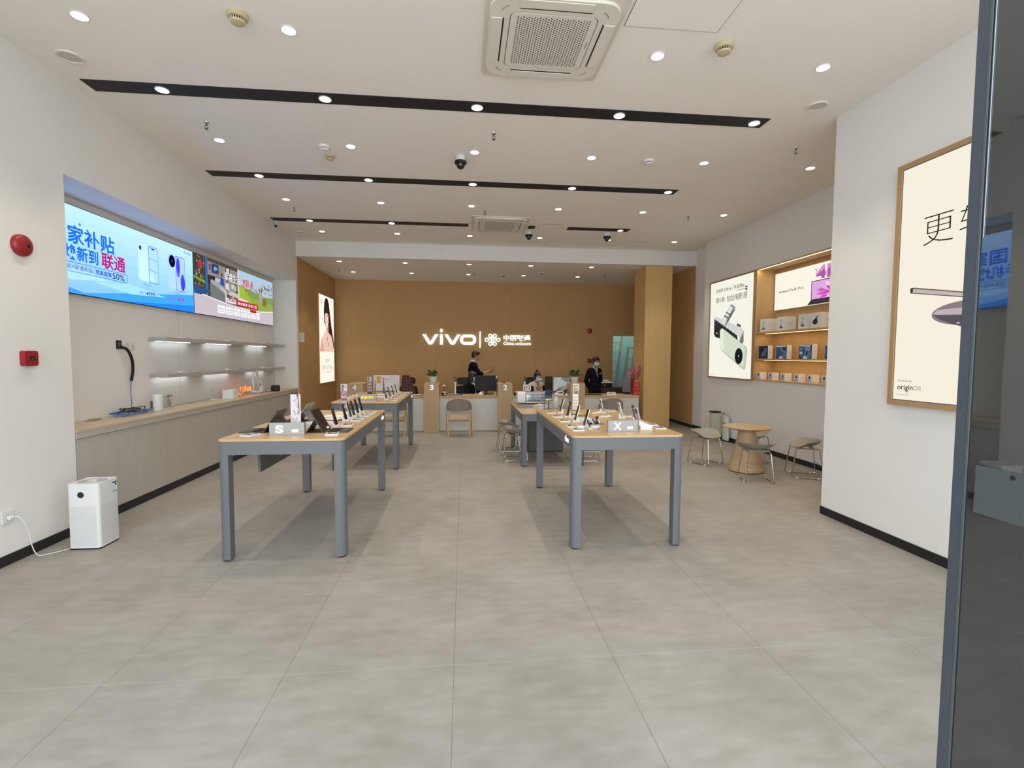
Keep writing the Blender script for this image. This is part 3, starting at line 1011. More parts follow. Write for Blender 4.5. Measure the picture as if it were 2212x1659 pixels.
A, B_, z0, z1 = S1a + .006, S1b - .006, SZ0 + .006, SZ1 - .006
p.grad(A, z0, B_, z1, (146, 190, 240), (206, 224, 248), 8)
W_ = lambda pts, c, k=1: p.poly(pts, c, k)
W_([(A, z0), (A + 0.9, z0), (A + 0.55, z0 + 0.06), (A, z0 + 0.15)], (74, 150, 226))
W_([(A, z0), (A + 0.6, z0), (A, z0 + 0.07)], (46, 116, 204), 2)
W_([(A + 0.6, z0), (A + 1.5, z0), (B_, z0 + 0.10), (B_, z0 + 0.26), (A + 1.6, z0 + 0.12)], (70, 158, 238))
W_([(A + 1.3, z0), (B_, z0), (B_, z0 + 0.10)], (40, 128, 226), 2)
W_([(A + 0.9, z0 + 0.16), (A + 1.5, z0 + 0.22), (A + 2.2, z0 + 0.14), (A + 1.5, z0 + 0.10)], (176, 214, 250), 2)
W_([(A + 0.1, z0 + 0.2), (A + 0.7, z0 + 0.27), (A + 1.2, z0 + 0.2), (A + 0.6, z0 + 0.14)], (186, 218, 250), 2)
BL, RD = (30, 104, 226), (196, 32, 92)
p.text('国家补贴', 5.243, 2.815, 6.135, 3.005, BL, 3, 0.012)
p.text('国家补贴', 5.247, 2.811, 6.139, 3.001, BL, 4, 0.012)
p.text('手机焕新到', 5.11, 2.645, 5.875, 2.80, BL, 3, 0.012)
p.text('手机焕新到', 5.113, 2.641, 5.878, 2.796, BL, 4, 0.012)
p.text('联通', 5.925, 2.635, 6.31, 2.81, RD, 3, 0.012)
p.text('联通', 5.929, 2.631, 6.314, 2.806, RD, 4, 0.012)
p.poly([(5.62, 3.03), (5.635, 3.05), (5.65, 3.03), (5.635, 3.005)], (40, 120, 230), 3)
p.frame(4.93, 2.52, 6.35, 2.622, 0.045, 0.006, (60, 96, 170), 3)
p.text('国家补贴+联通补贴', 5.25, 2.543, 5.79, 2.60, (84, 50, 96), 3)
p.text('至高直降', 5.83, 2.545, 6.08, 2.60, (44, 70, 170), 3, 0.02)
p.text('50%', 6.09, 2.537, 6.29, 2.605, (60, 44, 96), 3, 0.01)
# first pictured phone (back and front)
p.rr(6.55, 2.60, 6.80, 3.055, 0.035, (196, 216, 244), 3).rr(6.555, 2.605, 6.795, 3.05, 0.033, (214, 229, 250), 4)
p.rr(6.565, 2.965, 6.785, 3.04, 0.03, (204, 222, 246), 5).ell(6.595, 3.003, 0.022, 0.028, (40, 48, 84), 6)
p.rr(6.75, 2.59, 6.95, 3.06, 0.03, (70, 96, 150), 6).rr(6.757, 2.597, 6.943, 3.053, 0.027, (186, 212, 246), 7)
p.rr(6.81, 3.022, 6.875, 3.04, 0.008, (24, 28, 44), 8)
p.line([(6.757, 2.90), (6.943, 2.88)], 0.006, (90, 130, 196), 8).line([(6.757, 2.76), (6.943, 2.74)], 0.006, (90, 130, 196), 8)
p.rr(6.765, 2.61, 6.85, 2.72, 0.01, (206, 226, 250), 8)
p.text('iPhone Air', 6.645, 2.545, 6.795, 2.568, (60, 66, 100), 3)
p.text('国家补贴价', 6.555, 2.43, 6.68, 2.462, (60, 60, 100), 3)
p.text('4999', 6.685, 2.42, 6.855, 2.472, (30, 34, 60), 3, 0.012)
p.text('元起', 6.86, 2.43, 6.91, 2.455, (60, 60, 100), 3)
# second pictured phone
p.rr(7.165, 2.57, 7.41, 3.05, 0.04, (172, 194, 246), 3).rr(7.17, 2.575, 7.405, 3.045, 0.038, (190, 208, 250), 4)
p.ell(7.262, 2.962, 0.073, 0.085, (24, 26, 56), 6).ell(7.262, 2.962, 0.066, 0.077, (10, 12, 26), 7).ell(7.262, 2.962, 0.02, 0.012, (60, 66, 110), 8)
p.rr(7.345, 2.565, 7.57, 3.055, 0.03, (66, 66, 140), 6).rr(7.352, 2.572, 7.563, 3.048, 0.027, (188, 200, 252), 7)
p.ell(7.40, 2.90, 0.046, 0.14, (104, 92, 226), 8).ell(7.40, 2.92, 0.04, 0.10, (80, 62, 206), 9)
p.ell(7.505, 2.70, 0.054, 0.12, (86, 84, 222), 8).ell(7.515, 2.68, 0.042, 0.09, (70, 62, 208), 9)
p.text('vivo X300s', 7.27, 2.525, 7.44, 2.545, (60, 60, 110), 3)
p.text('国家补贴价', 7.175, 2.43, 7.34, 2.462, (178, 50, 110), 3, 0.01)
p.text('4399', 7.37, 2.422, 7.535, 2.476, (178, 50, 110), 3, 0.02)
p.text('元起', 7.54, 2.43, 7.59, 2.455, (178, 50, 110), 3)
p.ell(7.583, 3.150, 0.018, 0.018, (70, 60, 84), 3).ell(7.583, 3.150, 0.010, 0.010, (212, 231, 252), 4)
p.text('中国联通', 7.615, 3.128, 7.74, 3.162, (50, 52, 90), 3)
p.build('picture', t)

t = led_screen('large lit screen showing a living room and meadow, on the left', S1b + 0.004, S2b, SZ0, SZ1)
A = S1b + 0.010
yc = (S1b + 0.004 + S2b) / 2
B_ = S2b - .006
p = Pic((0.0346, -yc, -zc), (0, 1, 0), (0, 0, 1), 1.0)
p.rect(A, z0, B_, z1, (206, 196, 206))
def scurve(x):
    q = (x - A) / (B_ - A)
    return z0 + 0.345 - 0.16 * math.sin(PI * min(1, q * 0.75)) + 0.06 * q
n = 16
xs = [A + (B_ - A) * i / n for i in range(n + 1)]
for i in range(n):
    p.poly([(xs[i], scurve(xs[i])), (xs[i + 1], scurve(xs[i + 1])), (xs[i + 1], z1), (xs[i], z1)], (120, 112, 110) if xs[i] < 9.2 else (150, 176, 80), 1)
    p.poly([(xs[i], scurve(xs[i]) - 0.018), (xs[i + 1], scurve(xs[i + 1]) - 0.018), (xs[i + 1], scurve(xs[i + 1])), (xs[i], scurve(xs[i]))], (246, 242, 246), 3)
# blossom garden outside the window
p.poly([(A, scurve(A)), (8.15, scurve(8.15)), (8.15, z1), (A, z1)], (64, 70, 52), 2)
random.seed(11)
for i in range(44):
    u, v = A + 0.02 + random.random() * 0.30, 2.68 + random.random() * 0.5
    p.ell(u, v, 0.012 + 0.02 * random.random(), 0.010 + 0.015 * random.random(), random.choice([(150, 100, 110), (190, 140, 150), (120, 84, 88), (92, 80, 70)]), 3, 9)
p.poly([(A, 2.87), (8.13, 2.83), (8.13, 2.78), (A, 2.83)], (120, 160, 60), 4)
p.ell(8.0, 3.08, 0.05, 0.05, (200, 50, 70), 5, 9).ell(7.96, 3.05, 0.04, 0.035, (190, 40, 64), 5, 9).ell(8.02, 3.03, 0.03, 0.03, (206, 60, 80), 5, 9)
p.poly([(A, 2.60), (8.0, 2.60), (8.35, 2.69), (A, 2.72)], (46, 84, 140), 4)
p.poly([(8.14, 2.70), (8.21, 2.70), (8.21, z1), (8.14, z1)], (58, 110, 176), 5)
# room
p.poly([(8.21, 2.92), (9.28, 2.92), (9.28, z1), (8.21, z1)], (150, 142, 136), 2)
p.poly([(8.21, z1 - .05), (9.28, z1 - .05), (9.28, z1), (8.21, z1)], (80, 74, 70), 3)
p.poly([(8.25, 3.02), (8.31, 3.02), (8.31, 3.12), (8.25, 3.12)], (90, 84, 82), 4)
p.rect(8.335, 2.99, 8.56, 3.14, (48, 66, 120), 4).ell(8.46, 3.07, 0.06, 0.03, (140, 170, 210), 5).ell(8.42, 3.03, 0.03, 0.012, (90, 116, 170), 5)
p.rect(8.21, 2.80, 8.68, 2.94, (58, 50, 48), 3).rect(8.44, 2.83, 8.62, 2.93, (196, 192, 188), 4)
p.rect(8.80, 2.98, 8.95, z1 - .03, (64, 60, 60), 4).rect(8.83, 3.03, 8.92, z1 - .05, (226, 226, 224), 5)
p.poly([(8.21, 2.60), (9.26, 2.56), (9.26, 2.80), (8.21, 2.80)], (76, 68, 64), 3)
p.poly([(8.28, 2.60), (8.82, 2.56), (8.82, 2.72), (8.56, 2.86), (8.28, 2.88)], (120, 122, 124), 5)
p.poly([(8.55, 2.72), (9.15, 2.68), (9.15, 2.90), (8.70, 2.95), (8.55, 2.86)], (150, 150, 150), 4)
p.poly([(8.32, 2.88), (8.56, 2.86), (8.82, 2.72), (8.78, 2.70), (8.30, 2.83)], (168, 170, 172), 6)
# two people on the sofa, coffee table
p.ell(8.66, 3.00, 0.022, 0.032, (60, 44, 40), 7).poly([(8.60, 2.84), (8.74, 2.82), (8.72, 2.94), (8.63, 2.96)], (44, 84, 170), 7)
p.poly([(8.62, 2.80), (8.80, 2.76), (8.84, 2.62), (8.78, 2.62), (8.74, 2.72), (8.62, 2.76)], (206, 196, 186), 7)
p.ell(8.84, 2.93, 0.022, 0.03, (56, 40, 36), 7).poly([(8.78, 2.80), (8.92, 2.78), (8.90, 2.88), (8.80, 2.90)], (226, 220, 214), 7)
p.ell(9.04, 2.86, 0.05, 0.045, (214, 208, 200), 6).ell(9.14, 2.84, 0.035, 0.05, (196, 190, 184), 6)
p.poly([(8.88, 2.62), (9.24, 2.58), (9.24, 2.68), (8.90, 2.70)], (128, 92, 76), 8).poly([(8.90, 2.70), (9.24, 2.68), (9.22, 2.76), (8.92, 2.77)], (200, 198, 196), 8)
p.rect(9.24, 2.55, 9.29, z1, (226, 224, 220), 6)
# meadow
p.poly([(9.29, 2.93), (B_, 2.80), (B_, z1), (9.29, z1)], (178, 208, 226), 2)
p.poly([(9.29, 2.86), (9.7, 2.92), (10.2, 2.83), (B_, 2.86), (B_, 2.72), (9.29, 2.78)], (130, 160, 90), 4)
for i in range(30):
    u = 9.95 + random.random() * 0.86
    p.ell(u, 2.84 + random.random() * 0.32 * min(1, (u - 9.7)), 0.03, 0.025, random.choice([(196, 150, 140), (170, 130, 120), (150, 150, 100), (212, 176, 160)]), 3, 9)
p.poly([(9.29, 2.90), (9.55, 2.88), (9.75, 2.72), (9.95, 2.60), (9.29, 2.62)], (160, 196, 60), 5)
p.poly([(9.30, 2.70), (9.62, 2.68), (9.78, 2.60), (9.80, 2.57), (9.30, 2.58)], (224, 222, 214), 6)
p.ell(9.56, 2.86, 0.016, 0.024, (70, 50, 44), 7).poly([(9.53, 2.70), (9.60, 2.70), (9.585, 2.84), (9.54, 2.84)], (206, 150, 90), 7)
for u in (10.18, 10.27):
    p.ell(u, 2.94, 0.02, 0.026, (80, 58, 50), 7).poly([(u - .05, 2.72), (u + .04, 2.72), (u + .03, 2.91), (u - .035, 2.91)], (176, 160, 160), 7)
p.poly([(10.3, 2.66), (10.5, 2.66), (10.48, 2.80), (10.33, 2.80)], (140, 110, 60), 6)
p.rect(9.0, 2.60, 9.08, 2.70, (196, 160, 110), 9)
# headline
p.text('幸福生活', 8.745, 2.925, 9.335, 3.085, (96, 70, 80), 9, 0.06)
p.text('幸福生活', 8.75, 2.93, 9.33, 3.08, (250, 250, 250), 10, 0.012)
p.text('选联通', 9.375, 2.91, 9.875, 3.075, (250, 246, 246), 9, 0.06)
p.text('选联通', 9.38, 2.915, 9.87, 3.07, (206, 36, 66), 10, 0.012)
p.ell(10.30, 3.03, 0.04, 0.032, (140, 130, 140), 8).ell(10.30, 3.03, 0.026, 0.02, (200, 214, 226), 9)
p.text('宽带电视', 10.38, 2.985, 10.70, 3.045, (60, 66, 96), 9, 0.02)
# banner and cards
p.text('全家畅享', 8.79, 2.585, 9.14, 2.63, (90, 70, 84), 9)
p.rect(8.77, 2.565, 9.16, 2.645, (240, 238, 242), 8)
p.rr(9.17, 2.545, 10.08, 2.65, 0.02, (196, 28, 60), 9)
p.text('融合套餐 立享优惠', 9.22, 2.57, 10.03, 2.625, (250, 246, 246), 10, 0.02)
for i in range(5):
    a = 8.50 + i * 0.30
    w = 0.255 if i < 4 else 0.54
    if i == 4:
        a = 9.62
    elif i:
        a = 8.50 + i * 0.28
        w = 0.25
    p.rr(a, 2.365, a + w, 2.495, 0.012, (250, 250, 252), 4)
    for q in range(1 if i < 4 else 2):
        b = a + 0.03 + q * 0.26
        p.text('智能产品', b, 2.43, b + 0.19, 2.458, (90, 84, 100), 5)
        p.text('每月套餐', b + 0.02, 2.39, b + 0.17, 2.41, (56, 96, 190), 5)
p.rr(9.72, 2.478, 10.0, 2.53, 0.015, (200, 36, 66), 6)
p.build('picture', t)

# ------------------------------------------------------------------ left wall alarms, notice, purifier, lightbox
def sounder(label, loc, nx, r=0.088):
    """round red fire alarm sounder; nx = direction out of the wall"""
    t = thing('alarm_sounder', label, 'fire alarm', loc, 0)
    M = Matrix.Rotation(R(90), 4, 'Y') if nx[0] else Matrix.Rotation(R(90), 4, 'X')
    def lt(prof, nm, mat, c=(0, 0)):
        m = MB()
        m.lathe(prof, 36)
        o = m.build(nm, mat, t)
        o.data.transform(Matrix.Translation((0, c[0], c[1])) @ M)
        return o
    lt([(r, 0), (r, 0.018), (r * 0.96, 0.032), (r * 0.82, 0.043), (r * 0.5, 0.050), (0.01, 0.052)], 'housing', M_RED)
    o = lt([(0.016, 0.042), (0.016, 0.053), (0.010, 0.056)], 'indicator', M_DARK, (0.02 if nx[0] else 0, 0.0))
    return t
sounder('large round red alarm sounder high on the near left wall', (XL, 4.393, 2.548), (1, 0, 0))
sounder('round red alarm sounder high on the wooden rear wall', (3.749, YB, 2.444), (0, -1, 0), 0.075)
def call_point(label, loc, rz):
    t = thing('fire_call_point', label, 'fire alarm', loc, rz)
    MB().prism(rrect(-0.062, 0.062, -0.062, 0.062, 0.018), 0, 0.042, Matrix(((0, 0, 1, 0), (1, 0, 0, 0), (0, 1, 0, 0), (0, 0, 0, 1)))).build('housing', M_RED, t)
    MB().box(0.042, 0.0435, -0.018, 0.03, -0.018, 0.014).build('window', M_DARK, t)
    MB().box(0.0436, 0.0442, -0.006, 0.018, -0.008, -0.002).build('text_line', M_SILVER, t)
call_point('square red fire call point on the near left wall', (XL, 4.40, 1.631), 0)
call_point('square red fire call point on the rear wall beside standing woman', (3.754, YB, 1.555), R(-90))

t = thing('wall_notice', 'small white paper notice at the near edge of the wooden wall', 'notice', (XL + 0.001, 11.33, 2.075))
MB().box(0, 0.003, -0.155, 0.155, -0.105, 0.105).build('sheet', M_PAPER, t)
p = Pic((0.0032, -0.14, -0.095), (0, 1, 0), (0, 0, 1))
for i in range(6):
    p.rect(0.02, 0.03 + i * 0.025, 0.25 - 0.03 * (i % 3), 0.038 + i * 0.025, (150, 145, 140))
p.rect(0.06, 0.175, 0.21, 0.186, (100, 96, 92))
p.build('print', t)

t = thing('air_purifier', 'white box air purifier with a round black display by the left wall', 'air purifier', (-3.213, 4.534, 0), 0)
w, d, h = 0.125, 0.125, 0.565
MB().box(-w + .008, w - .008, -d + .008, d - .008, 0.0, 0.014).build('foot', M_DARK, t)
MB().prism(rrect(-w, w, -d, d, 0.028, 6), 0.014, h, smooth=True).build('body', M_WHITE, t)
MB().ring(rrect(-w, w, -d, d, 0.028, 6), rrect(-w + .006, w - .006, -d + .006, d - .006, 0.024, 6), h, h + 0.004).build('top_rim', M_WHITE, t)
mg = MB()
mg.lathe([(0.108, h + 0.0005), (0.104, h + 0.004), (0.098, h + 0.0005)], 40)
for i in range(9):
    r = 0.035 + i * 0.0075
    mg.ring([(r * math.cos(2 * PI * q / 32), r * math.sin(2 * PI * q / 32)) for q in range(32)], [((r - .003) * math.cos(2 * PI * q / 32), (r - .003) * math.sin(2 * PI * q / 32)) for q in range(32)], h + 0.0004, h + 0.004)
for q in range(24):
    a = 2 * PI * q / 24
    mg.box(0.03, 0.104, -0.0012, 0.0012, h + 0.0004, h + 0.003, 0, Matrix.Rotation(a, 4, 'Z'))
tg = mg.build('top_grille', pm('pale_grey_grille', (0.50, 0.50, 0.50), 0.5), t)
MB().lathe([(0.104, h + 0.0001), (0.01, h + 0.0003)], 32).build('fan_well', M_GREYDK, tg)
MB().lathe([(0.034, h + 0.0005), (0.03, h + 0.006), (0.005, h + 0.006)], 24).build('hub', M_WHITE, tg)
m = MB().lathe([(0.026, 0), (0.026, 0.003), (0.02, 0.004)], 32)
o = m.build('display', M_GLASSBLK, t)
o.data.transform(Matrix.Translation((-0.012, -d, 0.475)) @ Matrix.Rotation(R(90), 4, 'X'))
m = MB().ring([(0.030 * math.cos(2 * PI * q / 32), 0.030 * math.sin(2 * PI * q / 32)) for q in range(32)], [(0.0262 * math.cos(2 * PI * q / 32), 0.0262 * math.sin(2 * PI * q / 32)) for q in range(32)], 0, 0.0025)
o = m.build('display_ring', M_WHITE, t)
o.data.transform(Matrix.Translation((-0.012, -d, 0.475)) @ Matrix.Rotation(R(90), 4, 'X'))
M_PERF = pm('perforated_white_plastic', (0.72, 0.72, 0.71), 0.5, noise=0.12, nscale=900, bump=0.3)
def perf(M, nm):
    mb = MB()
    n1, n2 = 24, 46
    for i in range(n1):
        for j in range(n2):
            x = -0.098 + 0.196 * i / (n1 - 1) + (0.0042 if j % 2 else 0)
            z = 0.035 + (0.335) * j / (n2 - 1)
            mb.add([M @ Vector((x + 0.0022 * math.cos(PI * k / 3 * 1.0), -0.0004, z + 0.0022 * math.sin(PI * k / 3))) for k in range(6)], [tuple(range(6))])
    return mb.build(nm, pm('grey_perforations', (0.34, 0.34, 0.34), 0.8), t, fix=False)
o = perf(Matrix.Translation((0, -d, 0)), 'front_perforation')
o = perf(Matrix.Translation((w, 0, 0)) @ Matrix.Rotation(R(90), 4, 'Z'), 'side_perforation')
p = Pic((w + 0.0003, 0.045, 0.455), (0, 1, 0), (0, 0, 1))
p.rect(0, 0, 0.055, 0.085, (228, 230, 232)).rect(0, 0.072, 0.055, 0.085, (40, 66, 140), 1).rect(0, 0, 0.055, 0.006, (40, 66, 140), 1)
p.rect(0.03, 0.05, 0.05, 0.068, (60, 60, 70), 1)
for i in range(4):
    p.rect(0.005, 0.012 + i * 0.012, 0.028 + 0.006 * (i % 2), 0.016 + i * 0.012, (130, 134, 150), 1)
p.build('energy_label', t)
t = thing('power_cord', 'white power cord from the low wall socket to the air purifier', 'cord', (XL + 0.012, 4.157, 0.379))
MB().box(0, 0.028, -0.02, 0.02, -0.02, 0.012, 0.006).build('plug', M_WHITE, t)
MB().tube(smooth_path([(0.026, 0.0, -0.004), (0.07, 0.01, -0.008), (0.085, 0.06, -0.12), (0.085, 0.09, -0.27), (0.10, 0.12, -0.36), (0.13, 0.17, -0.374), (0.20, 0.245, -0.374), (0.232, 0.33, -0.372)], 8), 0.0038, 8).build('lead', M_WHITE, t)

# lit poster on the wooden left wall
def lightbox(name, label, x, nx, y0, y1, z0, z1, frame_mat, fw, dep, loc_pic=True):
    t = thing(name, label, 'lightbox', (x, (y0 + y1) / 2, (z0 + z1) / 2))
    h, v = (y1 - y0) / 2, (z1 - z0) / 2
    s = nx
    M = Matrix(((0, 0, s, 0), (1, 0, 0, 0), (0, 1, 0, 0), (0, 0, 0, 1)))
    MB().ring([(-h, -v), (h, -v), (h, v), (-h, v)], [(-h + fw, -v + fw), (h - fw, -v + fw), (h - fw, v - fw), (-h + fw, v - fw)], 0.0005, dep, M).build('frame', frame_mat, t)
    MB().box(-h + fw + .001, h - fw - .001, -v + fw + .001, v - fw - .001, 0.0005, dep * 0.7, 0, Matrix(((0, 0, s, 0), (1, 0, 0, 0), (0, 1, 0, 0), (0, 0, 0, 1)))).build('light_panel', M_WHITEM, t)
    return t, dep * 0.7
M_OAKFRAME = wood('oak_frame', (0.40, 0.255, 0.125), 'z', 0.9, 60)
t, dd = lightbox('lightbox_poster', 'tall lit poster of a woman in pink on the wooden left wall', XL, 1, 12.555, 13.985, 0.955, 3.23, M_WOODWALL, 0.012, 0.03)
yc, zc = (12.555 + 13.985) / 2, (0.955 + 3.23) / 2
p = Pic((dd + 0.0004, -yc, -zc), (0, 1, 0), (0, 0, 1), 1.05)
A, B_ = 12.57, 13.97
p.rect(A, 0.97, B_, 3.215, (250, 244, 226))
p.rect(A, 1.765, B_, 3.215, (252, 246, 232), 1)
# hair, face, dress
p.poly([(13.03, 2.55), (13.02, 2.85), (13.07, 3.05), (13.18, 3.16), (13.29, 3.18), (13.40, 3.15), (13.50, 3.04), (13.60, 2.75), (13.72, 2.45), (13.86, 2.2), (13.96, 2.0), (13.96, 1.85), (13.5, 2.0), (13.3, 2.3)], (58, 34, 34), 3)
p.ell(13.27, 2.66, 0.165, 0.28, (246, 206, 186), 4)
p.poly([(13.08, 2.72), (13.09, 2.92), (13.2, 3.02), (13.32, 3.02), (13.42, 2.93), (13.45, 2.72), (13.38, 2.76), (13.26, 2.79), (13.16, 2.76)], (58, 34, 34), 5)
p.poly([(13.24, 2.25), (13.44, 2.28), (13.42, 2.5), (13.24, 2.42)], (236, 188, 166), 3)
p.poly([(12.60, 1.77), (12.72, 2.02), (12.95, 2.2), (13.2, 2.28), (13.45, 2.27), (13.7, 2.2), (13.86, 2.0), (13.93, 1.77)], (236, 196, 178), 4)
p.poly([(12.60, 1.77), (12.72, 2.02), (12.84, 2.16), (12.95, 1.9), (12.95, 1.77)], (222, 168, 150), 5)
p.ell(13.21, 2.70, 0.028, 0.014, (60, 40, 40), 6).ell(13.35, 2.71, 0.028, 0.014, (60, 40, 40), 6)
p.line([(13.17, 2.735), (13.25, 2.745)], 0.01, (90, 60, 56), 6).line([(13.31, 2.75), (13.39, 2.745)], 0.01, (90, 60, 56), 6)
p.line([(13.28, 2.68), (13.26, 2.60), (13.29, 2.59)], 0.008, (220, 160, 140), 6)
p.ell(13.27, 2.53, 0.05, 0.016, (206, 90, 96), 6)
p.ell(13.44, 2.56, 0.012, 0.02, (250, 250, 240), 6)
p.poly([(12.86, 2.0), (13.02, 2.18), (13.06, 2.34), (13.12, 2.36), (13.18, 2.28), (13.14, 2.16), (13.0, 2.0)], (244, 204, 184), 6)
p.line([(13.1, 2.22), (13.14, 2.02), (13.2, 1.97)], 0.025, (236, 190, 170), 7)
p.rr(13.12, 1.9, 13.5, 2.02, 0.02, (214, 202, 190), 7).rr(13.36, 1.91, 13.42, 2.01, 0.01, (150, 130, 124), 8)
p.ell(13.3, 2.1, 0.03, 0.05, (150, 100, 90), 7)
p.frame(12.72, 3.0, 12.9, 3.06, 0.015, 0.012, (120, 116, 112), 2)
p.ell(12.88, 2.6, 0.03, 0.014, (90, 86, 84), 2).ell(12.9, 2.53, 0.02, 0.012, (90, 86, 84), 2)
p.text('三口仅', 13.06, 1.50, 13.47, 1.58, (96, 92, 90), 2)
p.line([(12.78, 1.32), (12.9, 1.41), (12.86, 1.29), (13.0, 1.43), (13.02, 1.31), (13.14, 1.40), (13.2, 1.30), (13.34, 1.44), (13.4, 1.31), (13.52, 1.43), (13.6, 1.32), (13.75, 1.41), (13.66, 1.32), (13.8, 1.34)], 0.012, (150, 116, 110), 2)
p.text('给每一位喜欢你的人', 12.92, 1.21, 13.68, 1.265, (190, 184, 176), 2)
p.ell(13.82, 1.06, 0.035, 0.012, (110, 106, 100), 2)
p.build('picture', t)

# ------------------------------------------------------------------ near right wall poster
PY0, PY1, PZ0, PZ1 = 2.82, 4.0, 1.262, 3.337
t, dd = lightbox('lightbox_poster', 'tall lit phone poster in wood frame on the near right wall', XN, -1, PY0, PY1, PZ0, PZ1, M_OAKFRAME, 0.042, 0.045)
yc, zc = (PY0 + PY1) / 2, (PZ0 + PZ1) / 2
# picture coordinates: u = distance from the far (left) edge of the poster
def rp(y):
    return 4.0 - y
p = Pic((-dd - 0.0004, 4.0 - yc, -zc), (0, -1, 0), (0, 0, 1), 1.0)
p.rect(0.044, PZ0 + .044, PY1 - PY0 - .044, PZ1 - .044, (247, 240, 222))
p.frame(0.043, PZ0 + .043, PY1 - PY0 - .043, PZ1 - .043, 0.002, 0.006, (90, 86, 84), 1)
BK = (52, 44, 40)
p.text('更', rp(3.737), 2.60, rp(3.487), 2.83, BK, 3, -0.016)
p.text('轻', rp(3.44), 2.61, rp(3.19), 2.83, BK, 3, -0.016)
p.text('薄', rp(3.14), 2.61, rp(2.90), 2.83, BK, 3, -0.016)
p.poly([(rp(3.835), 2.265), (rp(3.80), 2.268), (rp(2.95), 2.09), (rp(2.95), 2.05), (rp(3.40), 2.14), (rp(3.83), 2.222)], (196, 186, 180), 2)
p.poly([(rp(3.835), 2.265), (rp(3.80), 2.268), (rp(2.95), 2.09), (rp(2.95), 2.083), (rp(3.80), 2.257)], (110, 98, 96), 3)
p.poly([(rp(3.83), 2.222), (rp(3.40), 2.14), (rp(2.95), 2.05), (rp(2.95), 2.062), (rp(3.40), 2.149), (rp(3.825), 2.229)], (120, 106, 104), 3)
p.poly([(rp(3.835), 2.265), (rp(3.805), 2.268), (rp(3.81), 2.225), (rp(3.83), 2.222)], (70, 62, 62), 4)
p.ell(rp(3.33), 2.02, 0.30, 0.095, (138, 124, 132), 3, 36, 90, 270)
p.poly([(rp(3.62), 2.03), (rp(3.58), 2.06), (rp(3.40), 2.06), (rp(2.95), 2.00), (rp(2.95), 1.96), (rp(3.4), 2.01), (rp(3.58), 2.02)], (190, 178, 180), 5)
p.poly([(rp(3.62), 2.02), (rp(3.58), 2.018), (rp(3.40), 2.005), (rp(2.95), 1.955), (rp(2.95), 1.78), (rp(3.2), 1.86), (rp(3.4), 1.92), (rp(3.55), 1.975)], (92, 84, 92), 4)
p.ell(rp(3.41), 1.945, 0.014, 0.008, (180, 170, 180), 6)
p.text('Powered by', rp(3.907), 1.462, rp(3.775), 1.485, BK, 3)
p.text('origin', rp(3.911), 1.383, rp(3.765), 1.442, BK, 3, 0.012)
p.text('OS', rp(3.762), 1.40, rp(3.69), 1.437, (150, 140, 134), 3)
p.poly([(rp(3.835), 1.388), (rp(3.81), 1.376), (rp(3.79), 1.388), (rp(3.81), 1.382)], (210, 60, 50), 4)
p.rect(rp(3.912), 1.352, rp(3.80), 1.357, (170, 160, 150), 3)
p.build('picture', t)

# ------------------------------------------------------------------ right wall lightbox and shelving niche
t, dd = lightbox('lightbox_poster', 'lit poster of a camera phone with long lens on the right wall', XR, -1, 8.40, 10.01, 1.245, 3.255, M_OAKFRAME, 0.03, 0.035)
yc, zc = (8.40 + 10.01) / 2, (1.245 + 3.255) / 2
def rq(y):
    return 10.01 - y
p = Pic((-dd - 0.0004, 10.01 - yc, -zc), (0, -1, 0), (0, 0, 1), 0.98)
p.rect(0.032, 1.277, 1.578, 3.223, (248, 246, 232))
BK = (54, 46, 40)
p.text('X300 Ultra', rq(9.775), 3.008, rq(9.185), 3.075, BK, 3, 0.004)
p.rect(rq(9.145), 2.99, rq(9.138), 3.11, (150, 140, 130), 3)
p.text('X300s', rq(9.10), 3.010, rq(8.735), 3.076, BK, 3, 0.004)
p.text('蔡司影像旗舰', rq(8.98), 2.952, rq(8.735), 2.985, (130, 120, 110), 3)
p.rr(rq(8.705), 2.935, rq(8.635), 3.01, 0.01, (60, 64, 96), 3).rect(rq(8.695), 2.965, rq(8.645), 2.985, (240, 240, 240), 4)
p.text('用V单', rq(9.76), 2.79, rq(9.42), 2.905, BK, 3)
p.text('拍出电影感', rq(9.33), 2.785, rq(8.63), 2.91, BK, 3)
# long lens
def q4(pts, c, k):
    p.poly([(rq(a), b) for a, b in pts], c, k)
q4([(9.55, 2.36), (9.34, 2.30), (9.03, 2.60), (9.20, 2.70)], (186, 186, 184), 3)
q4([(9.50, 2.375), (9.43, 2.355), (9.11, 2.65), (9.18, 2.69)], (236, 236, 234), 4)
q4([(9.34, 2.30), (9.40, 2.32), (9.08, 2.63), (9.03, 2.60)], (104, 104, 104), 4)
q4([(9.43, 2.50), (9.22, 2.42), (9.19, 2.45), (9.40, 2.53)], (120, 120, 120), 5)
q4([(9.36, 2.57), (9.14, 2.48), (9.12, 2.50), (9.34, 2.59)], (96, 96, 96), 5)
q4([(9.21, 2.70), (9.03, 2.60), (9.01, 2.64), (9.10, 2.70), (9.18, 2.715)], (150, 150, 150), 6)
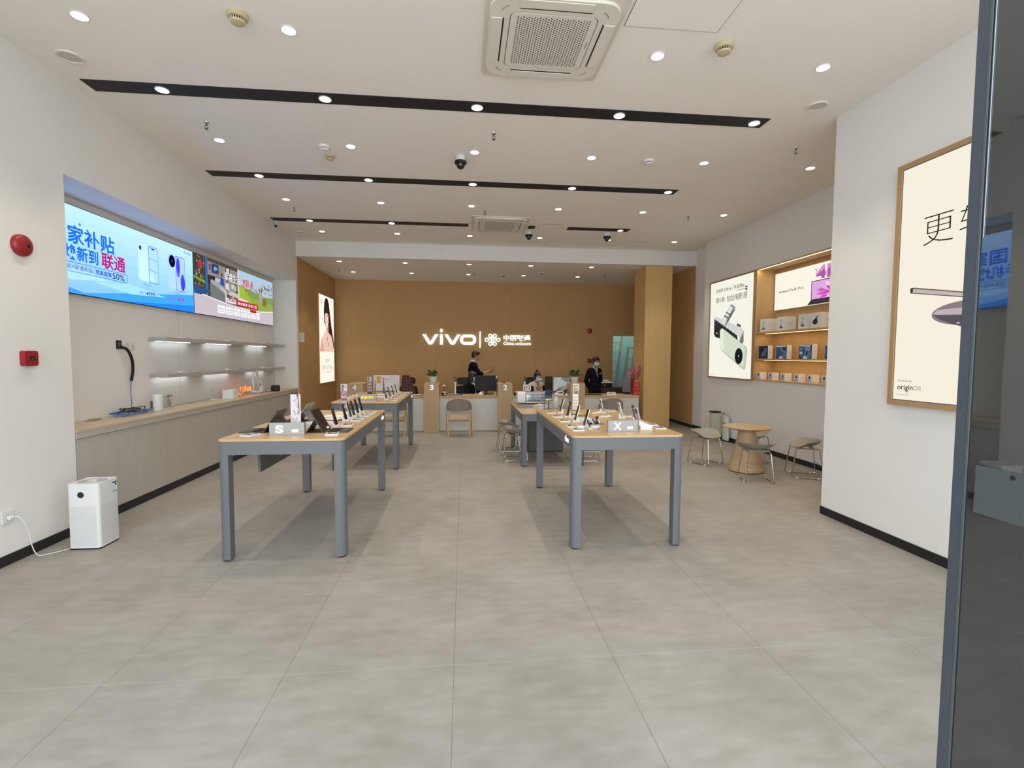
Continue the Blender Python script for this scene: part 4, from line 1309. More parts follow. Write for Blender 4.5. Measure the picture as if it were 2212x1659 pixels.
# dark phone body with grip
q4([(9.80, 2.48), (9.72, 2.52), (8.80, 2.24), (8.70, 2.17), (8.70, 1.98), (8.80, 1.88), (8.86, 2.09)], (214, 214, 210), 4)
q4([(9.80, 2.48), (8.92, 2.10), (8.88, 1.92), (9.74, 2.10), (9.80, 2.16)], (44, 46, 48), 5)
q4([(8.96, 2.29), (8.80, 2.24), (8.82, 2.30), (8.93, 2.33)], (90, 90, 90), 6)
q4([(8.72, 2.17), (8.70, 1.98), (8.80, 1.84), (8.84, 1.99)], (120, 122, 122), 6)
for i in range(8):
    a = 9.74 - i * 0.11
    p.ell(rq(a), 2.43 - i * 0.045, 0.009, 0.009, (220, 222, 200), 7, 8)
    if i in (0, 1):
        p.ell(rq(a), 2.36 - i * 0.05, 0.009, 0.009, (200, 202, 190), 7, 8)
p.rect(rq(9.71), 2.16, rq(9.66), 2.19, (180, 200, 90), 7)
# pale green phone with round camera
q4([(9.56, 2.22), (9.50, 2.27), (9.42, 2.25), (8.60, 1.87), (8.57, 1.80), (8.61, 1.46), (8.68, 1.44), (9.46, 1.80), (9.54, 1.88)], (196, 202, 184), 8)
q4([(9.545, 2.21), (9.49, 2.25), (9.42, 2.235), (8.67, 1.885), (8.645, 1.82), (8.665, 1.49), (9.45, 1.82), (9.53, 1.89)], (216, 224, 202), 9)
q4([(9.545, 2.21), (9.49, 2.25), (9.42, 2.235), (9.39, 1.80), (9.45, 1.82), (9.53, 1.89)], (232, 238, 222), 10)
p.ell(rq(8.845), 1.70, 0.135, 0.155, (70, 74, 70), 11).ell(rq(8.845), 1.70, 0.125, 0.145, (28, 30, 32), 12).ell(rq(8.845), 1.70, 0.02, 0.022, (150, 160, 170), 13)
p.rect(rq(9.95), 1.318, rq(9.72), 1.326, (170, 166, 156), 3)
p.build('picture', t)

M_OAKLINE = wood('oak_niche_lining', (0.52, 0.335, 0.155), 'z', 0.9, 60, 0.5, 0.3)
t = thing('shelving_niche', 'lit wood-lined shelf niche in the right wall', 'shelf unit', (XR, 6.655, 1.262))
N0, N1, NH, ND = -1.725, 1.735, 2.0, 0.36      # y range, height, depth
MB().box(ND, ND + 0.02, N0, N1, 0, NH).build('back_board', M_OAKLINE, t)
MB().box(-0.012, ND, N0, N1, 0, 0.018).build('bottom_board', M_OAKLINE, t)
MB().box(-0.012, ND, N0, N1, NH - 0.018, NH).build('top_board', M_OAKLINE, t)
MB().box(-0.012, ND, N1 - 0.018, N1, 0.018, NH - 0.018).build('side_board', M_OAKLINE, t)
MB().box(-0.012, ND, N0, N0 + 0.018, 0.018, NH - 0.018).build('side_board', M_OAKLINE, t)
M_WARM = em('warm_led_strip', (1.0, 0.66, 0.22), 7.0)
for z, nm_ in ((0.388, 'shelf_board'), (0.862, 'shelf_board')):
    s_ = MB().box(0.0, ND - 0.001, N0 + 0.02, N1 - 0.02, z - 0.024, z).build(nm_, M_OAKLINE, t)
    MB().box(0.14, 0.152, N0 + 0.06, N1 - 0.08, z - 0.028, z - 0.0245).build('led_strip', M_WARM, s_)
    ld = bpy.data.lights.new('shelf_glow', 'AREA')
    ld.shape = 'RECTANGLE'
    ld.size, ld.size_y = 0.012, 3.3
    ld.energy = 3.4
    ld.color = (1.0, 0.74, 0.38)
    lo = bpy.data.objects.new('shelf_glow', ld)
    COL.objects.link(lo)
    lo.location = (0.146, 0, z - 0.03)
    lo.parent = s_
tb = MB().box(0.012, 0.026, N0 + 0.03, N1 - 0.03, NH - 0.022, NH - 0.0185).build('led_strip', M_WARM, t)
ld = bpy.data.lights.new('niche_glow', 'AREA')
ld.shape = 'RECTANGLE'
ld.size, ld.size_y = 0.014, 3.4
ld.energy = 5.5
ld.color = (1.0, 0.74, 0.38)
lo = bpy.data.objects.new('niche_glow', ld)
COL.objects.link(lo)
lo.location = (0.019, 0, NH - 0.025)
lo.parent = tb
for y in (7.55, 6.4):
    MB().box(ND - 0.001, ND - 0.0002, y - 6.655 - .0015, y - 6.655 + .0015, 0.88, 1.3).build('board_seam', pm('wood_seam', (0.16, 0.10, 0.05), 0.8), t)

t = thing('lightbox_poster', 'wide lit tablet poster hanging inside the niche', 'lightbox', (XR + 0.355, 6.95, 2.845))
MB().box(-0.028, 0, -1.40, 1.40, -0.325, 0.325, 0.002).build('panel', M_WHITEM, t)
p = Pic((-0.0285, 1.40, 0), (0, -1, 0), (0, 0, 1), 1.0)
def rn(y):
    return 8.35 - y
z_ = lambda z: z - 2.845
p.rect(0.002, -0.323, 2.798, 0.323, (252, 246, 228))
p.text('vivo', rn(8.24), z_(2.812), rn(7.98), z_(2.858), (60, 54, 50), 2, 0.01)
p.text('Pad6 Pro', rn(7.95), z_(2.812), rn(7.60), z_(2.862), (70, 64, 60), 2)
p.text('V', rn(7.35), z_(3.04), rn(7.29), z_(3.10), (150, 60, 130), 2)
p.text('4K', rn(7.33), z_(2.92), rn(6.78), z_(3.13), (212, 140, 200), 2, 0.04)
p.text('4K', rn(7.32), z_(2.92), rn(6.79), z_(3.06), (176, 90, 170), 3, 0.02)
p.rr(rn(7.42), z_(2.60), rn(6.42), z_(2.905), 0.012, (50, 40, 52), 4)
p.rect(rn(7.405), z_(2.612), rn(6.435), z_(2.893), (226, 170, 222), 5)
random.seed(4)
for i in range(26):
    a = i * 2 * PI / 13 + (0.2 if i > 12 else 0)
    l = 0.30 if i < 13 else 0.17
    cu, cv = rn(6.98), z_(2.72)
    cc = random.choice([(206, 96, 190), (236, 170, 226), (176, 60, 160), (246, 206, 240), (150, 44, 140)])
    pts = [(cu + l * .12 * math.cos(a + 1.2), cv + l * .10 * math.sin(a + 1.2)), (cu + l * .75 * math.cos(a - .2), cv + l * .42 * math.sin(a - .2)), (cu + l * 1.1 * math.cos(a), cv + l * .52 * math.sin(a)), (cu + l * .75 * math.cos(a + .22), cv + l * .42 * math.sin(a + .22))]
    pts = [(min(max(u, rn(7.40)), rn(6.44)), min(max(v, z_(2.614)), z_(2.891))) for u, v in pts]
    p.poly(pts, cc, 6 + (i > 12))
p.poly([(rn(7.50), z_(2.53)), (rn(6.30), z_(2.53)), (rn(6.40), z_(2.60)), (rn(7.42), z_(2.60))], (66, 54, 62), 4)
p.build('picture', t)

# boxes on the three niche shelves
def shelf_box(name, label, y, z, w, d, h, group, face, xface=5.32):
    """front face towards the room (-x), long side w along y"""
    t = thing(name, label, 'box', (xface + d / 2, y, z), 0, group)
    MB().box(-d / 2, d / 2, -w / 2, w / 2, 0, h, 0.0015, seg=1).build('carton', M_WHITEM, t)
    p = Pic((-d / 2 - 0.0002, w / 2, 0), (0, -1, 0), (0, 0, 1))
    face(p, w, h)
    p.build('printed_front', t)
    p = Pic((-d / 2, -w / 2 - 0.0002, 0), (1, 0, 0), (0, 0, 1))
    p.rect(d * .4, h * .5, d * .72, h * .53, (150, 146, 140))
    p.build('printed_side', t)
def f_stand(p, w, h):
    p.poly([(w * .38, h * .45), (w * .5, h * .48), (w * .56, h * .80), (w * .46, h * .82)], (206, 202, 196), 1)
    p.poly([(w * .22, h * .22), (w * .55, h * .16), (w * .72, h * .26), (w * .4, h * .36)], (120, 116, 112), 1)
    p.poly([(w * .42, h * .36), (w * .5, h * .34), (w * .52, h * .46), (w * .45, h * .46)], (70, 66, 64), 2)
    p.rect(w * .3, h * .72, w * .52, h * .74, (120, 116, 112), 2)
def f_camera(p, w, h):
    p.ell(w * .40, h * .40, w * .26, h * .16, (70, 66, 66), 1).poly([(w * .3, h * .5), (w * .62, h * .5), (w * .58, h * .68), (w * .40, h * .66)], (84, 80, 78), 1)
    p.ell(w * .58, h * .72, w * .07, h * .06, (60, 56, 56), 1).ell(w * .42, h * .38, w * .1, h * .1, (40, 38, 38), 2)
def f_blue1(p, w, h):
    p.rect(w * .02, h * .02, w * .98, h * .98, (30, 36, 58), 1)
    for i in range(4):
        p.poly([(w * (.1 + .1 * i), h * .15), (w * (.3 + .15 * i), h * .3), (w * .9, h * (.5 + .1 * i)), (w * .85, h * (.6 + .1 * i)), (w * .4, h * .5)], (54 + 12 * i, 74 + 14 * i, 112 + 14 * i), 2 + i)
    p.rect(w * .72, h * .08, w * .76, h * .3, (200, 200, 210), 8)
def f_blue2(p, w, h):
    p.rect(w * .02, h * .02, w * .98, h * .98, (40, 62, 108), 1)
    p.ell(w * .36, h * .5, w * .3, h * .42, (112, 150, 190), 2, 20).ell(w * .30, h * .5, w * .2, h * .36, (60, 84, 130), 3, 20)
    p.ell(w * .75, h * .35, w * .2, h * .3, (90, 130, 180), 2, 20)
    p.rect(w * .05, h * .86, w * .9, h * .95, (212, 224, 236), 4)
    p.rect(w * .36, h * .03, w * .66, h * .2, (222, 222, 220), 5)
def f_blue3(p, w, h):
    f_blue2(p, w, h)
    p.ell(w * .72, h * .72, w * .15, h * .14, (210, 228, 244), 6, 16).ell(w * .72, h * .72, w * .09, h * .08, (60, 90, 140), 7, 16)
    p.rect(w * .1, h * .66, w * .3, h * .72, (214, 230, 244), 6).ell(w * .2, h * .42, w * .12, h * .1, (206, 224, 240), 6, 14)
def f_small(p, w, h):
    p.rect(w * .05, h * .03, w * .95, h * .97, (214, 212, 210), 1)
    p.poly([(w * .3, h * .5), (w * .72, h * .5), (w * .64, h * .78), (w * .5, h * .86), (w * .36, h * .74)], (60, 50, 48), 2)
    for i in range(3):
        p.rect(w * .18, h * (.14 + .09 * i), w * .8, h * (.18 + .09 * i), (140, 138, 136), 2)
SZ = (1.262 + 0.018, 1.262 + 0.388, 1.262 + 0.862)
g = 'white gift boxes on the upper niche shelf'
for lab, y, f in (('white carton with a phone stand picture at the far left of the upper niche shelf', 8.20, f_stand), ('white carton with a phone stand picture, second on the upper niche shelf', 7.72, f_stand),
                  ('white carton with a phone stand picture, third on the upper niche shelf', 7.20, f_stand), ('white carton with a black camera grip picture on the upper niche shelf', 6.91, f_camera)):
    shelf_box('gift_box', lab, y, SZ[2], 0.22, 0.185, 0.235, g, f)
g = 'dark blue boxes on the middle niche shelf'
for lab, y, w, f in (('darkest blue box at the far left of the middle niche shelf', 8.19, 0.27, f_blue1), ('blue curved-pattern box second on the middle niche shelf', 7.70, 0.29, f_blue2),
                     ('bright blue box with white circles third on the middle niche shelf', 7.12, 0.30, f_blue3), ('blue box nearest the entrance end of the middle niche shelf', 6.56, 0.30, f_blue2)):
    shelf_box('tablet_box', lab, y, SZ[1], w, 0.085, 0.235, g, f)
g = 'small white boxes on the lower niche shelf'
for i, y in enumerate((8.315, 7.97, 7.64, 7.305, 7.005, 6.70)):
    shelf_box('earphone_box', 'small white box with dark earphone picture, %s on the lower niche shelf' % ('leftmost', 'second from left', 'third from left', 'fourth from left', 'fifth from left', 'nearest the entrance')[i], y, SZ[0], 0.115, 0.12, 0.132, g, f_small)

# ------------------------------------------------------------------ entrance door leaf, standing open on the right
M_FRAME = pm('slate_blue_door_frame', (0.045, 0.055, 0.068), 0.4, spec=0.5, noise=0.05, nscale=30)
M_DGLASS = pm('dark_tinted_door_glass', (0.011, 0.016, 0.017), 0.02, spec=1.0, ior=1.8, noise=0.06, nscale=4)
t = MB().box(1.213, 1.265, 1.052, 1.082, 0.01, 3.2, 0.002).build('door_2', M_FRAME)
struct(t, 'slate grey edge of the open glass entrance door on the right')
gl = MB().box(1.215, 1.232, 0.02, 1.0525, 0.01, 3.2).build('glass', M_DGLASS, t)
MB().box(1.2115, 1.2148, 1.047, 1.0535, 0.01, 3.2, 0.001).build('seal', pm('grey_rubber_seal', (0.06, 0.072, 0.076), 0.3), t)
MB().box(1.2125, 1.2148, 1.0405, 1.0425, 1.95, 3.2, 0.0006).build('highlight_bead', pm('satin_highlight_bead', (0.36, 0.41, 0.44), 0.35, metal=0.6), t)  # pale strip standing in for the highlight along the upper glass edge
lk = MB().box(1.2118, 1.2148, 0.71, 1.028, 1.300, 1.415, 0.0015).build('lock_plate', pm('satin_lock_plate', (0.055, 0.065, 0.067), 0.3, spec=0.6), t)
MB().cyl((1.2113, 0.948, 1.403), (1.2119, 0.948, 1.403), 0.0055, n=16).build('keyhole', M_DARK, lk)

# ------------------------------------------------------------------ display tables
def letter_v(w, h, s):
    """rounded-bottom v outline"""
    return [(0, h), (s * 1.15, h), (w / 2, s * 0.95), (w - s * 1.15, h), (w, h), (w / 2 + s * 0.75, 0.06 * h), (w / 2 + s * 0.4, 0), (w / 2 - s * 0.4, 0), (w / 2 - s * 0.75, 0.06 * h)]
def logo_word(parent, M, w, h, dep, mat, name='letter', single=True):
    """the four-letter lower-case shop word; each letter a solid; M maps (x, z, depth) to place"""
    s = h * 0.30
    shapes = []
    wv = w * 0.30
    wo = w * 0.30
    shapes.append([letter_v(wv, h, s)])
    xi = w * 0.325
    shapes.append([[(xi, 0), (xi + s, 0), (xi + s, h), (xi, h)], [(xi + s / 2, h * 1.12), (xi + s * 1.1, h * 1.36), (xi + s / 2, h * 1.6), (xi - s * .1, h * 1.36)]])
    shapes.append([[(p[0] + w * 0.41, p[1]) for p in letter_v(wv, h, s)]])
    xo = w - wo
    out = []
    for sh in shapes + ['o']:
        mb = MB()
        if sh == 'o':
            mb.ring(rrect(xo, w, 0, h, h * 0.42, 6), rrect(xo + s * 1.0, w - s * 1.0, s * .95, h - s * .95, h * 0.17, 6), 0, dep, M)
        else:
            for pl in sh:
                if len(pl) == 9:
                    # concave: build as two convex strips
                    mb.prism([pl[0], pl[8], pl[7], pl[2], pl[1]], 0, dep, M)
                    mb.prism([pl[2], pl[7], pl[6], pl[5], pl[4], pl[3]], 0, dep, M)
                else:
                    mb.prism(pl, 0, dep, M)
        out.append(mb.bm if single else mb.build(name, mat, parent))
    if single:
        mb = MB()
        for b in out:
            mb.merge(b)
        return mb.build(name, mat, parent)
    return out

def plate_with_hole(x0, x1, y0, y1, r, hx0, hx1, hy0, hy1, z0, z1):
    """rounded rectangular slab with a rectangular opening, made of abutting pieces"""
    mb = MB()
    o = rrect(x0, x1, y0, y1, r, 6)
    mb.prism([p for p in o if p[1] >= y1 - r - 1e-6] + [(x0, hy1), (x1, hy1)], z0, z1)
    mb.prism([(x1, hy0), (x0, hy0)] + [p for p in o if p[1] <= y0 + r + 1e-6], z0, z1)
    mb.box(x0, hx0, hy0, hy1, z0, z1)
    mb.box(hx1, x1, hy0, hy1, z0, z1)
    return mb

def display_table(label, x0, x1, y0, y1, h, logo=None, hole=None):
    cx, cy = (x0 + x1) / 2, (y0 + y1) / 2
    w, d = (x1 - x0) / 2, (y1 - y0) / 2
    t = thing('display_table', label, 'table', (cx, cy, 0), 0, 'grey display tables with wooden tops')
    if hole:
        mb = plate_with_hole(-w, w, -d, d, 0.05, hole[0] - cx, hole[1] - cx, hole[2] - cy, hole[3] - cy, h - 0.020, h)
        mb.build('tabletop', M_TABLETOP, t)
        MB().ring([(hole[0] - cx - .004, hole[2] - cy - .004), (hole[1] - cx + .004, hole[2] - cy - .004), (hole[1] - cx + .004, hole[3] - cy + .004), (hole[0] - cx - .004, hole[3] - cy + .004)],
                  [(hole[0] - cx, hole[2] - cy), (hole[1] - cx, hole[2] - cy), (hole[1] - cx, hole[3] - cy), (hole[0] - cx, hole[3] - cy)], h - 0.09, h - 0.021).build('cable_tray', M_DARK, t)
        MB().box(hole[0] - cx - .004, hole[1] - cx + .004, hole[2] - cy - .004, hole[3] - cy + .004, h - 0.094, h - 0.09).build('tray_bottom', M_DARK, t)
    else:
        mb = MB()
        o = rrect(-w, w, -d, d, 0.05, 8)
        i = rrect(-w + .004, w - .004, -d + .004, d - .004, 0.046, 8)
        mb.prism(o, h - 0.017, h - 0.004, None, True)
        n = len(o)
        mb.add([(p[0], p[1], h - .004) for p in o] + [(p[0], p[1], h) for p in i], [(q, (q + 1) % n, n + (q + 1) % n, n + q) for q in range(n)] + [tuple(range(n, 2 * n))], None, True)
        mb.add([(p[0], p[1], h - .017) for p in o] + [(p[0], p[1], h - 0.02) for p in i], [(q, n + q, n + (q + 1) % n, (q + 1) % n) for q in range(n)] + [tuple(range(2 * n - 1, n - 1, -1))], None, True)
        mb.build('tabletop', M_TABLETOP, t)
    e = 0.004
    a = 0.105
    MB().ring(rrect(-w + e, w - e, -d + e, d - e, 0.05, 8), rrect(-w + e + .03, w - e - .03, -d + e + .03, d - e - .03, 0.03, 8), h - 0.02 - a, h - 0.0205, None, True).build('apron', M_GREY, t)
    L = 0.082
    for sx in (-1, 1):
        for sy in (-1, 1):
            # leg section: square with a large rounded outer corner
            rr_ = 0.05
            pts = [(-w + e + L, -d + e), (-w + e + L, -d + e + L), (-w + e, -d + e + L)]
            pts += [(-w + e + rr_ + rr_ * math.cos(R(180 + 90 * q / 8)), -d + e + rr_ + rr_ * math.sin(R(180 + 90 * q / 8))) for q in range(9)]
            P = [(p[0] * -sx, p[1] * -sy) for p in pts]
            lg = MB().prism(P, 0.014, h - 0.0205 - a, None, True).build('leg', M_GREY, t)
            for f in lg.data.polygons:
                if abs(f.normal.z) > .9:
                    f.use_smooth = False
            lx, ly = sx * (w - e - L * .5), sy * (d - e - L * .5)
            MB().lathe([(0.024, 0), (0.024, 0.0138)], 14, (lx, ly, 0)).build('foot', M_DARK, lg)
    if logo:
        side, yy = logo
        s = 0.155
        if side == 'right':
            M = Matrix(((0, 0, 1, w - e), (1, 0, 0, yy - cy - s / 2), (0, 1, 0, h - 0.09), (0, 0, 0, 1)))
        else:
            M = Matrix(((0, 0, -1, -w + e), (-1, 0, 0, yy - cy + s / 2), (0, 1, 0, h - 0.09), (0, 0, 0, 1)))
        logo_word(t, M, s, 0.036, 0.004, M_SIGNLIT, 'lit_logo')
    return t
TZ = 0.995
display_table('display table at front left with the lit S sign', -1.95, -0.958, 4.04, 6.165, TZ, ('right', 5.93))
display_table('display table at front right with the lit X sign', 0.925, 1.925, 4.04, 6.12, TZ, ('left', 4.27), (1.245, 1.412, 4.70, 5.44))
display_table('display table behind the front left one, with the yellow lit sign', -1.905, -0.938, 7.20, 9.32, TZ, ('right', 9.10))
display_table('lower display table at the back right carrying the printer', 0.873, 1.855, 7.22, 8.92, 0.82)
t = thing('flap_door', 'grey metal flap with lock hanging under the front left table', 'flap', (-1.70, 4.665, 0.68))
MB().box(-0.02, 0, -0.415, 0.415, 0, 0.19, 0.001).build('panel', M_GREYDK, t)
MB().cyl((0, 0.0, 0.06), (0.010, 0.0, 0.06), 0.011, n=14).build('lock', M_CHROME, t)
t = thing('pedestal_cabinet', 'dark grey metal pedestal cabinet under the printer table', 'cabinet', (1.46, 8.56, 0))
MB().box(-0.31, 0.297, -0.21, 0.21, 0.02, 0.66, 0.004).build('body', M_GREYDK, t)
MB().box(-0.30, 0.287, -0.19, 0.19, 0.0, 0.02).build('plinth', M_BLACK, t)
MB().box(-0.305, 0.292, -0.216, -0.2105, 0.06, 0.64, 0.002).build('door', M_GREYDK, t)

# ------------------------------------------------------------------ sled stools
V3 = Vector
def make_stool():
    t = thing('sled_stool', 'stool', 'stool')
    # saddle seat: low at the front (-y), raised rim at the back (+y)
    n, m = 40, 9
    def srf(i, j):
        a = 2 * PI * i / n
        r = j / (m - 1)
        ca, sa = math.cos(a), math.sin(a)
        ex = abs(ca) ** 0.85 * (1 if ca >= 0 else -1)
        ey = abs(sa) ** 0.85 * (1 if sa >= 0 else -1)
        x, y = 0.235 * r * ex, 0.20 * r * ey
        up = 0.5 + 0.5 * math.tanh(3.0 * (sa + 0.30))
        z = 0.437 + 0.090 * r ** 2.2 * up - 0.006 * r ** 3 * (1 - up)
        return x, y, z
    v = [(0, 0, 0.437)]
    for j in range(1, m):
        for i in range(n):
            v.append(srf(i, j))
    f = [(0, 1 + i, 1 + (i + 1) % n) for i in range(n)]
    for j in range(m - 2):
        for i in range(n):
            k = (i + 1) % n
            f.append((1 + j * n + i, 1 + (j + 1) * n + i, 1 + (j + 1) * n + k, 1 + j * n + k))
    mb = MB()
    off = len(v)
    v2 = [(p[0] * (0.93 if q else 1), p[1] * (0.93 if q else 1), p[2] - 0.014) for q, p in enumerate(v)]
    f2 = [tuple(reversed([x + off for x in g])) for g in f]
    rim = [(1 + (m - 2) * n + i, 1 + (m - 2) * n + (i + 1) % n, off + 1 + (m - 2) * n + (i + 1) % n, off + 1 + (m - 2) * n + i) for i in range(n)]
    mb.add(v + v2, f + f2 + [tuple(reversed(g)) for g in rim], None, True)
    mb.build('seat', M_SEAT, t)
    fr = {}
    for s in (-1, 1):
        corners = [((s * 0.138, 0.145, 0.412), 0.03), ((s * 0.178, 0.20, 0.011), 0.04), ((s * 0.178, -0.20, 0.011), 0.04), ((s * 0.138, -0.145, 0.412), 0.03)]
        pth = []
        for q in range(4):
            c, rad = V3(corners[q][0]), corners[q][1]
            pv, nx = V3(corners[q - 1][0]), V3(corners[(q + 1) % 4][0])
            e0, e1 = c + (pv - c).normalized() * rad, c + (nx - c).normalized() * rad
            for w in range(6):
                tt = w / 5
                pth.append(e0 * (1 - tt) ** 2 + c * 2 * tt * (1 - tt) + e1 * tt * tt)
        g = MB().tube(pth, 0.0078, 8, True).build('sled_leg', M_CHROME, t)
        fr[s] = g
        for yy in (-0.135, 0.135):
            MB().box(s * 0.18 - 0.010, s * 0.18 + 0.010, yy - 0.016, yy + 0.016, 0.0, 0.020, 0.003).build('floor_glide', pm('clear_plastic_glide', (0.62, 0.60, 0.56), 0.3), g)
    MB().tube([(-0.161, 0.176, 0.185), (0.161, 0.176, 0.185)], 0.006, 8).build('stretcher', M_CHROME, t)
    MB().tube([(-0.161, -0.176, 0.185), (0.161, -0.176, 0.185)], 0.006, 8).build('stretcher', M_CHROME, t)
    for yy in (-0.07, 0.07):
        MB().box(-0.136, 0.136, yy - 0.012, yy + 0.012, 0.405, 0.424, 0.003).build('seat_bracket', M_SEAT, t)
    return t
stool = make_stool()
def place_stool(x, y, fx, fy, label, first=[True]):
    rz = math.atan2(fy, fx) + PI / 2        # local -y (the low front) points along (fx, fy)
    g = 'taupe sled stools'
    if first[0]:
        first[0] = False
        stool.location = (x, y, 0)
        stool.rotation_euler = (0, 0, rz)
        stool['label'] = label
        stool['group'] = g
        return stool
    return dup(stool, (x, y, 0), rz, label, g)
place_stool(3.815, 7.28, 0.42, -0.90, 'taupe stool left of the round wooden table')
place_stool(3.97, 6.19, 0.28, 0.96, 'taupe stool in front of the round wooden table')
place_stool(4.80, 6.36, -0.94, 0.35, 'taupe stool right of the round table, partly behind the wall corner')
place_stool(4.66, 7.33, -0.85, -0.5, 'taupe stool half hidden behind the round wooden table')
place_stool(0.83, 7.80, 1.0, 0.0, 'nearer of the two taupe stools left of the printer table')
place_stool(0.80, 8.56, 1.0, 0.0, 'farther of the two taupe stools left of the printer table')
place_stool(1.97, 7.68, -1.0, 0.05, 'taupe stool right of the printer table, seen under the X table')
place_stool(2.22, 8.42, -1.0, 0.1, 'farther taupe stool right of the printer table')

t = thing('round_table', 'low round wooden table on a tapered cone base', 'table', (4.165, 6.735, 0))
MB().lathe([(0.225, 0), (0.23, 0.008), (0.225, 0.012)], 40).build('floor_ring', M_BLACK, t)
MB().lathe([(0.238, 0.012), (0.237, 0.03), (0.115, 0.585), (0.13, 0.60)], 48).build('cone_base', M_WOODPALE, t)
MB().lathe([(0.13, 0.60), (0.21, 0.615), (0.325, 0.644), (0.335, 0.652), (0.335, 0.658), (0.331, 0.662), (0.02, 0.662)], 56).build('tabletop', M_TABLETOP, t)

# floor standing box by the right wall
t = thing('floor_heater', 'pale green and white upright box standing on the floor by the right wall', 'heater', (5.06, 9.33, 0))
MB().box(-0.095, 0.095, -0.06, 0.10, 0.0, 0.06, 0.006).build('base', pm('lime_green_plastic', (0.40, 0.45, 0.10), 0.4), t)
MB().box(-0.085, 0.075, -0.085, 0.05, 0.06, 0.56, 0.006).build('front_panel', pm('pale_green_panel', (0.50, 0.51, 0.38), 0.45, noise=0.06, nscale=12), t)
MB().box(0.0755, 0.10, -0.08, 0.06, 0.06, 0.48, 0.003).build('side_panel', pm('lime_green_plastic', (0.40, 0.45, 0.10), 0.4), t)
MB().box(-0.08, 0.10, -0.08, 0.085, 0.561, 0.59, 0.006).build('top_cap', M_DARK, t)
MB().tube(smooth_path([(-0.085, 0.03, 0.42), (-0.13, 0.05, 0.40), (-0.17, 0.08, 0.25), (-0.20, 0.12, 0.06), (-0.22, 0.02, 0.006), (-0.1, -0.2, 0.006), (-0.3, -0.3, 0.006)], 8), 0.004, 6).build('cord', M_SHELF, t)
t = thing('folded_trolley', 'white folded trolley frame leaning on wall beside the pale green box', 'trolley', (5.235, 9.18, 0))
MB().box(-0.03, 0.0, -0.10, 0.10, 0.02, 0.50, 0.006).build('panel', M_WHITEM, t)
MB().tube(smooth_path([(-0.005, -0.11, 0.03), (-0.005, -0.11, 0.45), (-0.02, -0.09, 0.54), (-0.02, 0.09, 0.56), (-0.005, 0.11, 0.45), (-0.005, 0.11, 0.03)], 6), 0.009, 8).build('frame', M_SILVER, t)
MB().box(-0.06, -0.03, -0.09, 0.09, 0.36, 0.375, 0.002).build('handle', M_SHELF, t)
MB().box(-0.035, 0.005, -0.115, 0.115, 0.0, 0.02).build('foot', M_DARK, t)

# ------------------------------------------------------------------ wooden customer chairs
def make_chair():
    t = thing('wooden_chair', 'chair', 'chair')
    for s in (-1, 1):
        MB().tube([(s * 0.215, -0.185, 0.0), (s * 0.245, -0.035, 0.64)], [0.016, 0.015], 10).build('leg', M_BEECH, t)
        MB().tube([(s * 0.268, 0.175, 0.0), (s * 0.248, 0.02, 0.64)], [0.016, 0.015], 10).build('leg', M_BEECH, t)
        MB().box(s * 0.246 - 0.017, s * 0.246 + 0.017, -0.06, 0.045, 0.63, 0.662, 0.008).build('armrest', M_BEECH, t)
    MB().box(-0.205, 0.205, -0.175, 0.20, 0.345, 0.372, 0.006).build('seat_frame', M_BEECH, t)
    MB().prism(rrect(-0.212, 0.212, -0.185, 0.215, 0.05), 0.372, 0.43, None, True).build('cushion', M_CUSHION, t)
    MB().tube([(-0.25, 0.105, 0.30), (0.25, 0.105, 0.30)], 0.011, 8).build('stretcher', M_BEECH, t)
    MB().tube([(-0.225, -0.11, 0.35), (0.225, -0.11, 0.35)], 0.011, 8).build('stretcher', M_BEECH, t)
    n, m = 24, 7
    v = []
    for side in (0, 1):
        for i in range(n + 1):
            a = R(-86 + 172 * i / n)
            rx, ry = (0.262, 0.20) if side == 0 else (0.238, 0.176)
            zt = 0.625 + 0.175 * max(0, math.cos(a)) ** 0.9
            zb = 0.535 + 0.03 * (1 - max(0, math.cos(a)))
            for j in range(m):
                v.append((rx * math.sin(a), -0.025 - ry * math.cos(a), zb + (zt - zb) * j / (m - 1)))
    f = []
    o = (n + 1) * m
    for i in range(n):
        for j in range(m - 1):
            a_, b_, c_, d_ = i * m + j, (i + 1) * m + j, (i + 1) * m + j + 1, i * m + j + 1
            f += [(a_, b_, c_, d_), (o + d_, o + c_, o + b_, o + a_)]
        f += [(i * m, o + i * m, o + (i + 1) * m, (i + 1) * m), (i * m + m - 1, (i + 1) * m + m - 1, o + (i + 1) * m + m - 1, o + i * m + m - 1)]
    f += [tuple(q for q in (j, j + 1, o + j + 1, o + j)) for j in range(m - 1)]
    f += [tuple(q for q in (n * m + j + 1, n * m + j, o + n * m + j, o + n * m + j + 1)) for j in range(m - 1)]
    mb = MB()
    mb.add(v, f, None, True)
    br = mb.build('backrest', M_FABRIC, t)
    path = []
    for i in range(n + 1):
        a = R(-86 + 172 * i / n)
        path.append((0.25 * math.sin(a), -0.025 - 0.188 * math.cos(a), 0.628 + 0.175 * max(0, math.cos(a)) ** 0.9))
    MB().tube(path, 0.011, 8).build('top_rail', M_BEECH, br)
    return t
ch = make_chair()
g = 'beech customer chairs with taupe round backs'
ch.location = (-0.084, 10.23, 0)
ch['label'] = 'wooden chair with rounded taupe back facing the counter, between pillars 3 and 2'
ch['group'] = g
dup(ch, (-1.43, 10.28, 0), R(2), 'wooden chair mostly hidden behind the left back table', g)
dup(ch, (3.19, 10.25, 0), R(-4), 'wooden chair whose rounded back shows above the X table', g)
dup(ch, (-2.34, 10.28, 0), R(4), 'wooden chair by the left wooden wall, behind the left back table', g)

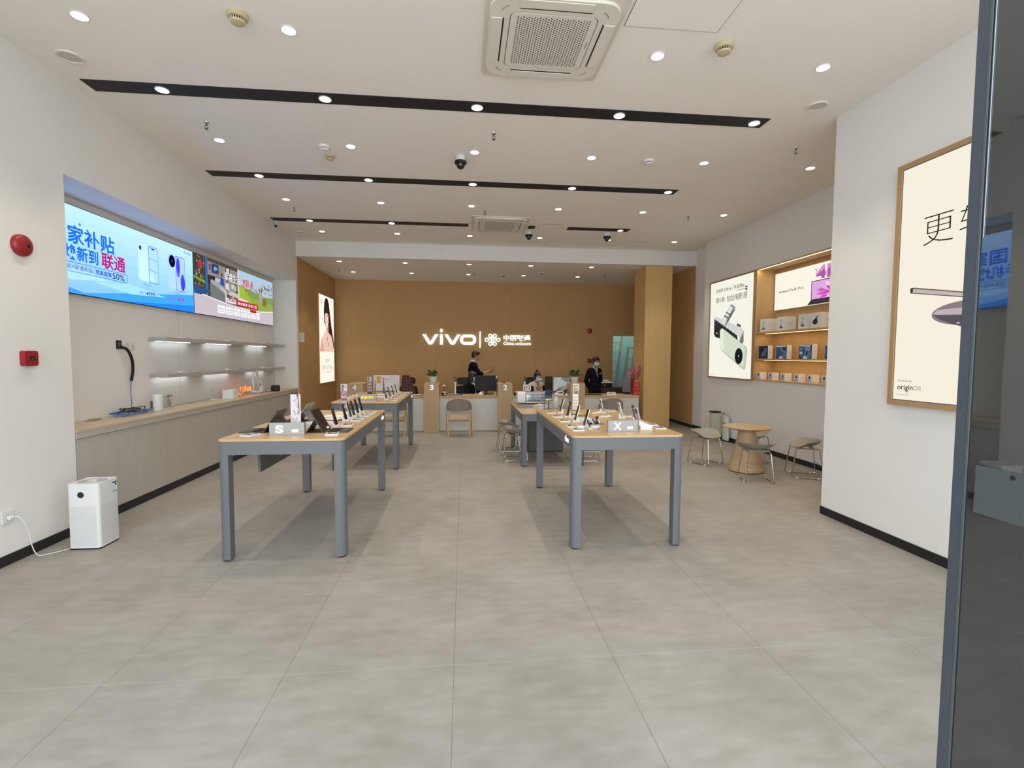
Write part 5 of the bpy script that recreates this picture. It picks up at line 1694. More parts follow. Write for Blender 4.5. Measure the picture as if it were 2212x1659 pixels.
# ------------------------------------------------------------------ service counter
ZK = 0.79
t = thing('service_counter', 'long service counter with wood top and warm white front', 'counter', (0.785, 11.13, 0))
x0, x1 = -3.245, 3.245
MB().box(x0, x1, -0.30, -0.27, 0.018, 0.735, 0.001).build('front_panel', M_PANELW, t)
MB().box(x0, x1, -0.292, -0.28, 0.0, 0.0178).build('kick_strip', M_WOODPALE, t)
MB().box(x0, x1 + 0.005, -0.305, 0.315, 0.735, ZK, 0.002).build('top', M_WOODPALE, t)
MB().prism([(x1, -0.30), (x1 - 0.01, 0.30), (x1 - 0.035, 0.30), (x1 - 0.025, -0.27)], 0.0, 0.7348).build('end_panel', M_PANELW, t)
for xx in (-2.2, 0.0, 2.2):
    MB().box(xx - .012, xx + .012, -0.269, 0.29, 0.0, 0.7348).build('partition', M_PANELW, t)

def pillar(num, x0, x1, y0, label, numx):
    t = thing('counter_pillar', label, 'pillar', ((x0 + x1) / 2, y0 + 0.32, 0), 0, 'numbered wooden counter pillars')
    w = (x1 - x0) / 2
    # stands in front of the counter and bridges over its top
    MB().box(-w, w, -0.32, -0.3155 + 0.10, 0.0, 1.05).build('front_board', M_WOODPALE, t)
    MB().box(-w, w, -0.215, 0.32, ZK + 0.001, 1.05).build('cupboard', M_WOODPALE, t)
    MB().box(-w - .003, w + .003, -0.324, 0.324, 1.05, 1.07, 0.002).build('cap', M_WOODPALE, t)
    text_solid(num, 0.086, 0.122, 0.012, M_SILVER, 'number', t, (numx - (x0 + x1) / 2 - 0.043, -0.3205, 0.925), (1, 0, 0), (0, 0, 1), 0.03)
    return t
pillar('3', -0.843, -0.525, 10.715, 'wooden counter pillar with number 3 and a potted plant', -0.683)
pillar('2', 0.772, 1.092, 10.715, 'wooden counter pillar with number 2, nothing green on top', 0.930)
pillar('1', 2.402, 2.732, 10.715, 'wooden counter pillar right of centre, behind the standing leaflet', 2.567)
pillar('4', -2.462, -2.142, 10.715, 'wooden counter pillar with number 4 by the left wall', -2.32)
t = thing('red_ornament', 'small red ornament lying on top of the number 2 pillar', 'ornament', (0.92, 11.0, 1.07))
MB().lathe([(0.055, 0), (0.06, 0.006), (0.045, 0.014)], 16).build('base', pm('dark_red_lacquer', (0.16, 0.012, 0.01), 0.4), t)
MB().ell((0.01, 0, 0.022), (0.024, 0.02, 0.012), 12, 8).build('knob', pm('dark_red_lacquer', (0.16, 0.012, 0.01), 0.4), t)

def plant(label, loc, seed, spread):
    random.seed(seed)
    t = thing('potted_plant', label, 'plant', loc, 0, 'potted plants on the counter pillars')
    MB().lathe([(0.068, 0), (0.072, 0.004), (0.097, 0.14), (0.099, 0.146), (0.092, 0.146), (0.09, 0.125)], 36).build('pot', M_WHITE, t)
    MB().lathe([(0.09, 0.118), (0.01, 0.124)], 24).build('soil', pm('dark_soil', (0.03, 0.02, 0.013), 0.95, noise=0.4, nscale=60), t)
    mb = MB()
    for i in range(46):
        a = random.random() * 2 * PI
        el = R(8 + 70 * random.random())
        l = (0.06 + 0.10 * random.random()) * (0.6 + 0.6 * math.cos(el))
        d = Vector((math.cos(a) * math.cos(el), math.sin(a) * math.cos(el), math.sin(el)))
        b = Vector((0.03 * math.cos(a), 0.03 * math.sin(a), 0.135 + 0.03 * random.random())) + d * 0.055 * spread
        e = b + d * l * spread
        s = d.cross(Vector((0, 0, 1))).normalized() * (0.022 + 0.014 * random.random())
        mid = b.lerp(e, 0.45) + Vector((0, 0, 0.014))
        q3 = b.lerp(e, 0.78) + Vector((0, 0, 0.006))
        tip = e - Vector((0, 0, 0.02))
        mb.add([b, mid - s, mid + Vector((0, 0, .004)), mid + s, q3 - s * .6, q3, q3 + s * .6, tip], [(0, 1, 2), (0, 2, 3), (1, 4, 5, 2), (2, 5, 6, 3), (4, 7, 5), (5, 7, 6)], None, True)
        mb.tube([(0.02 * math.cos(a), 0.02 * math.sin(a), 0.12), b], 0.0022, 5)
    mb.build('foliage', M_LEAF, t, fix=False)
plant('leafy green plant in white pot on the number 3 pillar', (-0.66, 10.97, 1.07), 2, 0.95)
plant('leafy green plant in white pot on the pillar right of centre', (2.545, 10.97, 1.07), 8, 1.05)

# office chairs behind the counter
def make_office_chair():
    t = thing('office_chair', 'chair', 'chair')
    for i in range(5):
        a = 2 * PI * i / 5 + 0.3
        g_ = MB().tube([(0.03 * math.cos(a), 0.03 * math.sin(a), 0.10), (0.28 * math.cos(a), 0.28 * math.sin(a), 0.065)], [0.024, 0.016], 8).build('base_arm', M_DARK, t)
        MB().cyl((0.28 * math.cos(a) - 0.012, 0.28 * math.sin(a), 0.026), (0.28 * math.cos(a) + 0.012, 0.28 * math.sin(a), 0.026), 0.026, n=14).build('castor', M_DARK, g_)
    MB().cyl((0, 0, 0.08), (0, 0, 0.40), 0.026, n=14).build('gas_column', M_DARK, t)
    MB().prism(rrect(-0.235, 0.235, -0.23, 0.23, 0.08), 0.40, 0.465, None, True).build('seat', M_DARKM, t)
    def shell(x0, x1, z0, z1, y, bow, nm):
        n, m = 10, 6
        v = []
        for s in (0, 1):
            for i in range(n + 1):
                u = -1 + 2 * i / n
                for j in range(m + 1):
                    w = j / m
                    x = (x0 + x1) / 2 + (x1 - x0) / 2 * u * (0.86 + 0.14 * math.sin(PI * w))
                    v.append((x, y - bow * u * u + 0.03 * w + s * 0.02, z0 + (z1 - z0) * w - 0.02 * u * u * (1 if j == m else 0)))
        f = []
        o = (n + 1) * (m + 1)
        for i in range(n):
            for j in range(m):
                a_, b_ = i * (m + 1) + j, (i + 1) * (m + 1) + j
                f += [(a_, b_, b_ + 1, a_ + 1), (o + a_ + 1, o + b_ + 1, o + b_, o + a_)]
            f += [(i * (m + 1), o + i * (m + 1), o + (i + 1) * (m + 1), (i + 1) * (m + 1)), (i * (m + 1) + m, (i + 1) * (m + 1) + m, o + (i + 1) * (m + 1) + m, o + i * (m + 1) + m)]
        for j in range(m):
            f += [(j, j + 1, o + j + 1, o + j), (n * (m + 1) + j + 1, n * (m + 1) + j, o + n * (m + 1) + j, o + n * (m + 1) + j + 1)]
        MB().add(v, f, None, True).build(nm, M_DARKM, t)
    shell(-0.23, 0.23, 0.50, 0.94, 0.23, 0.05, 'backrest')
    shell(-0.17, 0.17, 0.97, 1.15, 0.26, 0.03, 'headrest')
    MB().tube([(0, 0.10, 0.40), (0, 0.27, 0.44), (0, 0.285, 0.7), (0, 0.31, 1.06)], 0.018, 8).build('spine', M_DARK, t)
    for s in (-1, 1):
        MB().tube([(s * 0.20, 0.05, 0.41), (s * 0.285, 0.05, 0.44), (s * 0.285, 0.05, 0.62)], 0.015, 8).build('arm_support', M_DARK, t)
        MB().box(s * 0.285 - 0.035, s * 0.285 + 0.035, -0.12, 0.14, 0.62, 0.645, 0.01).build('arm_pad', M_DARK, t)
    return t
oc = make_office_chair()
g = 'black mesh office chairs behind the counter'
oc.location = (0.06, 11.92, 0)
oc.rotation_euler = (0, 0, R(10))
oc['label'] = 'black mesh office chair with headrest behind the seated navy-suited person'
oc['group'] = g
dup(oc, (1.80, 12.02, 0), R(18), 'black mesh office chair behind the seated woman in a cream jacket', g)
dup(oc, (2.72, 12.10, 0), R(-10), 'black mesh office chair just right of the potted plant', g)
dup(oc, (-1.32, 12.0, 0), R(5), 'black mesh office chair at the left end with a plaid coat on it', g)

# ------------------------------------------------------------------ things on the counter
def monitor(label, x, y, w, h, zc, rz, mat=None, pic=None, sticker=False):
    t = thing('monitor', label, 'monitor', (x, y, ZK), rz, 'monitors on the service counter')
    bw = 0.15 if w > 0.3 else 0.075
    MB().prism(rrect(-bw, bw, -bw * .6, bw * .6, bw * .2), 0, 0.012).build('base', M_DARK, t)
    MB().box(-0.028, 0.028, -0.005, 0.03, 0.012, zc - ZK, 0.004).build('neck', M_DARK, t)
    MB().box(-w / 2, w / 2, -0.045, -0.0055, zc - ZK - h / 2, zc - ZK + h / 2, 0.006).build('housing', mat or M_DARK, t)
    if sticker:
        MB().box(w / 2 - 0.036, w / 2 - 0.010, -0.0458, -0.045, zc - ZK + h / 2 - 0.062, zc - ZK + h / 2 - 0.008).build('sticker', M_PAPER, t)
    if pic:
        p = Pic((-w / 2 + .008, -0.0454, zc - ZK - h / 2 + .008), (1, 0, 0), (0, 0, 1), 0.55 if pic == 'lit' else None)
        W2, H2 = w - .016, h - .016
        if pic == 'lit':
            p.rect(0, 0, W2, H2, (214, 220, 214)).poly([(W2 * .1, 0), (W2, H2 * .62), (W2, 0)], (176, 178, 172), 1).poly([(W2 * .62, 0), (W2, H2 * .40), (W2, 0)], (70, 60, 54), 2)
            p.poly([(W2 * .5, H2), (W2 * .5, H2 * .86), (W2 * .8, H2 * .62), (W2, H2 * .7), (W2, H2)], (150, 150, 146), 1).ell(W2 * .06, H2 * .9, .01, .01, (80, 80, 80), 2)
            p.poly([(W2 * .12, 0), (W2 * .3, H2 * .22), (W2 * .62, H2 * .34), (W2 * .36, 0)], (136, 136, 130), 2)
        else:
            p.rect(0, H2 * .50, W2, H2 * .99, (206, 206, 206)).rect(0, 0, W2, H2 * .49, (214, 214, 214)).rect(W2 * .42, H2 * .72, W2 * .58, H2 * .8, (170, 170, 172), 1)
            p.rr(W2 * .10, H2 * .48, W2 * .32, H2 * .97, .03, (206, 186, 150), 1).rect(W2 * .13, H2 * .5, W2 * .25, H2 * .97, (216, 160, 60), 2)
            p.rect(W2 * .16, H2 * .78, W2 * .2, H2 * .86, (140, 96, 40), 3).rect(W2 * .16, H2 * .6, W2 * .21, H2 * .63, (140, 96, 40), 3)
        p.build('screen', t)
    return t
monitor('black monitor seen from behind, between pillars 3 and 2', 0.53, 11.24, 0.52, 0.35, 1.055, 0, sticker=True)
monitor('narrow black monitor left of the pale lit one', 2.00, 11.30, 0.17, 0.34, 1.04, 0)
monitor('monitor with a pale grey lit picture beside the potted plant', 2.29, 11.17, 0.40, 0.335, 1.037, R(-8), pic='lit')
monitor('large white monitor back with an orange label at the left end', -1.70, 11.12, 0.57, 0.345, 1.062, 0, M_WHITEM, pic='white')
monitor('brown-black monitor beside the red vase', 3.92, 11.28, 0.27, 0.33, 1.0, R(-14), pm('brown_black_screen', (0.055, 0.038, 0.03), 0.25))

def doc_camera(label, x, y, base_w):
    t = thing('document_camera', label, 'camera', (x, y, ZK), 0, 'document cameras on the counter')
    MB().box(-base_w * .5, base_w * .5, -0.12, 0.10, 0, 0.016, 0.004).build('base', M_GREYDK, t)
    MB().box(-base_w * .46, base_w * .2, -0.10, 0.08, 0.0165, 0.024, 0.003).build('mat', M_SHELF, t)
    MB().box(-0.017, 0.017, -0.012, 0.016, 0.024, 0.315, 0.005).build('post', M_WHITE, t)
    hd = MB().box(-0.021, 0.021, -0.05, 0.02, 0.3155, 0.40, 0.006).build('head', M_DARK, t)
    MB().cyl((0, -0.051, 0.36), (0, -0.0495, 0.36), 0.008, n=12).build('lens', M_SILVER, hd)
    return t
doc_camera('white document camera on a post left of the black monitor', -0.175, 11.10, 0.345)
doc_camera('white document camera behind the small notice card', 1.43, 11.22, 0.25)
t = thing('notice_card', 'small white notice card with red print in front of the document camera', 'card', (1.45, 11.0, ZK))
MB().box(-0.075, 0.075, -0.03, 0.05, 0, 0.10, 0.03).build('holder', M_CUSHION, t)
MB().box(-0.093, 0.093, -0.034, -0.031, 0.10, 0.245).build('card', M_PAPER, t)
p = Pic((-0.093, -0.0344, 0.10), (1, 0, 0), (0, 0, 1))
p.rect(0, 0, .186, .145, (206, 206, 206)).text('扫码关注', .045, .065, .115, .085, (190, 50, 60), 1).poly([(.02, .03), (.04, .03), (.048, .08), (.026, .08)], (176, 40, 50), 1)
p.rect(.065, .10, .10, .108, (120, 120, 124), 1).rect(.135, .09, .158, .118, (90, 90, 84), 1).rect(.135, .035, .158, .064, (90, 90, 84), 1)
p.build('print', t)
def card_reader(label, x, y):
    t = thing('card_reader', label, 'card reader', (x, y, ZK), R(12), 'card readers on the counter')
    MB().box(-0.05, 0.05, -0.06, 0.06, 0, 0.055, 0.012).build('body', M_DARK, t)
    MB().box(-0.03, 0.045, -0.03, 0.05, 0.055, 0.085, 0.01).build('printer_hood', M_WHITE, t)
    MB().box(-0.02, 0.035, -0.062, -0.0605, 0.02, 0.045).build('display', M_SILVER, t)
card_reader('small black and white card reader right beside the number 3 pillar', -0.42, 10.98)
card_reader('small black and white card reader right beside the number 2 pillar', 1.21, 10.98)
t = thing('desk_lamp', 'tiny white clip lamp above the card reader by pillar 3', 'lamp', (-0.42, 11.16, ZK))
MB().lathe([(0.035, 0), (0.03, 0.012)], 16).build('base', M_WHITE, t)
MB().tube([(0, 0, 0.012), (0, 0, 0.15), (-0.01, -0.02, 0.20)], 0.005, 6).build('stem', M_DARK, t)
MB().ell((-0.012, -0.03, 0.21), (0.035, 0.03, 0.02), 14, 8).build('head', M_WHITE, t)
t = thing('telephone', 'white desk telephone on the counter by the pale lit monitor', 'telephone', (2.22, 10.98, ZK))
MB().prism(rrect(-0.075, 0.075, -0.06, 0.06, 0.015), 0, 0.04).build('body', M_WHITE, t)
MB().tube(smooth_path([(-0.085, -0.02, 0.05), (-0.07, -0.02, 0.075), (0.0, -0.02, 0.08), (0.06, -0.02, 0.075), (0.075, -0.02, 0.05)], 5), 0.014, 8).build('handset', M_WHITE, t)
t = thing('paper_pile', 'crumpled white papers on the counter right of the telephone', 'paper', (2.40 - 0.05, 10.90, ZK))
MB().prism([(-0.04, -0.03), (0.045, -0.035), (0.02, 0.03), (-0.03, 0.04)], 0, 0.02).build('sheet', M_PAPER, t)
MB().add([(-0.03, -0.02, 0.02), (0.03, -0.025, 0.02), (0.02, 0.02, 0.02), (-0.02, 0.03, 0.02), (-0.005, 0.0, 0.055)], [(0, 1, 4), (1, 2, 4), (2, 3, 4), (3, 0, 4)]).build('crumple', M_PAPER, t)
t = thing('desk_sign', 'small white desk sign with dark characters right of the standing woman', 'sign', (3.424, 10.98, ZK))
MB().add([(-0.108, -0.03, 0), (0.108, -0.03, 0), (0.108, 0.03, 0), (-0.108, 0.03, 0), (-0.098, -0.002, 0.07), (0.098, -0.002, 0.07), (0.098, 0.004, 0.07), (-0.098, 0.004, 0.07)], [(0, 3, 2, 1), (4, 5, 6, 7), (0, 1, 5, 4), (1, 2, 6, 5), (2, 3, 7, 6), (3, 0, 4, 7)]).build('wedge', M_WHITE, t)
p = Pic((-0.075, -0.0235, 0.0165), (1, 0, 0), (0, 0.37, 0.93))
p.text('暂停服务', 0.01, 0.012, 0.14, 0.038, (40, 36, 34), 1, 0.02)
p.build('print', t)
t = thing('cup', 'small clear cup on the counter under the black monitor corner', 'cup', (0.742, 11.05, ZK))
MB().lathe([(0.022, 0), (0.03, 0.06), (0.031, 0.062), (0.028, 0.06), (0.02, 0.006)], 18).build('wall', pm('frosted_cup', (0.6, 0.6, 0.58), 0.4), t)
t = thing('tissue_pack', 'white tissue pack on the counter before the black monitor', 'tissue box', (0.40, 11.03, ZK))
MB().box(-0.055, 0.055, -0.04, 0.04, 0, 0.045, 0.012).build('pack', M_WHITE, t)
MB().add([(-0.03, -0.02, 0.045), (0.03, -0.02, 0.045), (0.03, 0.02, 0.045), (-0.03, 0.02, 0.045), (-0.02, 0, 0.075), (0.035, 0, 0.08)], [(0, 1, 5, 4), (2, 3, 4, 5), (1, 2, 5), (3, 0, 4)]).build('tissue', M_PAPER, t)
t = thing('writing_pad', 'flat paper pad on the counter left of the number 3 pillar', 'paper', (-1.0, 10.98, ZK))
MB().box(-0.10, 0.10, -0.07, 0.07, 0, 0.012, 0.002).build('pad', M_GREYDK, t)
MB().box(-0.11, 0.07, -0.06, 0.06, 0.0122, 0.018).build('sheet', M_PAPER, t, rot=(0, 0, 0.1))
t = thing('keyboard', 'black keyboard on the counter before the standing woman', 'keyboard', (2.98, 10.98, ZK))
MB().box(-0.21, 0.21, -0.07, 0.07, 0, 0.018, 0.004).build('body', M_DARK, t)
mb = MB()
for i in range(14):
    for j in range(4):
        mb.box(-0.195 + i * 0.028, -0.172 + i * 0.028, -0.055 + j * 0.028, -0.032 + j * 0.028, 0.0182, 0.023)
mb.build('keys', M_DARK, t)

# red vase with pink blossom
t = thing('vase', 'tall red vase with gold pattern and pink blossom, right end of counter', 'vase', (4.075 - 0.055, 11.02, ZK - 0.0))
M_REDV = pm('red_lacquer', (0.42, 0.012, 0.02), 0.35)
M_GOLD = pm('gold_leaf', (0.62, 0.36, 0.16), 0.4, metal=0.3)
vb = MB().prism(rrect(-0.07, 0.07, -0.07, 0.07, 0.008, 3), 0, 0.36).build('body', M_REDV, t)
random.seed(6)
mb = MB()
for z in (0.03, 0.055, 0.31, 0.335):
    mb.box(-0.06, 0.06, -0.0712, -0.0704, z, z + 0.006)
    for i in range(7):
        mb.box(-0.056 + i * .017, -0.05 + i * .017, -0.0712, -0.0704, z + .008, z + .016)
for i in range(16):
    cx, cz = -0.045 + 0.09 * random.random(), 0.09 + 0.20 * random.random()
    pts = [(cx + 0.016 * math.cos(a * 0.7 + i), -0.0710, cz + 0.016 * math.sin(a * 0.7 + i) + 0.002 * a) for a in range(6)]
    mb.tube(pts, 0.0022, 5)
mb.tube([(-0.02, -0.071, 0.10), (0, -0.071, 0.07), (0.02, -0.071, 0.10)], 0.003, 5)
mb.build('gold_pattern', M_GOLD, vb)
random.seed(12)
M_PINK = pm('pink_blossom', (0.52, 0.10, 0.15), 0.7, noise=0.3, nscale=40)
br_, fl_ = MB(), MB()
for i in range(17):
    a = random.random() * 2 * PI
    sp = 0.05 + 0.11 * random.random()
    top = Vector((sp * math.cos(a) * 1.15, sp * math.sin(a) * 0.9, 0.48 + 0.22 * random.random()))
    st = Vector((0.03 * math.cos(a), 0.03 * math.sin(a), 0.34))
    md = st.lerp(top, 0.5) + Vector((0.01 * math.cos(a), 0.01, 0.02))
    br_.tube(smooth_path([st, md, top], 5), 0.003, 5)
    for k in range(13):
        q = md.lerp(top, -0.25 + 1.25 * k / 12) + Vector([(random.random() - .5) * 0.045 for _ in range(3)])
        r = 0.010 + 0.008 * random.random()
        fl_.ell(q, (r, r, r * .8), 7, 5)
br_.build('branches', pm('brown_twig', (0.08, 0.04, 0.02), 0.8), t)
fl_.build('blossom', M_PINK, t)

# low cabinet and printer behind the standing woman
t = thing('back_cabinet', 'dark brown low cabinet behind the right end of the counter', 'cabinet', (3.98, 12.75, 0))
MB().box(-0.44, 0.44, -0.25, 0.25, 0.0, 0.858, 0.003).build('body', pm('dark_walnut', (0.05, 0.03, 0.02), 0.5, noise=0.2, nscale=20), t)
MB().box(-0.435, 0.435, -0.256, -0.2505, 0.02, 0.84).build('door', pm('dark_walnut', (0.05, 0.03, 0.02), 0.5), t)
t = thing('printer', 'black and white office printer on the dark back cabinet', 'printer', (3.80, 12.74, 0.858))
MB().box(-0.155, 0.155, -0.15, 0.17, 0, 0.12, 0.01).build('body', M_DARK, t)
MB().box(-0.165, 0.155, -0.17, 0.16, 0.12, 0.155, 0.012).build('scanner_lid', M_ACOFF, t)
MB().box(-0.12, 0.11, -0.12, 0.12, 0.155, 0.175, 0.008).build('paper_stack', M_CUSHION, t)
MB().box(-0.10, 0.08, -0.10, 0.10, 0.1752, 0.20, 0.008).build('top_tray', M_ACOFF, t)
MB().box(-0.07, -0.03, -0.1515, -0.1502, 0.05, 0.08).build('display', M_SHELF, t)

# plaid coat hanging over the left office chair
random.seed(9)
def plaid_mat():
    m = pm('dark_red_plaid_wool', (0.09, 0.035, 0.035), 0.95)
    nt = m.node_tree
    b = nt.nodes['Principled BSDF']
    tc = nt.nodes.new('ShaderNodeTexCoord')
    w1 = nt.nodes.new('ShaderNodeTexWave')
    w1.inputs['Scale'].default_value = 9.0
    w1.inputs['Distortion'].default_value = 1.5
    w2 = nt.nodes.new('ShaderNodeTexWave')
    w2.bands_direction = 'Z'
    w2.inputs['Scale'].default_value = 9.0
    w2.inputs['Distortion'].default_value = 1.5
    mx = nt.nodes.new('ShaderNodeMath')
    mx.operation = 'MULTIPLY'
    rp = nt.nodes.new('ShaderNodeValToRGB')
    rp.color_ramp.elements[0].color = (0.03, 0.014, 0.016, 1)
    rp.color_ramp.elements[1].color = (0.24, 0.13, 0.11, 1)
    e = rp.color_ramp.elements.new(0.45)
    e.color = (0.12, 0.035, 0.035, 1)
    nt.links.new(tc.outputs['Object'], w1.inputs['Vector'])
    nt.links.new(tc.outputs['Object'], w2.inputs['Vector'])
    nt.links.new(w1.outputs['Fac'], mx.inputs[0])
    nt.links.new(w2.outputs['Fac'], mx.inputs[1])
    nt.links.new(mx.outputs[0], rp.inputs['Fac'])
    nt.links.new(rp.outputs['Color'], b.inputs['Base Color'])
    return m
mb = MB()
n, m_ = 26, 12
v = []
for i in range(n):
    a = 2 * PI * i / n
    for j in range(m_):
        w = j / (m_ - 1)
        r = 0.075 + 0.10 * w ** 0.8
        k = 1 + 0.10 * math.sin(5 * a + 3 * w) * w
        v.append((r * k * math.cos(a) * 0.95 + 0.05 * w, r * k * math.sin(a) * 0.6, 0.42 - 0.40 * w + (0.03 if j == 0 else 0)))
f = [(i * m_ + j, i * m_ + j + 1, ((i + 1) % n) * m_ + j + 1, ((i + 1) % n) * m_ + j) for i in range(n) for j in range(m_ - 1)]
f += [tuple(i * m_ for i in range(n)), tuple(i * m_ + m_ - 1 for i in range(n - 1, -1, -1))]
mb.add(v, f, None, True)
o = mb.build('plaid_coat', plaid_mat(), None, (-1.29, 11.20, ZK))
tag(o, 'dark red plaid coat piled beside the white monitor', 'coat')

# ------------------------------------------------------------------ ladders in the store room
def ladder(label, x, y, h, w, lean, rz):
    t = thing('step_ladder', label, 'ladder', (x, y, 0), rz, 'aluminium ladders in the store room')
    M_AL = pm('dull_aluminium', (0.55, 0.60, 0.58), 0.4, metal=0.2)
    def P(s, u, k):
        return Vector((lean * u + s * w * (1 - .25 * u), k * (1 - u) * 0.22, h * u))
    for k, nm in ((-1, 'front_rail'), (1, 'rear_rail')):
        for s in (-1, 1):
            a, b = P(s, 0, k), P(s, 1, k)
            d = 0.028
            mb = MB()
            mb.add([a + Vector((-d, -.012, 0)), a + Vector((d, -.012, 0)), a + Vector((d, .012, 0)), a + Vector((-d, .012, 0)), b + Vector((-d, -.012, 0)), b + Vector((d, -.012, 0)), b + Vector((d, .012, 0)), b + Vector((-d, .012, 0))],
                   [(0, 3, 2, 1), (4, 5, 6, 7), (0, 1, 5, 4), (1, 2, 6, 5), (2, 3, 7, 6), (3, 0, 4, 7)])
            mb.build(nm, M_AL, t)
    n = int(h / 0.30)
    for i in range(1, n):
        u = i / n
        a, b = P(-1, u, -1), P(1, u, -1)
        MB().box(a.x + .028, b.x - .028, a.y - 0.04, a.y + 0.04, a.z - 0.015, a.z + 0.012).build('tread', M_AL, t)
    MB().box(lean - w * .8, lean + w * .8, -0.05, 0.05, h, h + 0.03).build('top_cap', M_AL, t)
ladder('tallest aluminium step ladder leaning in the store room', 4.70, 15.35, 2.75, 0.20, 0.30, 0)
ladder('shorter aluminium step ladder in front of the tall one', 5.06, 14.72, 1.95, 0.14, 0.14, 0)

# ------------------------------------------------------------------ illuminated wall sign
t = thing('wall_sign', 'glowing white shop lettering and knot emblem on the wooden rear wall', 'sign', (0.41, YB, 2.0))
x0 = -1.167 - 0.41
M = Matrix(((1, 0, 0, x0), (0, 0, -1, -0.002), (0, 1, 0, 0.005), (0, 0, 0, 1)))
logo_word(t, M, 0.379 + 1.167, 0.295, 0.05, M_SIGNLIT, 'letter', False)
MB().box(0.493 - 0.41 - 0.02, 0.493 - 0.41 + 0.02, -0.05, -0.004, -0.085, 0.395, 0.012).build('divider', M_SIGNLIT, t)
mb = MB()
S_ = 1.546 / (1095 - 235)          # metres per pixel of the measured sign
def E_(px, pz):
    return ((px - 357) * S_ + (0.857 - 0.41), -0.03, (325 - pz) * S_ + 0.155)
def knot_ring(px, pz, r):
    c = E_(px, pz)
    mb.tube([(c[0] + r * S_ * math.cos(2 * PI * q / 20), c[1], c[2] + r * S_ * math.sin(2 * PI * q / 20)) for q in range(20)], 9.5 * S_, 8, True)
for px, pz, r in ((263, 325, 27), (451, 325, 27), (321, 262, 26), (393, 262, 26), (321, 390, 26), (393, 390, 26)):
    knot_ring(px, pz, r)
for a, b in (((300, 285), (414, 368)), ((414, 285), (300, 368)), ((330, 290), (392, 292)), ((330, 362), (392, 362)), ((286, 310), (320, 325)), ((428, 310), (396, 325))):
    mb.tube([E_(*a), E_(*b)], 9 * S_, 8)
mb.build('knot_emblem', M_SIGNLIT, t)
text_solid('中国联通', 0.80, 0.175, 0.03, M_SIGNLIT, 'chinese_lettering', t, (1.175 - 0.41, -0.004, 0.128), bold=0.03)
text_solid('China', 0.315, 0.098, 0.03, M_SIGNLIT, 'latin_lettering', t, (1.175 - 0.41, -0.004, 0.006), bold=0.022)
text_solid('unicom', 0.46, 0.093, 0.03, M_SIGNLIT, 'latin_lettering', t, (1.175 - 0.41 + 0.35, -0.004, 0.006), bold=0.022)

# light inside the store room
ld = bpy.data.lights.new('storeroom_lamp', 'AREA')
ld.size = 0.5
ld.energy = 30
ld.color = (0.80, 1.0, 0.95)
t = thing('ceiling_lamp', 'square cool lamp on the store room ceiling, behind the rear doorway', 'ceiling light', (4.9, 15.2, ZR))
MB().box(-0.25, 0.25, -0.25, 0.25, -0.04, 0).build('housing', M_WHITE, t)
lo = bpy.data.objects.new('storeroom_lamp', ld)
COL.objects.link(lo)
lo.location = (0, 0, -0.045)
lo.parent = t

# ------------------------------------------------------------------ lit block signs on the tables
def block_sign(label, x0, x1, y, word, colour, glyph_box, tile=True, tz=TZ):
    w = (x1 - x0) / 2
    t = thing('table_sign', label, 'sign', ((x0 + x1) / 2, y + 0.02, tz), 0)
    MB().prism(rrect(-w, w, 0.0005, 0.104, 0.006, 4), -0.02, 0.02, Matrix(((1, 0, 0, 0), (0, 0, -1, 0), (0, 1, 0, 0), (0, 0, 0, 1)))).build('block', M_SILVER_M, t)
    a, b, c, d = glyph_box
    text_solid(word, c - a, d - b, 0.003, colour, 'lit_lettering', t, (a, -0.0202, b), bold=0.045)
    if tile:
        p = Pic((0.042, -0.0204, 0.024), (1, 0, 0), (0, 0, 1), 2.2)
        p.rr(0, 0, 0.05, 0.024, 0.002, (240, 246, 252))
        p.build('lit_tile', t)
        p = Pic((0.042, -0.0216, 0.024), (1, 0, 0), (0, 0, 1))
        p.text('系列', 0.014, 0.005, 0.037, 0.019, (196, 200, 206))
        p.build('tile_text', t)
    return t
M_SILVER_M = pm('satin_silver_block', (0.30, 0.295, 0.28), 0.38, metal=0.35, noise=0.03, nscale=50)
M_YELLOWLIT = em('yellow_sign_glow', (1.0, 0.58, 0.05), 1.5)
block_sign('silver block sign with a lit white S on the front left table', -1.618, -1.334, 4.235, 'S', M_SIGNLIT, (-0.094, 0.018, -0.026, 0.086))
block_sign('silver block sign with a lit white X on the front right table', 1.298, 1.570, 4.235, 'X', M_SIGNLIT, (-0.088, 0.016, -0.012, 0.086))
block_sign('silver block sign with yellow lit letters on the left back table', -1.557, -1.290, 7.405, 'iQOO', M_YELLOWLIT, (-0.085, 0.028, 0.098, 0.078), False)

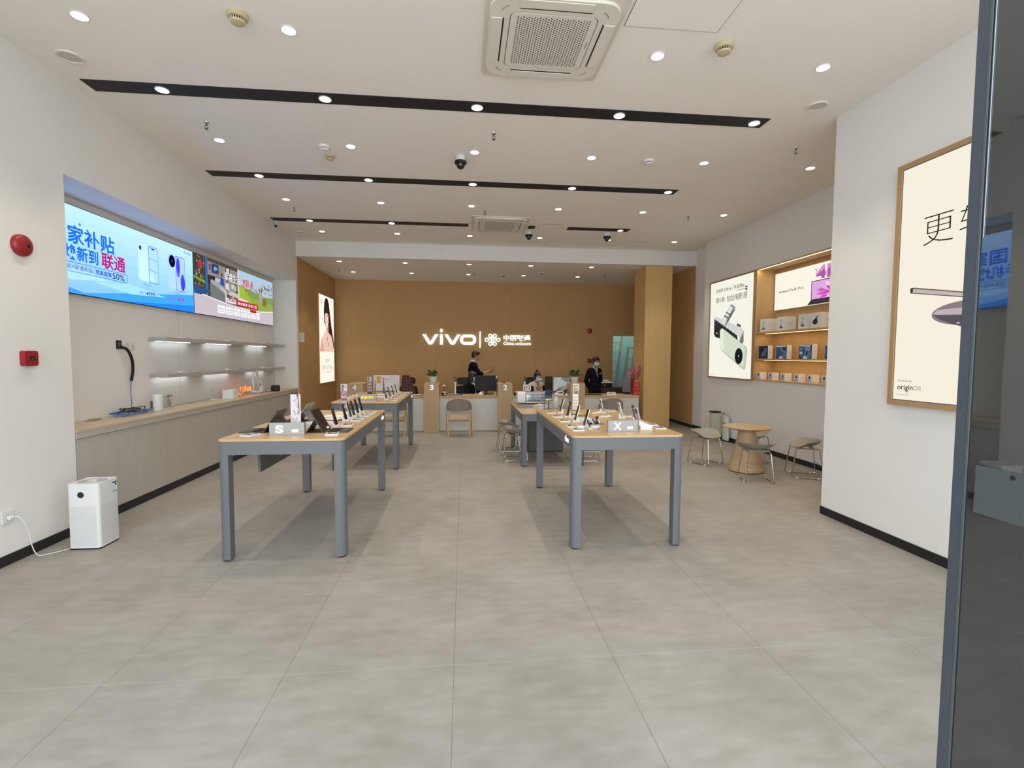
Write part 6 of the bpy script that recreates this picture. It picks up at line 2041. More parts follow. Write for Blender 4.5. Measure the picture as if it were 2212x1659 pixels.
# ------------------------------------------------------------------ phones, stands, cards, cables
BODY = [pm('graphite_phone_back', (0.05, 0.05, 0.055), 0.3, metal=0.3, noise=0.02), pm('silver_blue_phone_back', (0.45, 0.50, 0.54), 0.3, metal=0.3, noise=0.02), pm('lilac_phone_back', (0.46, 0.40, 0.48), 0.35, noise=0.02), pm('white_phone_back', (0.66, 0.66, 0.66), 0.3, noise=0.02), pm('dark_blue_phone_back', (0.04, 0.06, 0.11), 0.3, noise=0.02)]
def make_stand():
    """white block stand with a clear holder, phone faces local +x"""
    t = thing('phone_stand', 'stand', 'stand')
    MB().prism(rrect(-0.035, 0.035, -0.025, 0.025, 0.006, 4), 0, 0.014).build('base', M_WHITE, t)
    MB().add([(-0.034, -0.016, 0.014), (-0.006, -0.016, 0.014), (-0.006, 0.016, 0.014), (-0.034, 0.016, 0.014), (-0.034, -0.012, 0.05), (-0.026, -0.012, 0.05), (-0.026, 0.012, 0.05), (-0.034, 0.012, 0.05)],
             [(0, 3, 2, 1), (4, 5, 6, 7), (0, 1, 5, 4), (1, 2, 6, 5), (2, 3, 7, 6), (3, 0, 4, 7)]).build('prop', M_WHITE, t)
    return t
def make_phone(back):
    t = thing('display_phone', 'phone', 'phone')
    w, h, d = 0.0375, 0.163, 0.0085
    M = Matrix.Rotation(R(-15), 4, 'Y')
    MX = M @ Matrix(((0, 0, 1, -d), (1, 0, 0, 0), (0, 1, 0, 0), (0, 0, 0, 1)))
    MB().prism(rrect(-w, w, 0, h, 0.011, 5), 0, d - 0.0006, MX, True).build('body', back, t)
    MB().prism(rrect(-w + .002, w - .002, 0.002, h - .002, 0.010, 5), d - 0.0005, d + 0.0002, MX).build('screen', M_GLASSBLK, t)
    cam_ = MB().prism([(0.0 + 0.021 * math.cos(2 * PI * i / 24), h - 0.034 + 0.021 * math.sin(2 * PI * i / 24)) for i in range(24)], -0.003, 0, MX).build('camera_bump', M_GLASSBLK, t)
    for q in range(2):
        MB().prism([(0.008 * (1 if q else -1) + 0.0055 * math.cos(2 * PI * i / 14), h - 0.034 + 0.0055 * math.sin(2 * PI * i / 14)) for i in range(14)], -0.0036, -0.003, MX).build('lens', M_SILVER, cam_)
    return t
stand0 = None
phones = {}
def phone_pair(x, y, rz, back, plabel, slabel, group, tz=TZ):
    global stand0
    if stand0 is None:
        stand0 = make_stand()
        stand0.location = (x, y, tz)
        stand0.rotation_euler = (0, 0, rz)
        stand0['label'], stand0['group'] = slabel, group + ' stands'
    else:
        dup(stand0, (x, y, tz), rz, slabel, group + ' stands')
    if back not in phones:
        p = make_phone(BODY[back])
        phones[back] = p
        p.location = (x + 0.008 * math.cos(rz), y + 0.008 * math.sin(rz), tz + 0.0165)
        p.rotation_euler = (0, 0, rz)
        p['label'], p['group'] = plabel, group
    else:
        dup(phones[back], (x + 0.008 * math.cos(rz), y + 0.008 * math.sin(rz), tz + 0.0165), rz, plabel, group)
ORDN = ['first', 'second', 'third', 'fourth', 'fifth', 'sixth']
for i, (y, b) in enumerate(((4.76, 0), (5.15, 0), (5.355, 1), (5.525, 0), (5.73, 0), (5.945, 4))):
    phone_pair(-1.205, y, R(0), b, 'upright phone on a stand, %s from the front on the S table' % ORDN[i], 'white stand under the %s phone from the front on the S table' % ORDN[i], 'phones along the S table')
for i, y in enumerate((7.635, 8.01, 8.425, 8.82, 9.17)):
    phone_pair(-1.175, y, R(0), 0 if i < 4 else 3, 'upright phone on a stand, %s from the front beside the yellow lit sign' % ORDN[i], 'white stand under the %s phone beyond the yellow lit sign' % ORDN[i], 'phones along the left back table')
for i, (y, b) in enumerate(((4.553, 1), (4.934, 3), (5.328, 0), (5.726, 1))):
    phone_pair(1.163, y, R(180), b, 'upright phone, %s from the front on the aisle side of the X table' % ORDN[i], 'white stand under the %s aisle-side phone of the X table' % ORDN[i], 'phones along the aisle side of the X table')
for i, (x, y, b) in enumerate(((1.795, 4.894, 0), (1.745, 5.20, 3), (1.685, 5.728, 1))):
    phone_pair(x, y, R(0), b, 'phone seen from behind, %s from front, wall side of X table' % ORDN[i], 'white stand under the %s wall-side phone of the X table' % ORDN[i], 'phones along the wall side of the X table')
for i, y in enumerate((7.78, 7.98, 8.30)):
    dup(stand0, (-1.78, y, TZ), R(180), 'empty white stand on left edge of the yellow-sign table, %s from front' % ORDN[i], 'empty white stands')
t = make_phone(BODY[2])
t.location, t.rotation_euler = (1.66, 4.42, TZ + 0.042), (0, 0, R(8))
t['label'] = 'lilac phone with round camera standing in the white wedge box'
t['group'] = 'phones along the wall side of the X table'
t = thing('wedge_box', 'white wedge-shaped phone dock box right of the X sign', 'box', (1.69, 4.37, TZ))
MB().prism(rrect(-0.058, 0.058, -0.04, 0.11, 0.003, 2), 0, 0.040).build('carton', M_WHITE, t)
MB().add([(-0.056, -0.005, 0.04), (0.05, -0.005, 0.04), (-0.056, 0.03, 0.04), (0.05, 0.03, 0.04), (-0.056, -0.005, 0.085), (-0.056, 0.03, 0.085)], [(0, 1, 4), (2, 5, 3), (0, 4, 5, 2), (1, 3, 5, 4), (0, 2, 3, 1)]).build('wedge', M_WHITE, t)
MB().box(-0.0585, -0.0581, -0.02, 0.02, 0.012, 0.018).build('print_line', M_SHELF, t)

def make_card():
    t = thing('spec_card', 'card', 'card')
    MB().prism(rrect(-0.052, 0.052, -0.062, 0.062, 0.003, 2), 0, 0.011).build('acrylic_block', M_WHITE, t)
    MB().box(-0.038, 0.038, -0.046, 0.05, 0.0112, 0.0125).build('print', pm('brown_grey_print', (0.09, 0.07, 0.065), 0.3, noise=0.5, nscale=60), t)
    MB().box(-0.012, 0.030, -0.006, 0.010, 0.0126, 0.0132).build('price_patch', M_PAPER, t)
    return t
card = None
def spec_card(x, y, rz, label, group, tz=TZ):
    global card
    if card is None:
        card = make_card()
        card.location, card.rotation_euler = (x, y, tz), (0, 0, rz)
        card['label'], card['group'] = label, group
    else:
        dup(card, (x, y, tz), rz, label, group)
for i, (x, y, rz) in enumerate(((-1.11, 4.255, 0.15), (-1.108, 4.79, 0), (-1.10, 5.16, 0), (-1.10, 5.34, 0), (-1.09, 5.545, 0), (-1.088, 5.745, 0), (-1.085, 5.94, 0))):
    spec_card(x, y, rz, 'white-edged spec card %s on the S table aisle side' % ('right of the S sign', 'beside the first phone', 'beside the second phone', 'beside the third phone', 'beside the fourth phone', 'beside the fifth phone', 'beside the sixth phone')[i], 'spec cards on the tables')
spec_card(-1.775, 4.25, -0.45, 'white-edged spec card left of the S sign, before the dark keyboard', 'spec cards on the tables')
for i, y in enumerate((7.53, 7.90, 8.30, 8.69, 9.10)):
    spec_card(-1.042, y, 0, 'white-edged spec card beside the %s phone of the yellow-sign table' % ORDN[i], 'spec cards on the tables')
for i, (x, y) in enumerate(((1.048, 4.36), (1.045, 4.58), (1.05, 4.963), (1.05, 5.345), (1.048, 5.733))):
    spec_card(x, y, 0, 'white-edged spec card %s on the aisle edge of the X table' % ('nearest the lit side logo', 'beside the first phone', 'beside the second phone', 'beside the third phone', 'beside the fourth phone')[i], 'spec cards on the tables')
for i, (x, y) in enumerate(((1.85, 4.43), (1.855, 4.64), (1.85, 5.37), (1.83, 5.90))):
    spec_card(x, y, R(180), 'white-edged spec card %s of the X table' % ('at the front right corner', 'behind the white wedge box on the right edge', 'in the middle of the right edge', 'at the far right edge')[i], 'spec cards on the tables')
t = thing('card_clip', 'small white clip block lying across two front spec cards on X table', 'clip', (1.10, 4.475, TZ))
MB().box(-0.03, 0.03, -0.028, 0.028, 0.0, 0.024, 0.005).build('block', M_WHITE, t)

def coil(label, x, y, r, turns, tz=TZ, mat=None, sx=1.25):
    pts = []
    n = int(turns * 16)
    for i in range(n + 1):
        a = 2 * PI * i / 16
        rr_ = r * (0.82 + 0.18 * math.sin(i * 0.37))
        pts.append((rr_ * sx * math.cos(a), rr_ * math.sin(a), 0.006 + 0.011 * i / 16))
    t = thing('coiled_cable', label, 'cable', (x, y, tz), 0, 'coiled cables on the display tables')
    MB().tube(pts, 0.0052, 8).build('cable', mat or M_WHITE, t)
    MB().box(-r * sx - 0.02, -r * sx + 0.022, -0.012, 0.012, 0, 0.012, 0.003).build('plug', M_WHITE, t)
coil('white coiled cable with strap in front of the black slot on the X table', 1.235, 4.42, 0.05, 2.2, sx=1.0)
coil('white coiled cable beside the farthest wall-side phone of the X table', 1.60, 5.63, 0.045, 1.3)
coil('white coiled cable beside the middle wall-side phone of the X table', 1.585, 5.24, 0.055, 1.2)
coil('white coiled cable at the nearest wall-side phone of the X table', 1.70, 4.86, 0.05, 1.2)
coil('white coiled cable between the third aisle phone and the black slot', 1.225, 5.25, 0.03, 2.0)
coil('tangled white cable behind the second aisle phone of the X table', 1.255, 4.93, 0.032, 2.4)
coil('black ring cable on the far left part of the yellow-sign table', -1.63, 8.75, 0.05, 1.6, mat=M_DARK, sx=1.0)
t = thing('smart_watch', 'dark watch strap standing in a loop before the black slot', 'watch', (1.235, 4.52, TZ))
MB().tube(smooth_path([(-0.045, 0.02, 0.075), (-0.05, 0.0, 0.05), (-0.03, -0.02, 0.02), (0.0, -0.03, 0.008), (0.03, -0.025, 0.008), (0.035, -0.02, 0.03), (0.034, -0.015, 0.085)], 6), 0.006, 8).build('strap', M_DARK, t)
MB().box(0.022, 0.046, -0.026, -0.004, 0.085, 0.108, 0.005).build('case', M_DARK, t)
# leaflets and trays lying in and around the open cable slot
t = thing('charger_bar', 'light grey power bar lying across the open slot of the X table', 'power bar', (1.33, 5.22, TZ - 0.05))
MB().box(-0.075, 0.075, -0.05, 0.05, 0.0, 0.05, 0.006).build('body', M_ACOFF, t)
MB().box(-0.06, 0.06, -0.051, -0.0502, 0.012, 0.03).build('sockets', M_SHELF, t)
t = thing('slot_cover', 'dark brown slot cover sheet lying on the far end of the slot', 'cover', (1.345, 5.50, TZ))
MB().prism([(-0.13, -0.05), (0.10, -0.04), (0.13, 0.05), (-0.09, 0.06)], 0, 0.008).build('sheet', pm('dark_brown_sheet', (0.05, 0.03, 0.025), 0.4), t)
MB().prism([(-0.05, -0.02), (0.11, -0.01), (0.10, 0.05), (-0.03, 0.045)], 0.0085, 0.014).build('leaf', pm('yellow_leaflet', (0.62, 0.50, 0.16), 0.6, noise=0.2), t)
t = thing('grey_pad', 'flat grey pad lying in the near end of the slot', 'pad', (1.335, 4.775, TZ - 0.03))
MB().box(-0.075, 0.075, -0.06, 0.06, 0, 0.02, 0.004).build('pad', M_GREY, t)
for i, (a, b) in enumerate((((1.27, 5.05), (1.32, 4.88)), ((1.38, 5.10), (1.40, 4.92)))):
    t = thing('slot_cable', 'loose %s cable lying in the open slot of the X table' % ('white' if i == 0 else 'grey-white'), 'cable', (a[0], a[1], TZ - 0.085))
    dx, dy = b[0] - a[0], b[1] - a[1]
    MB().tube(smooth_path([(0, 0, 0.006), (dx * .3 + .02, dy * .3, 0.05), (dx * .6 - .02, dy * .6, 0.09), (dx, dy, 0.10), (dx + .01, dy - .06, 0.04)], 6), 0.006, 8).build('cable', M_WHITE, t)

# ------------------------------------------------------------------ tablets with keyboards on the S table
def tablet(label, x, y, rz, body, half, lean, top_lit):
    """keyboard lies towards local +x, screen leans back towards -x, length along y"""
    t = thing('tablet_keyboard', label, 'tablet', (x, y, TZ), rz, 'tablets with keyboards')
    kb = MB().prism(rrect(0.012, 0.205, -half, half, 0.010, 4), 0.0, 0.007).build('keyboard', body, t)
    mb = MB()
    for i in range(5):
        for j in range(12):
            a = 0.03 + i * 0.018
            b = -half + 0.012 + j * (2 * half - 0.02) / 12
            mb.box(a, a + 0.014, b, b + (2 * half - 0.02) / 12 - 0.004, 0.0071, 0.0088)
    mb.build('keys', M_DARK, kb)
    MB().box(0.138, 0.188, -half * .45, half * .45, 0.0071, 0.0078).build('touchpad', M_GREYDK, kb)
    M = Matrix.Rotation(R(-lean), 4, 'Y')
    MX = M @ Matrix(((0, 0, 1, 0), (1, 0, 0, 0), (0, 1, 0, 0), (0, 0, 0, 1)))
    H = 0.225
    sc = MB().prism(rrect(-half, half, 0.004, H, 0.012, 4), -0.004, 0.003, MX, True).build('tablet_body', body, t)
    MB().prism(rrect(-half + .004, half - .004, 0.008, H - .004, 0.009, 4), 0.0031, 0.0036, MX).build('screen', pm('dim_tablet_screen', (0.018, 0.011, 0.014), 0.12, spec=0.5), sc)
    if top_lit:
        o_ = M @ Vector((0.0042, -half, 0))
        p = Pic(o_, (0, 1, 0), M @ Vector((0, 0, 1)), 0.28)
        p.line([(0.03, 0.17), (0.07, 0.13), (0.11, 0.10), (0.16, 0.06)], 0.004, (84, 66, 96), 1)
        p.line([(0.05, 0.18), (0.09, 0.14), (0.15, 0.10), (0.20, 0.09)], 0.003, (64, 50, 70), 1)
        p.build('wallpaper', sc)
        p = Pic(o_, (0, 1, 0), M @ Vector((0, 0, 1)), 1.5)
        p.text('vivo', 0.15, 0.016, 0.21, 0.038, (230, 245, 255), 2, 0.03)
        p.build('lit_logo', sc)
    # kick stand: triangular flap behind
    b = M @ Vector((-0.006, 0, H * 0.62))
    fx = b.x - 0.075
    MB().add([(b.x, -half * .96, b.z), (b.x, half * .96, b.z), (fx, half * .96, 0.003), (fx, -half * .96, 0.003), (b.x + .003, -half * .96, b.z), (b.x + .003, half * .96, b.z), (fx + .005, half * .96, 0.0), (fx + .005, -half * .96, 0.0)],
             [(0, 1, 2, 3), (7, 6, 5, 4), (0, 4, 5, 1), (2, 6, 7, 3), (0, 3, 7, 4), (1, 5, 6, 2)]).build('kick_stand', body, t)
    MB().box(fx, 0.012, -half * .96, half * .96, 0.0, 0.003).build('case_base', body, t)
    return t
M_TABDK = pm('charcoal_tablet_case', (0.055, 0.05, 0.048), 0.5, noise=0.06, nscale=60)
M_TABSG = pm('silver_grey_tablet_case', (0.20, 0.205, 0.20), 0.45, noise=0.05, nscale=60)
tablet('dark tablet with keyboard facing right, right of the S sign', -1.21, 4.465, 0.0, M_TABDK, 0.125, 29, True)
tablet('dark tablet seen from behind, keyboard to the left of the S sign', -1.72, 4.50, R(180), M_TABDK, 0.135, 32, False)
tablet('silver grey tablet seen from behind, beyond the dark one on the S table', -1.675, 5.16, R(180), M_TABSG, 0.135, 34, False)

# ------------------------------------------------------------------ leaflets and standing sheets
def leaflets(label, x, y, rz, cols, tz=TZ, w=0.10, d=0.14):
    t = thing('leaflet_stack', label, 'leaflets', (x, y, tz), rz, 'leaflet stacks on the display tables')
    for i, c in enumerate(cols):
        o = 0.018 * i
        MB().box(-w + o, w + o * .6, -d + o * 1.2, d - o, i * 0.006 + 0.0002 * i, i * 0.006 + 0.005).build('leaflet', pm('leaflet_%s' % (c,), lin(c), 0.45, noise=0.12, nscale=20), t, rot=(0, 0, 0.1 * (i % 2) - 0.05 * i))
leaflets('stack of pale blue and white leaflets behind the dark tablet, S table', -1.475, 4.87, 0.2, [(230, 232, 232), (150, 176, 190), (226, 228, 230), (190, 205, 214)], w=0.10, d=0.12)
leaflets('cream leaflets near the middle of the S table', -1.42, 5.46, 0.1, [(236, 226, 206), (214, 196, 160), (240, 232, 214)], w=0.12, d=0.13)
leaflets('white booklets with dark covers in the middle of the S table', -1.375, 5.20, -0.15, [(232, 228, 224), (70, 58, 66), (222, 216, 214)], w=0.09, d=0.10)
leaflets('yellowish leaflets toward the far end of the S table', -1.36, 5.75, 0.05, [(232, 222, 190), (206, 190, 120), (238, 230, 210)], w=0.13, d=0.12)
leaflets('pink-white crumpled leaflets behind the first phone of the S table', -1.31, 4.93, 0.5, [(238, 220, 210), (226, 204, 196)], w=0.05, d=0.07)
leaflets('white leaflets with black covers right of the yellow lit sign', -1.35, 7.95, 0.1, [(236, 230, 224), (36, 30, 30), (230, 226, 220)], w=0.10, d=0.13)
leaflets('pale leaflets further back on the yellow-sign table', -1.40, 8.42, -0.1, [(226, 218, 206), (110, 96, 90), (236, 230, 222)], w=0.11, d=0.13)

def sheet_stand(label, x, y, h, w, rz, drawer, tz=TZ, base=True):
    t = thing('sheet_stand', label, 'stand', (x, y, tz), rz, 'upright printed sheets in clear stands')
    if base:
        MB().box(-w / 2 - .005, w / 2 + .005, -0.03, 0.035, 0, 0.006, 0.002).build('base', M_ACRYL, t)
    MB().box(-w / 2, w / 2, -0.0016, 0.0016, 0.006, h, 0).build('clear_panel', M_PAPER, t)
    p = Pic((-w / 2, -0.0018, 0.006), (1, 0, 0), (0, 0, 1))
    drawer(p, w, h - .006)
    p.build('printed_sheet', t)
def d_grey(p, w, h):
    p.rect(0, 0, w, h, (202, 196, 198))
    random.seed(21)
    for i in range(34):
        u, v = w * (0.08 + 0.8 * random.random()), h * (0.05 + 0.9 * random.random())
        c = random.choice([(160, 150, 156), (140, 120, 126), (176, 168, 172), (120, 96, 100), (224, 220, 222)])
        p.poly([(u, v), (min(w, u + w * .12 * random.random() + .004), v + h * .01), (min(w, u + w * .1), v + h * .035), (u - .003, v + h * .02)], c, 1 + i % 2)
    p.poly([(w * .62, h), (w * .80, h), (w * .86, h * .78), (w * .90, h * .60), (w * .80, h * .62), (w * .74, h * .82)], (92, 58, 58), 3)
    p.poly([(w * .66, h * .94), (w * .76, h * .93), (w * .80, h * .76), (w * .74, h * .80)], (206, 150, 130), 4)
    p.ell(w * .80, h * .55, w * .09, h * .06, (96, 70, 76), 3, 14).ell(w * .80, h * .56, w * .05, h * .035, (180, 160, 164), 4, 12)
    p.poly([(w * .4, h * .05), (w * .55, h * .06), (w * .6, h * .2), (w * .45, h * .18)], (150, 110, 116), 3)
def d_purple(p, w, h):
    p.rect(0, 0, w, h, (150, 128, 130))
    p.rect(0, h * .74, w, h, (196, 186, 196), 1).poly([(w * .12, h * .76), (w * .42, h * .76), (w * .46, h * .96), (w * .18, h * .97)], (40, 36, 52), 2).poly([(w * .2, h * .8), (w * .36, h * .8), (w * .4, h * .9), (w * .24, h * .9)], (110, 130, 190), 3)
    p.text('福利', w * .55, h * .86, w * .9, h * .93, (90, 80, 96), 2)
    p.rect(w * .06, h * .62, w * .94, h * .72, (116, 84, 92), 2).text('换新季', w * .12, h * .64, w * .86, h * .70, (226, 214, 214), 3)
    for i in range(6):
        p.rect(w * .08, h * (.06 + .09 * i), w * .92, h * (.11 + .09 * i), (188, 172, 172) if i % 2 else (104, 82, 88), 2)
def d_leaf(p, w, h):
    p.rect(0, 0, w, h, (222, 218, 208))
    p.rect(w * .06, h * .60, w * .94, h * .97, (176, 170, 140), 1)
    p.poly([(w * .1, h * .62), (w * .6, h * .62), (w * .7, h * .80), (w * .3, h * .86)], (150, 140, 140), 2).poly([(w * .3, h * .63), (w * .9, h * .63), (w * .8, h * .72), (w * .5, h * .70)], (90, 84, 76), 3)
    p.ell(w * .6, h * .88, w * .25, h * .04, (206, 196, 130), 2, 14).poly([(w * .1, h * .9), (w * .9, h * .92), (w * .9, h * .95), (w * .1, h * .94)], (130, 136, 130), 3)
    for i in range(4):
        p.text('新品体验' if i % 2 else '限时优惠', w * .14, h * (.10 + .12 * i), w * .82, h * (.15 + .12 * i), (110, 102, 96), 2)
def d_colour(p, w, h):
    p.rect(0, 0, w, h, (196, 190, 196))
    p.poly([(w * .1, 0), (w * .9, 0), (w * .8, h * .5), (w * .3, h * .6)], (96, 110, 160), 1).poly([(w * .3, h * .5), (w * .8, h * .45), (w * .7, h * .9), (w * .5, h)], (176, 60, 70), 2)
    p.rect(w * .1, h * .7, w * .45, h * .92, (226, 220, 214), 3).ell(w * .4, h * .3, w * .16, h * .1, (60, 66, 96), 3, 14)
sheet_stand('tall grey printed sheet standing behind the S sign', -1.437, 4.345, 0.337, 0.083, 0, d_grey)
sheet_stand('tall purple-brown printed sheet at the far end of the S table', -1.41, 5.95, 0.335, 0.075, 0, d_purple)
sheet_stand('tall pale leaflet sheet at the far end of the X table', 1.41, 6.00, 0.335, 0.072, 0, d_leaf)
sheet_stand('clear-topped printed stand at the back of the yellow-sign table', -1.66, 8.87, 0.30, 0.075, 0, d_purple)
sheet_stand('narrow blue printed stand at the back of the yellow-sign table', -1.575, 8.95, 0.25, 0.06, R(-50), d_colour)
sheet_stand('red and blue printed stand on a grey plate, yellow-sign table', -1.41, 8.86, 0.29, 0.08, R(-55), d_colour)
t = thing('round_plate', 'flat grey plate under the red and blue printed stand', 'plate', (-1.41, 8.72, TZ))
MB().prism([(-0.13, -0.06), (0.08, -0.07), (0.16, 0.03), (-0.04, 0.08)], 0, 0.008).build('plate', M_SHELF, t)

# ------------------------------------------------------------------ things on the printer table
TB = 0.82
t = thing('photo_printer', 'wide white and silver printer on the lower back table', 'printer', (1.27, 8.70, TB))
w = 0.30
MB().prism(rrect(-0.13, 0.115, 0.012, 0.215, 0.05, 6), -w, w, Matrix(((0, 0, 1, 0), (1, 0, 0, 0), (0, 1, 0, 0), (0, 0, 0, 1))), True).build('housing', M_SILVER_M, t)
MB().prism(rrect(-0.135, 0.12, 0.012, 0.22, 0.045, 6), -w - .005, -w + .135, Matrix(((0, 0, 1, 0), (1, 0, 0, 0), (0, 1, 0, 0), (0, 0, 0, 1))), True).build('side_cover', M_WHITE, t)
MB().prism(rrect(-0.135, 0.12, 0.012, 0.22, 0.045, 6), w - .10, w + .005, Matrix(((0, 0, 1, 0), (1, 0, 0, 0), (0, 1, 0, 0), (0, 0, 0, 1))), True).build('side_cover', M_WHITE, t)
MB().box(-w + .14, w - .105, -0.1335, -0.129, 0.055, 0.185, 0.002).build('window_frame', M_DARK, t)
MB().box(-w + .15, w - .115, -0.1365, -0.1336, 0.062, 0.178).build('window', pm('steel_window', (0.5, 0.52, 0.55), 0.12, metal=0.8, noise=0.02), t)
MB().box(-w + .17, w - .13, -0.139, -0.1366, 0.112, 0.120).build('paper_slot', M_DARK, t)
mb = MB()
for i in range(7):
    mb.box(-w + .185 + i * .032, -w + .203 + i * .032, -0.1385, -0.1366, 0.066, 0.084)
mb.build('rollers', M_DARK, t)
MB().box(-w + .14, w - .105, -0.16, -0.1285, 0.022, 0.05, 0.006).build('output_lip', M_SILVER, t)
MB().box(-w + .02, w - .02, -0.10, 0.10, 0, 0.012).build('feet', M_DARK, t)
t = thing('cutting_mat', 'grey printed cutting mat at the near left of the printer table', 'mat', (1.045, 8.22, TB))
MB().box(-0.14, 0.14, -0.32, 0.32, 0, 0.003).build('mat', pm('grey_mat', (0.20, 0.18, 0.165), 0.6, noise=0.1, nscale=20), t)
p = Pic((-0.14, -0.32, 0.0031), (1, 0, 0), (0, 1, 0))
p.frame(.01, .01, .27, .63, .002, .004, (150, 142, 134)).line([(.06, .44), (.10, .36), (.16, .33), (.24, .34)], .012, (196, 190, 182)).text('贴膜区', .06, .06, .13, .12, (206, 200, 194)).text('请放置', .16, .10, .25, .14, (180, 172, 166))
p.build('print', t)
t = thing('cutting_mat', 'grey cutting mat on the right part of the printer table', 'mat', (1.66, 8.05, TB))
MB().box(-0.14, 0.14, -0.40, 0.40, 0, 0.003).build('mat', pm('grey_mat', (0.20, 0.18, 0.165), 0.6), t)
t = thing('tool_tray', 'white tray with loose parts in the middle of the printer table', 'tray', (1.345, 8.08, TB))
MB().ring(rrect(-0.10, 0.10, -0.30, 0.30, 0.012, 3), rrect(-0.092, 0.092, -0.292, 0.292, 0.010, 3), 0.0, 0.022).build('rim', M_WHITE, t)
MB().box(-0.095, 0.095, -0.295, 0.295, 0.0005, 0.006).build('bottom', M_WHITE, t)
MB().box(-0.06, 0.03, -0.05, 0.12, 0.0062, 0.02, 0.003).build('parts_case', M_SHELF, t)
MB().tube(smooth_path([(-0.07, 0.16, 0.012), (-0.06, 0.05, 0.05), (0.02, -0.02, 0.03), (0.06, 0.1, 0.02)], 6), 0.007, 8).build('handle', M_WHITE, t)
t = thing('pen_holder', 'clear divided holder full of white pens and tools', 'pen holder', (1.40, 7.72, TB))
MB().ring(rrect(-0.105, 0.105, -0.035, 0.035, 0.003, 2), rrect(-0.102, 0.102, -0.032, 0.032, 0.002, 2), 0, 0.135).build('clear_wall', M_ACRYL, t)
MB().box(-0.102, 0.102, -0.032, 0.032, 0.0005, 0.004).build('bottom', M_ACRYL, t)
MB().box(-0.03, -0.024, -0.037, 0.031, 0.0045, 0.13).build('divider', pm('olive_brown_strip', (0.14, 0.09, 0.03), 0.5), t)
random.seed(31)
for i in range(11):
    x = -0.092 + i * 0.0185
    if abs(x + .027) < .011:
        continue
    dx, dy = (random.random() - .5) * .012, (random.random() - .5) * .03
    pn = MB().cyl((x, dy * .4, 0.005), (x + dx, dy, 0.135 + 0.03 * random.random()), 0.0055, 0.0045, 10).build('pen', M_WHITE if i % 3 else M_SILVER, t)
t = thing('green_dish', 'olive dish with lime contents resting on top of the pen holder', 'dish', (1.365, 7.72, TB + 0.136))
MB().lathe([(0.05, 0), (0.088, 0.010), (0.09, 0.016), (0.075, 0.014), (0.02, 0.006)], 28).build('dish', pm('olive_brown_dish', (0.16, 0.11, 0.02), 0.5), t)
MB().ell((-0.01, 0, 0.016), (0.05, 0.045, 0.012), 16, 8).build('lime_contents', pm('lime_foam', (0.45, 0.62, 0.12), 0.8, noise=0.2, nscale=60), t)
t = thing('small_tablet', 'small upright tablet with dark blue screen behind the green dish', 'tablet', (1.41, 7.95, TB))
M = Matrix.Rotation(R(-12), 4, 'X')
MB().box(-0.056, 0.056, -0.004, 0.004, 0.155, 0.30, 0.004, Matrix.Translation((0, 0.0, 0))).build('body', M_DARK, t)
MB().box(-0.05, 0.05, -0.0046, -0.0041, 0.162, 0.293).build('screen', pm('dark_blue_glass', (0.03, 0.06, 0.11), 0.06, spec=0.7), t)
MB().cyl((0, 0.01, 0), (0, 0.01, 0.18), 0.012, n=12).build('post', M_WHITE, t)
MB().lathe([(0.05, 0), (0.048, 0.008), (0.012, 0.012)], 20).build('base', M_WHITE, t)
t = thing('pump_bottle', 'white pump bottle with label right of the small tablet', 'bottle', (1.515, 7.88, TB))
MB().lathe([(0.026, 0), (0.028, 0.005), (0.028, 0.13), (0.02, 0.15), (0.010, 0.158), (0.010, 0.165)], 22).build('body', M_WHITE, t)
MB().lathe([(0.013, 0.165), (0.013, 0.182), (0.006, 0.184), (0.006, 0.205)], 14).build('cap', M_WHITE, t)
MB().tube([(0, 0, 0.205), (0.012, -0.02, 0.207), (0.018, -0.035, 0.198)], 0.005, 7).build('spout', M_WHITE, t)
t = thing('box_tower', 'narrow white and blue carton standing behind the pump bottle', 'box', (1.555, 8.02, TB))
MB().box(-0.024, 0.024, -0.02, 0.02, 0, 0.245, 0.002).build('carton', M_WHITE, t)
p = Pic((-0.024, -0.0204, 0), (1, 0, 0), (0, 0, 1))
p.rect(0.002, 0.185, 0.046, 0.215, (70, 100, 150)).rect(.006, .03, .042, .15, (206, 202, 200)).text('钢化膜', .008, .158, .04, .174, (130, 120, 120))
p.build('print', t)

# ------------------------------------------------------------------ people
def fuse(name, prims, mat, parent, voxel=0.009, sm=2):
    """melt overlapping limbs and masses into one continuous skin"""
    mb = MB()
    for q in prims:
        if q[0] == 'c':
            mb.caps(q[1], q[2], q[3], q[4] if len(q) > 4 else q[3], 14)
        elif q[0] == 'e':
            mb.ell(q[1], q[2], 20, 14, q[3] if len(q) > 3 else None)
        elif q[0] == 'b':
            mb.box(*q[1], q[2])
    tmp = mb.build('tmp', mat)
    r = tmp.modifiers.new('r', 'REMESH')
    r.mode = 'VOXEL'
    r.voxel_size = voxel
    r.use_smooth_shade = True
    s = tmp.modifiers.new('s', 'SMOOTH')
    s.factor = 0.5
    s.iterations = sm
    dg = bpy.context.evaluated_depsgraph_get()
    me = bpy.data.meshes.new_from_object(tmp.evaluated_get(dg))
    me.name = name
    old = tmp.data
    bpy.data.objects.remove(tmp, do_unlink=True)
    bpy.data.meshes.remove(old)
    for p in me.polygons:
        p.use_smooth = True
    if not me.materials:
        me.materials.append(mat)
    o = bpy.data.objects.new(name, me)
    COL.objects.link(o)
    o.parent = parent
    return o

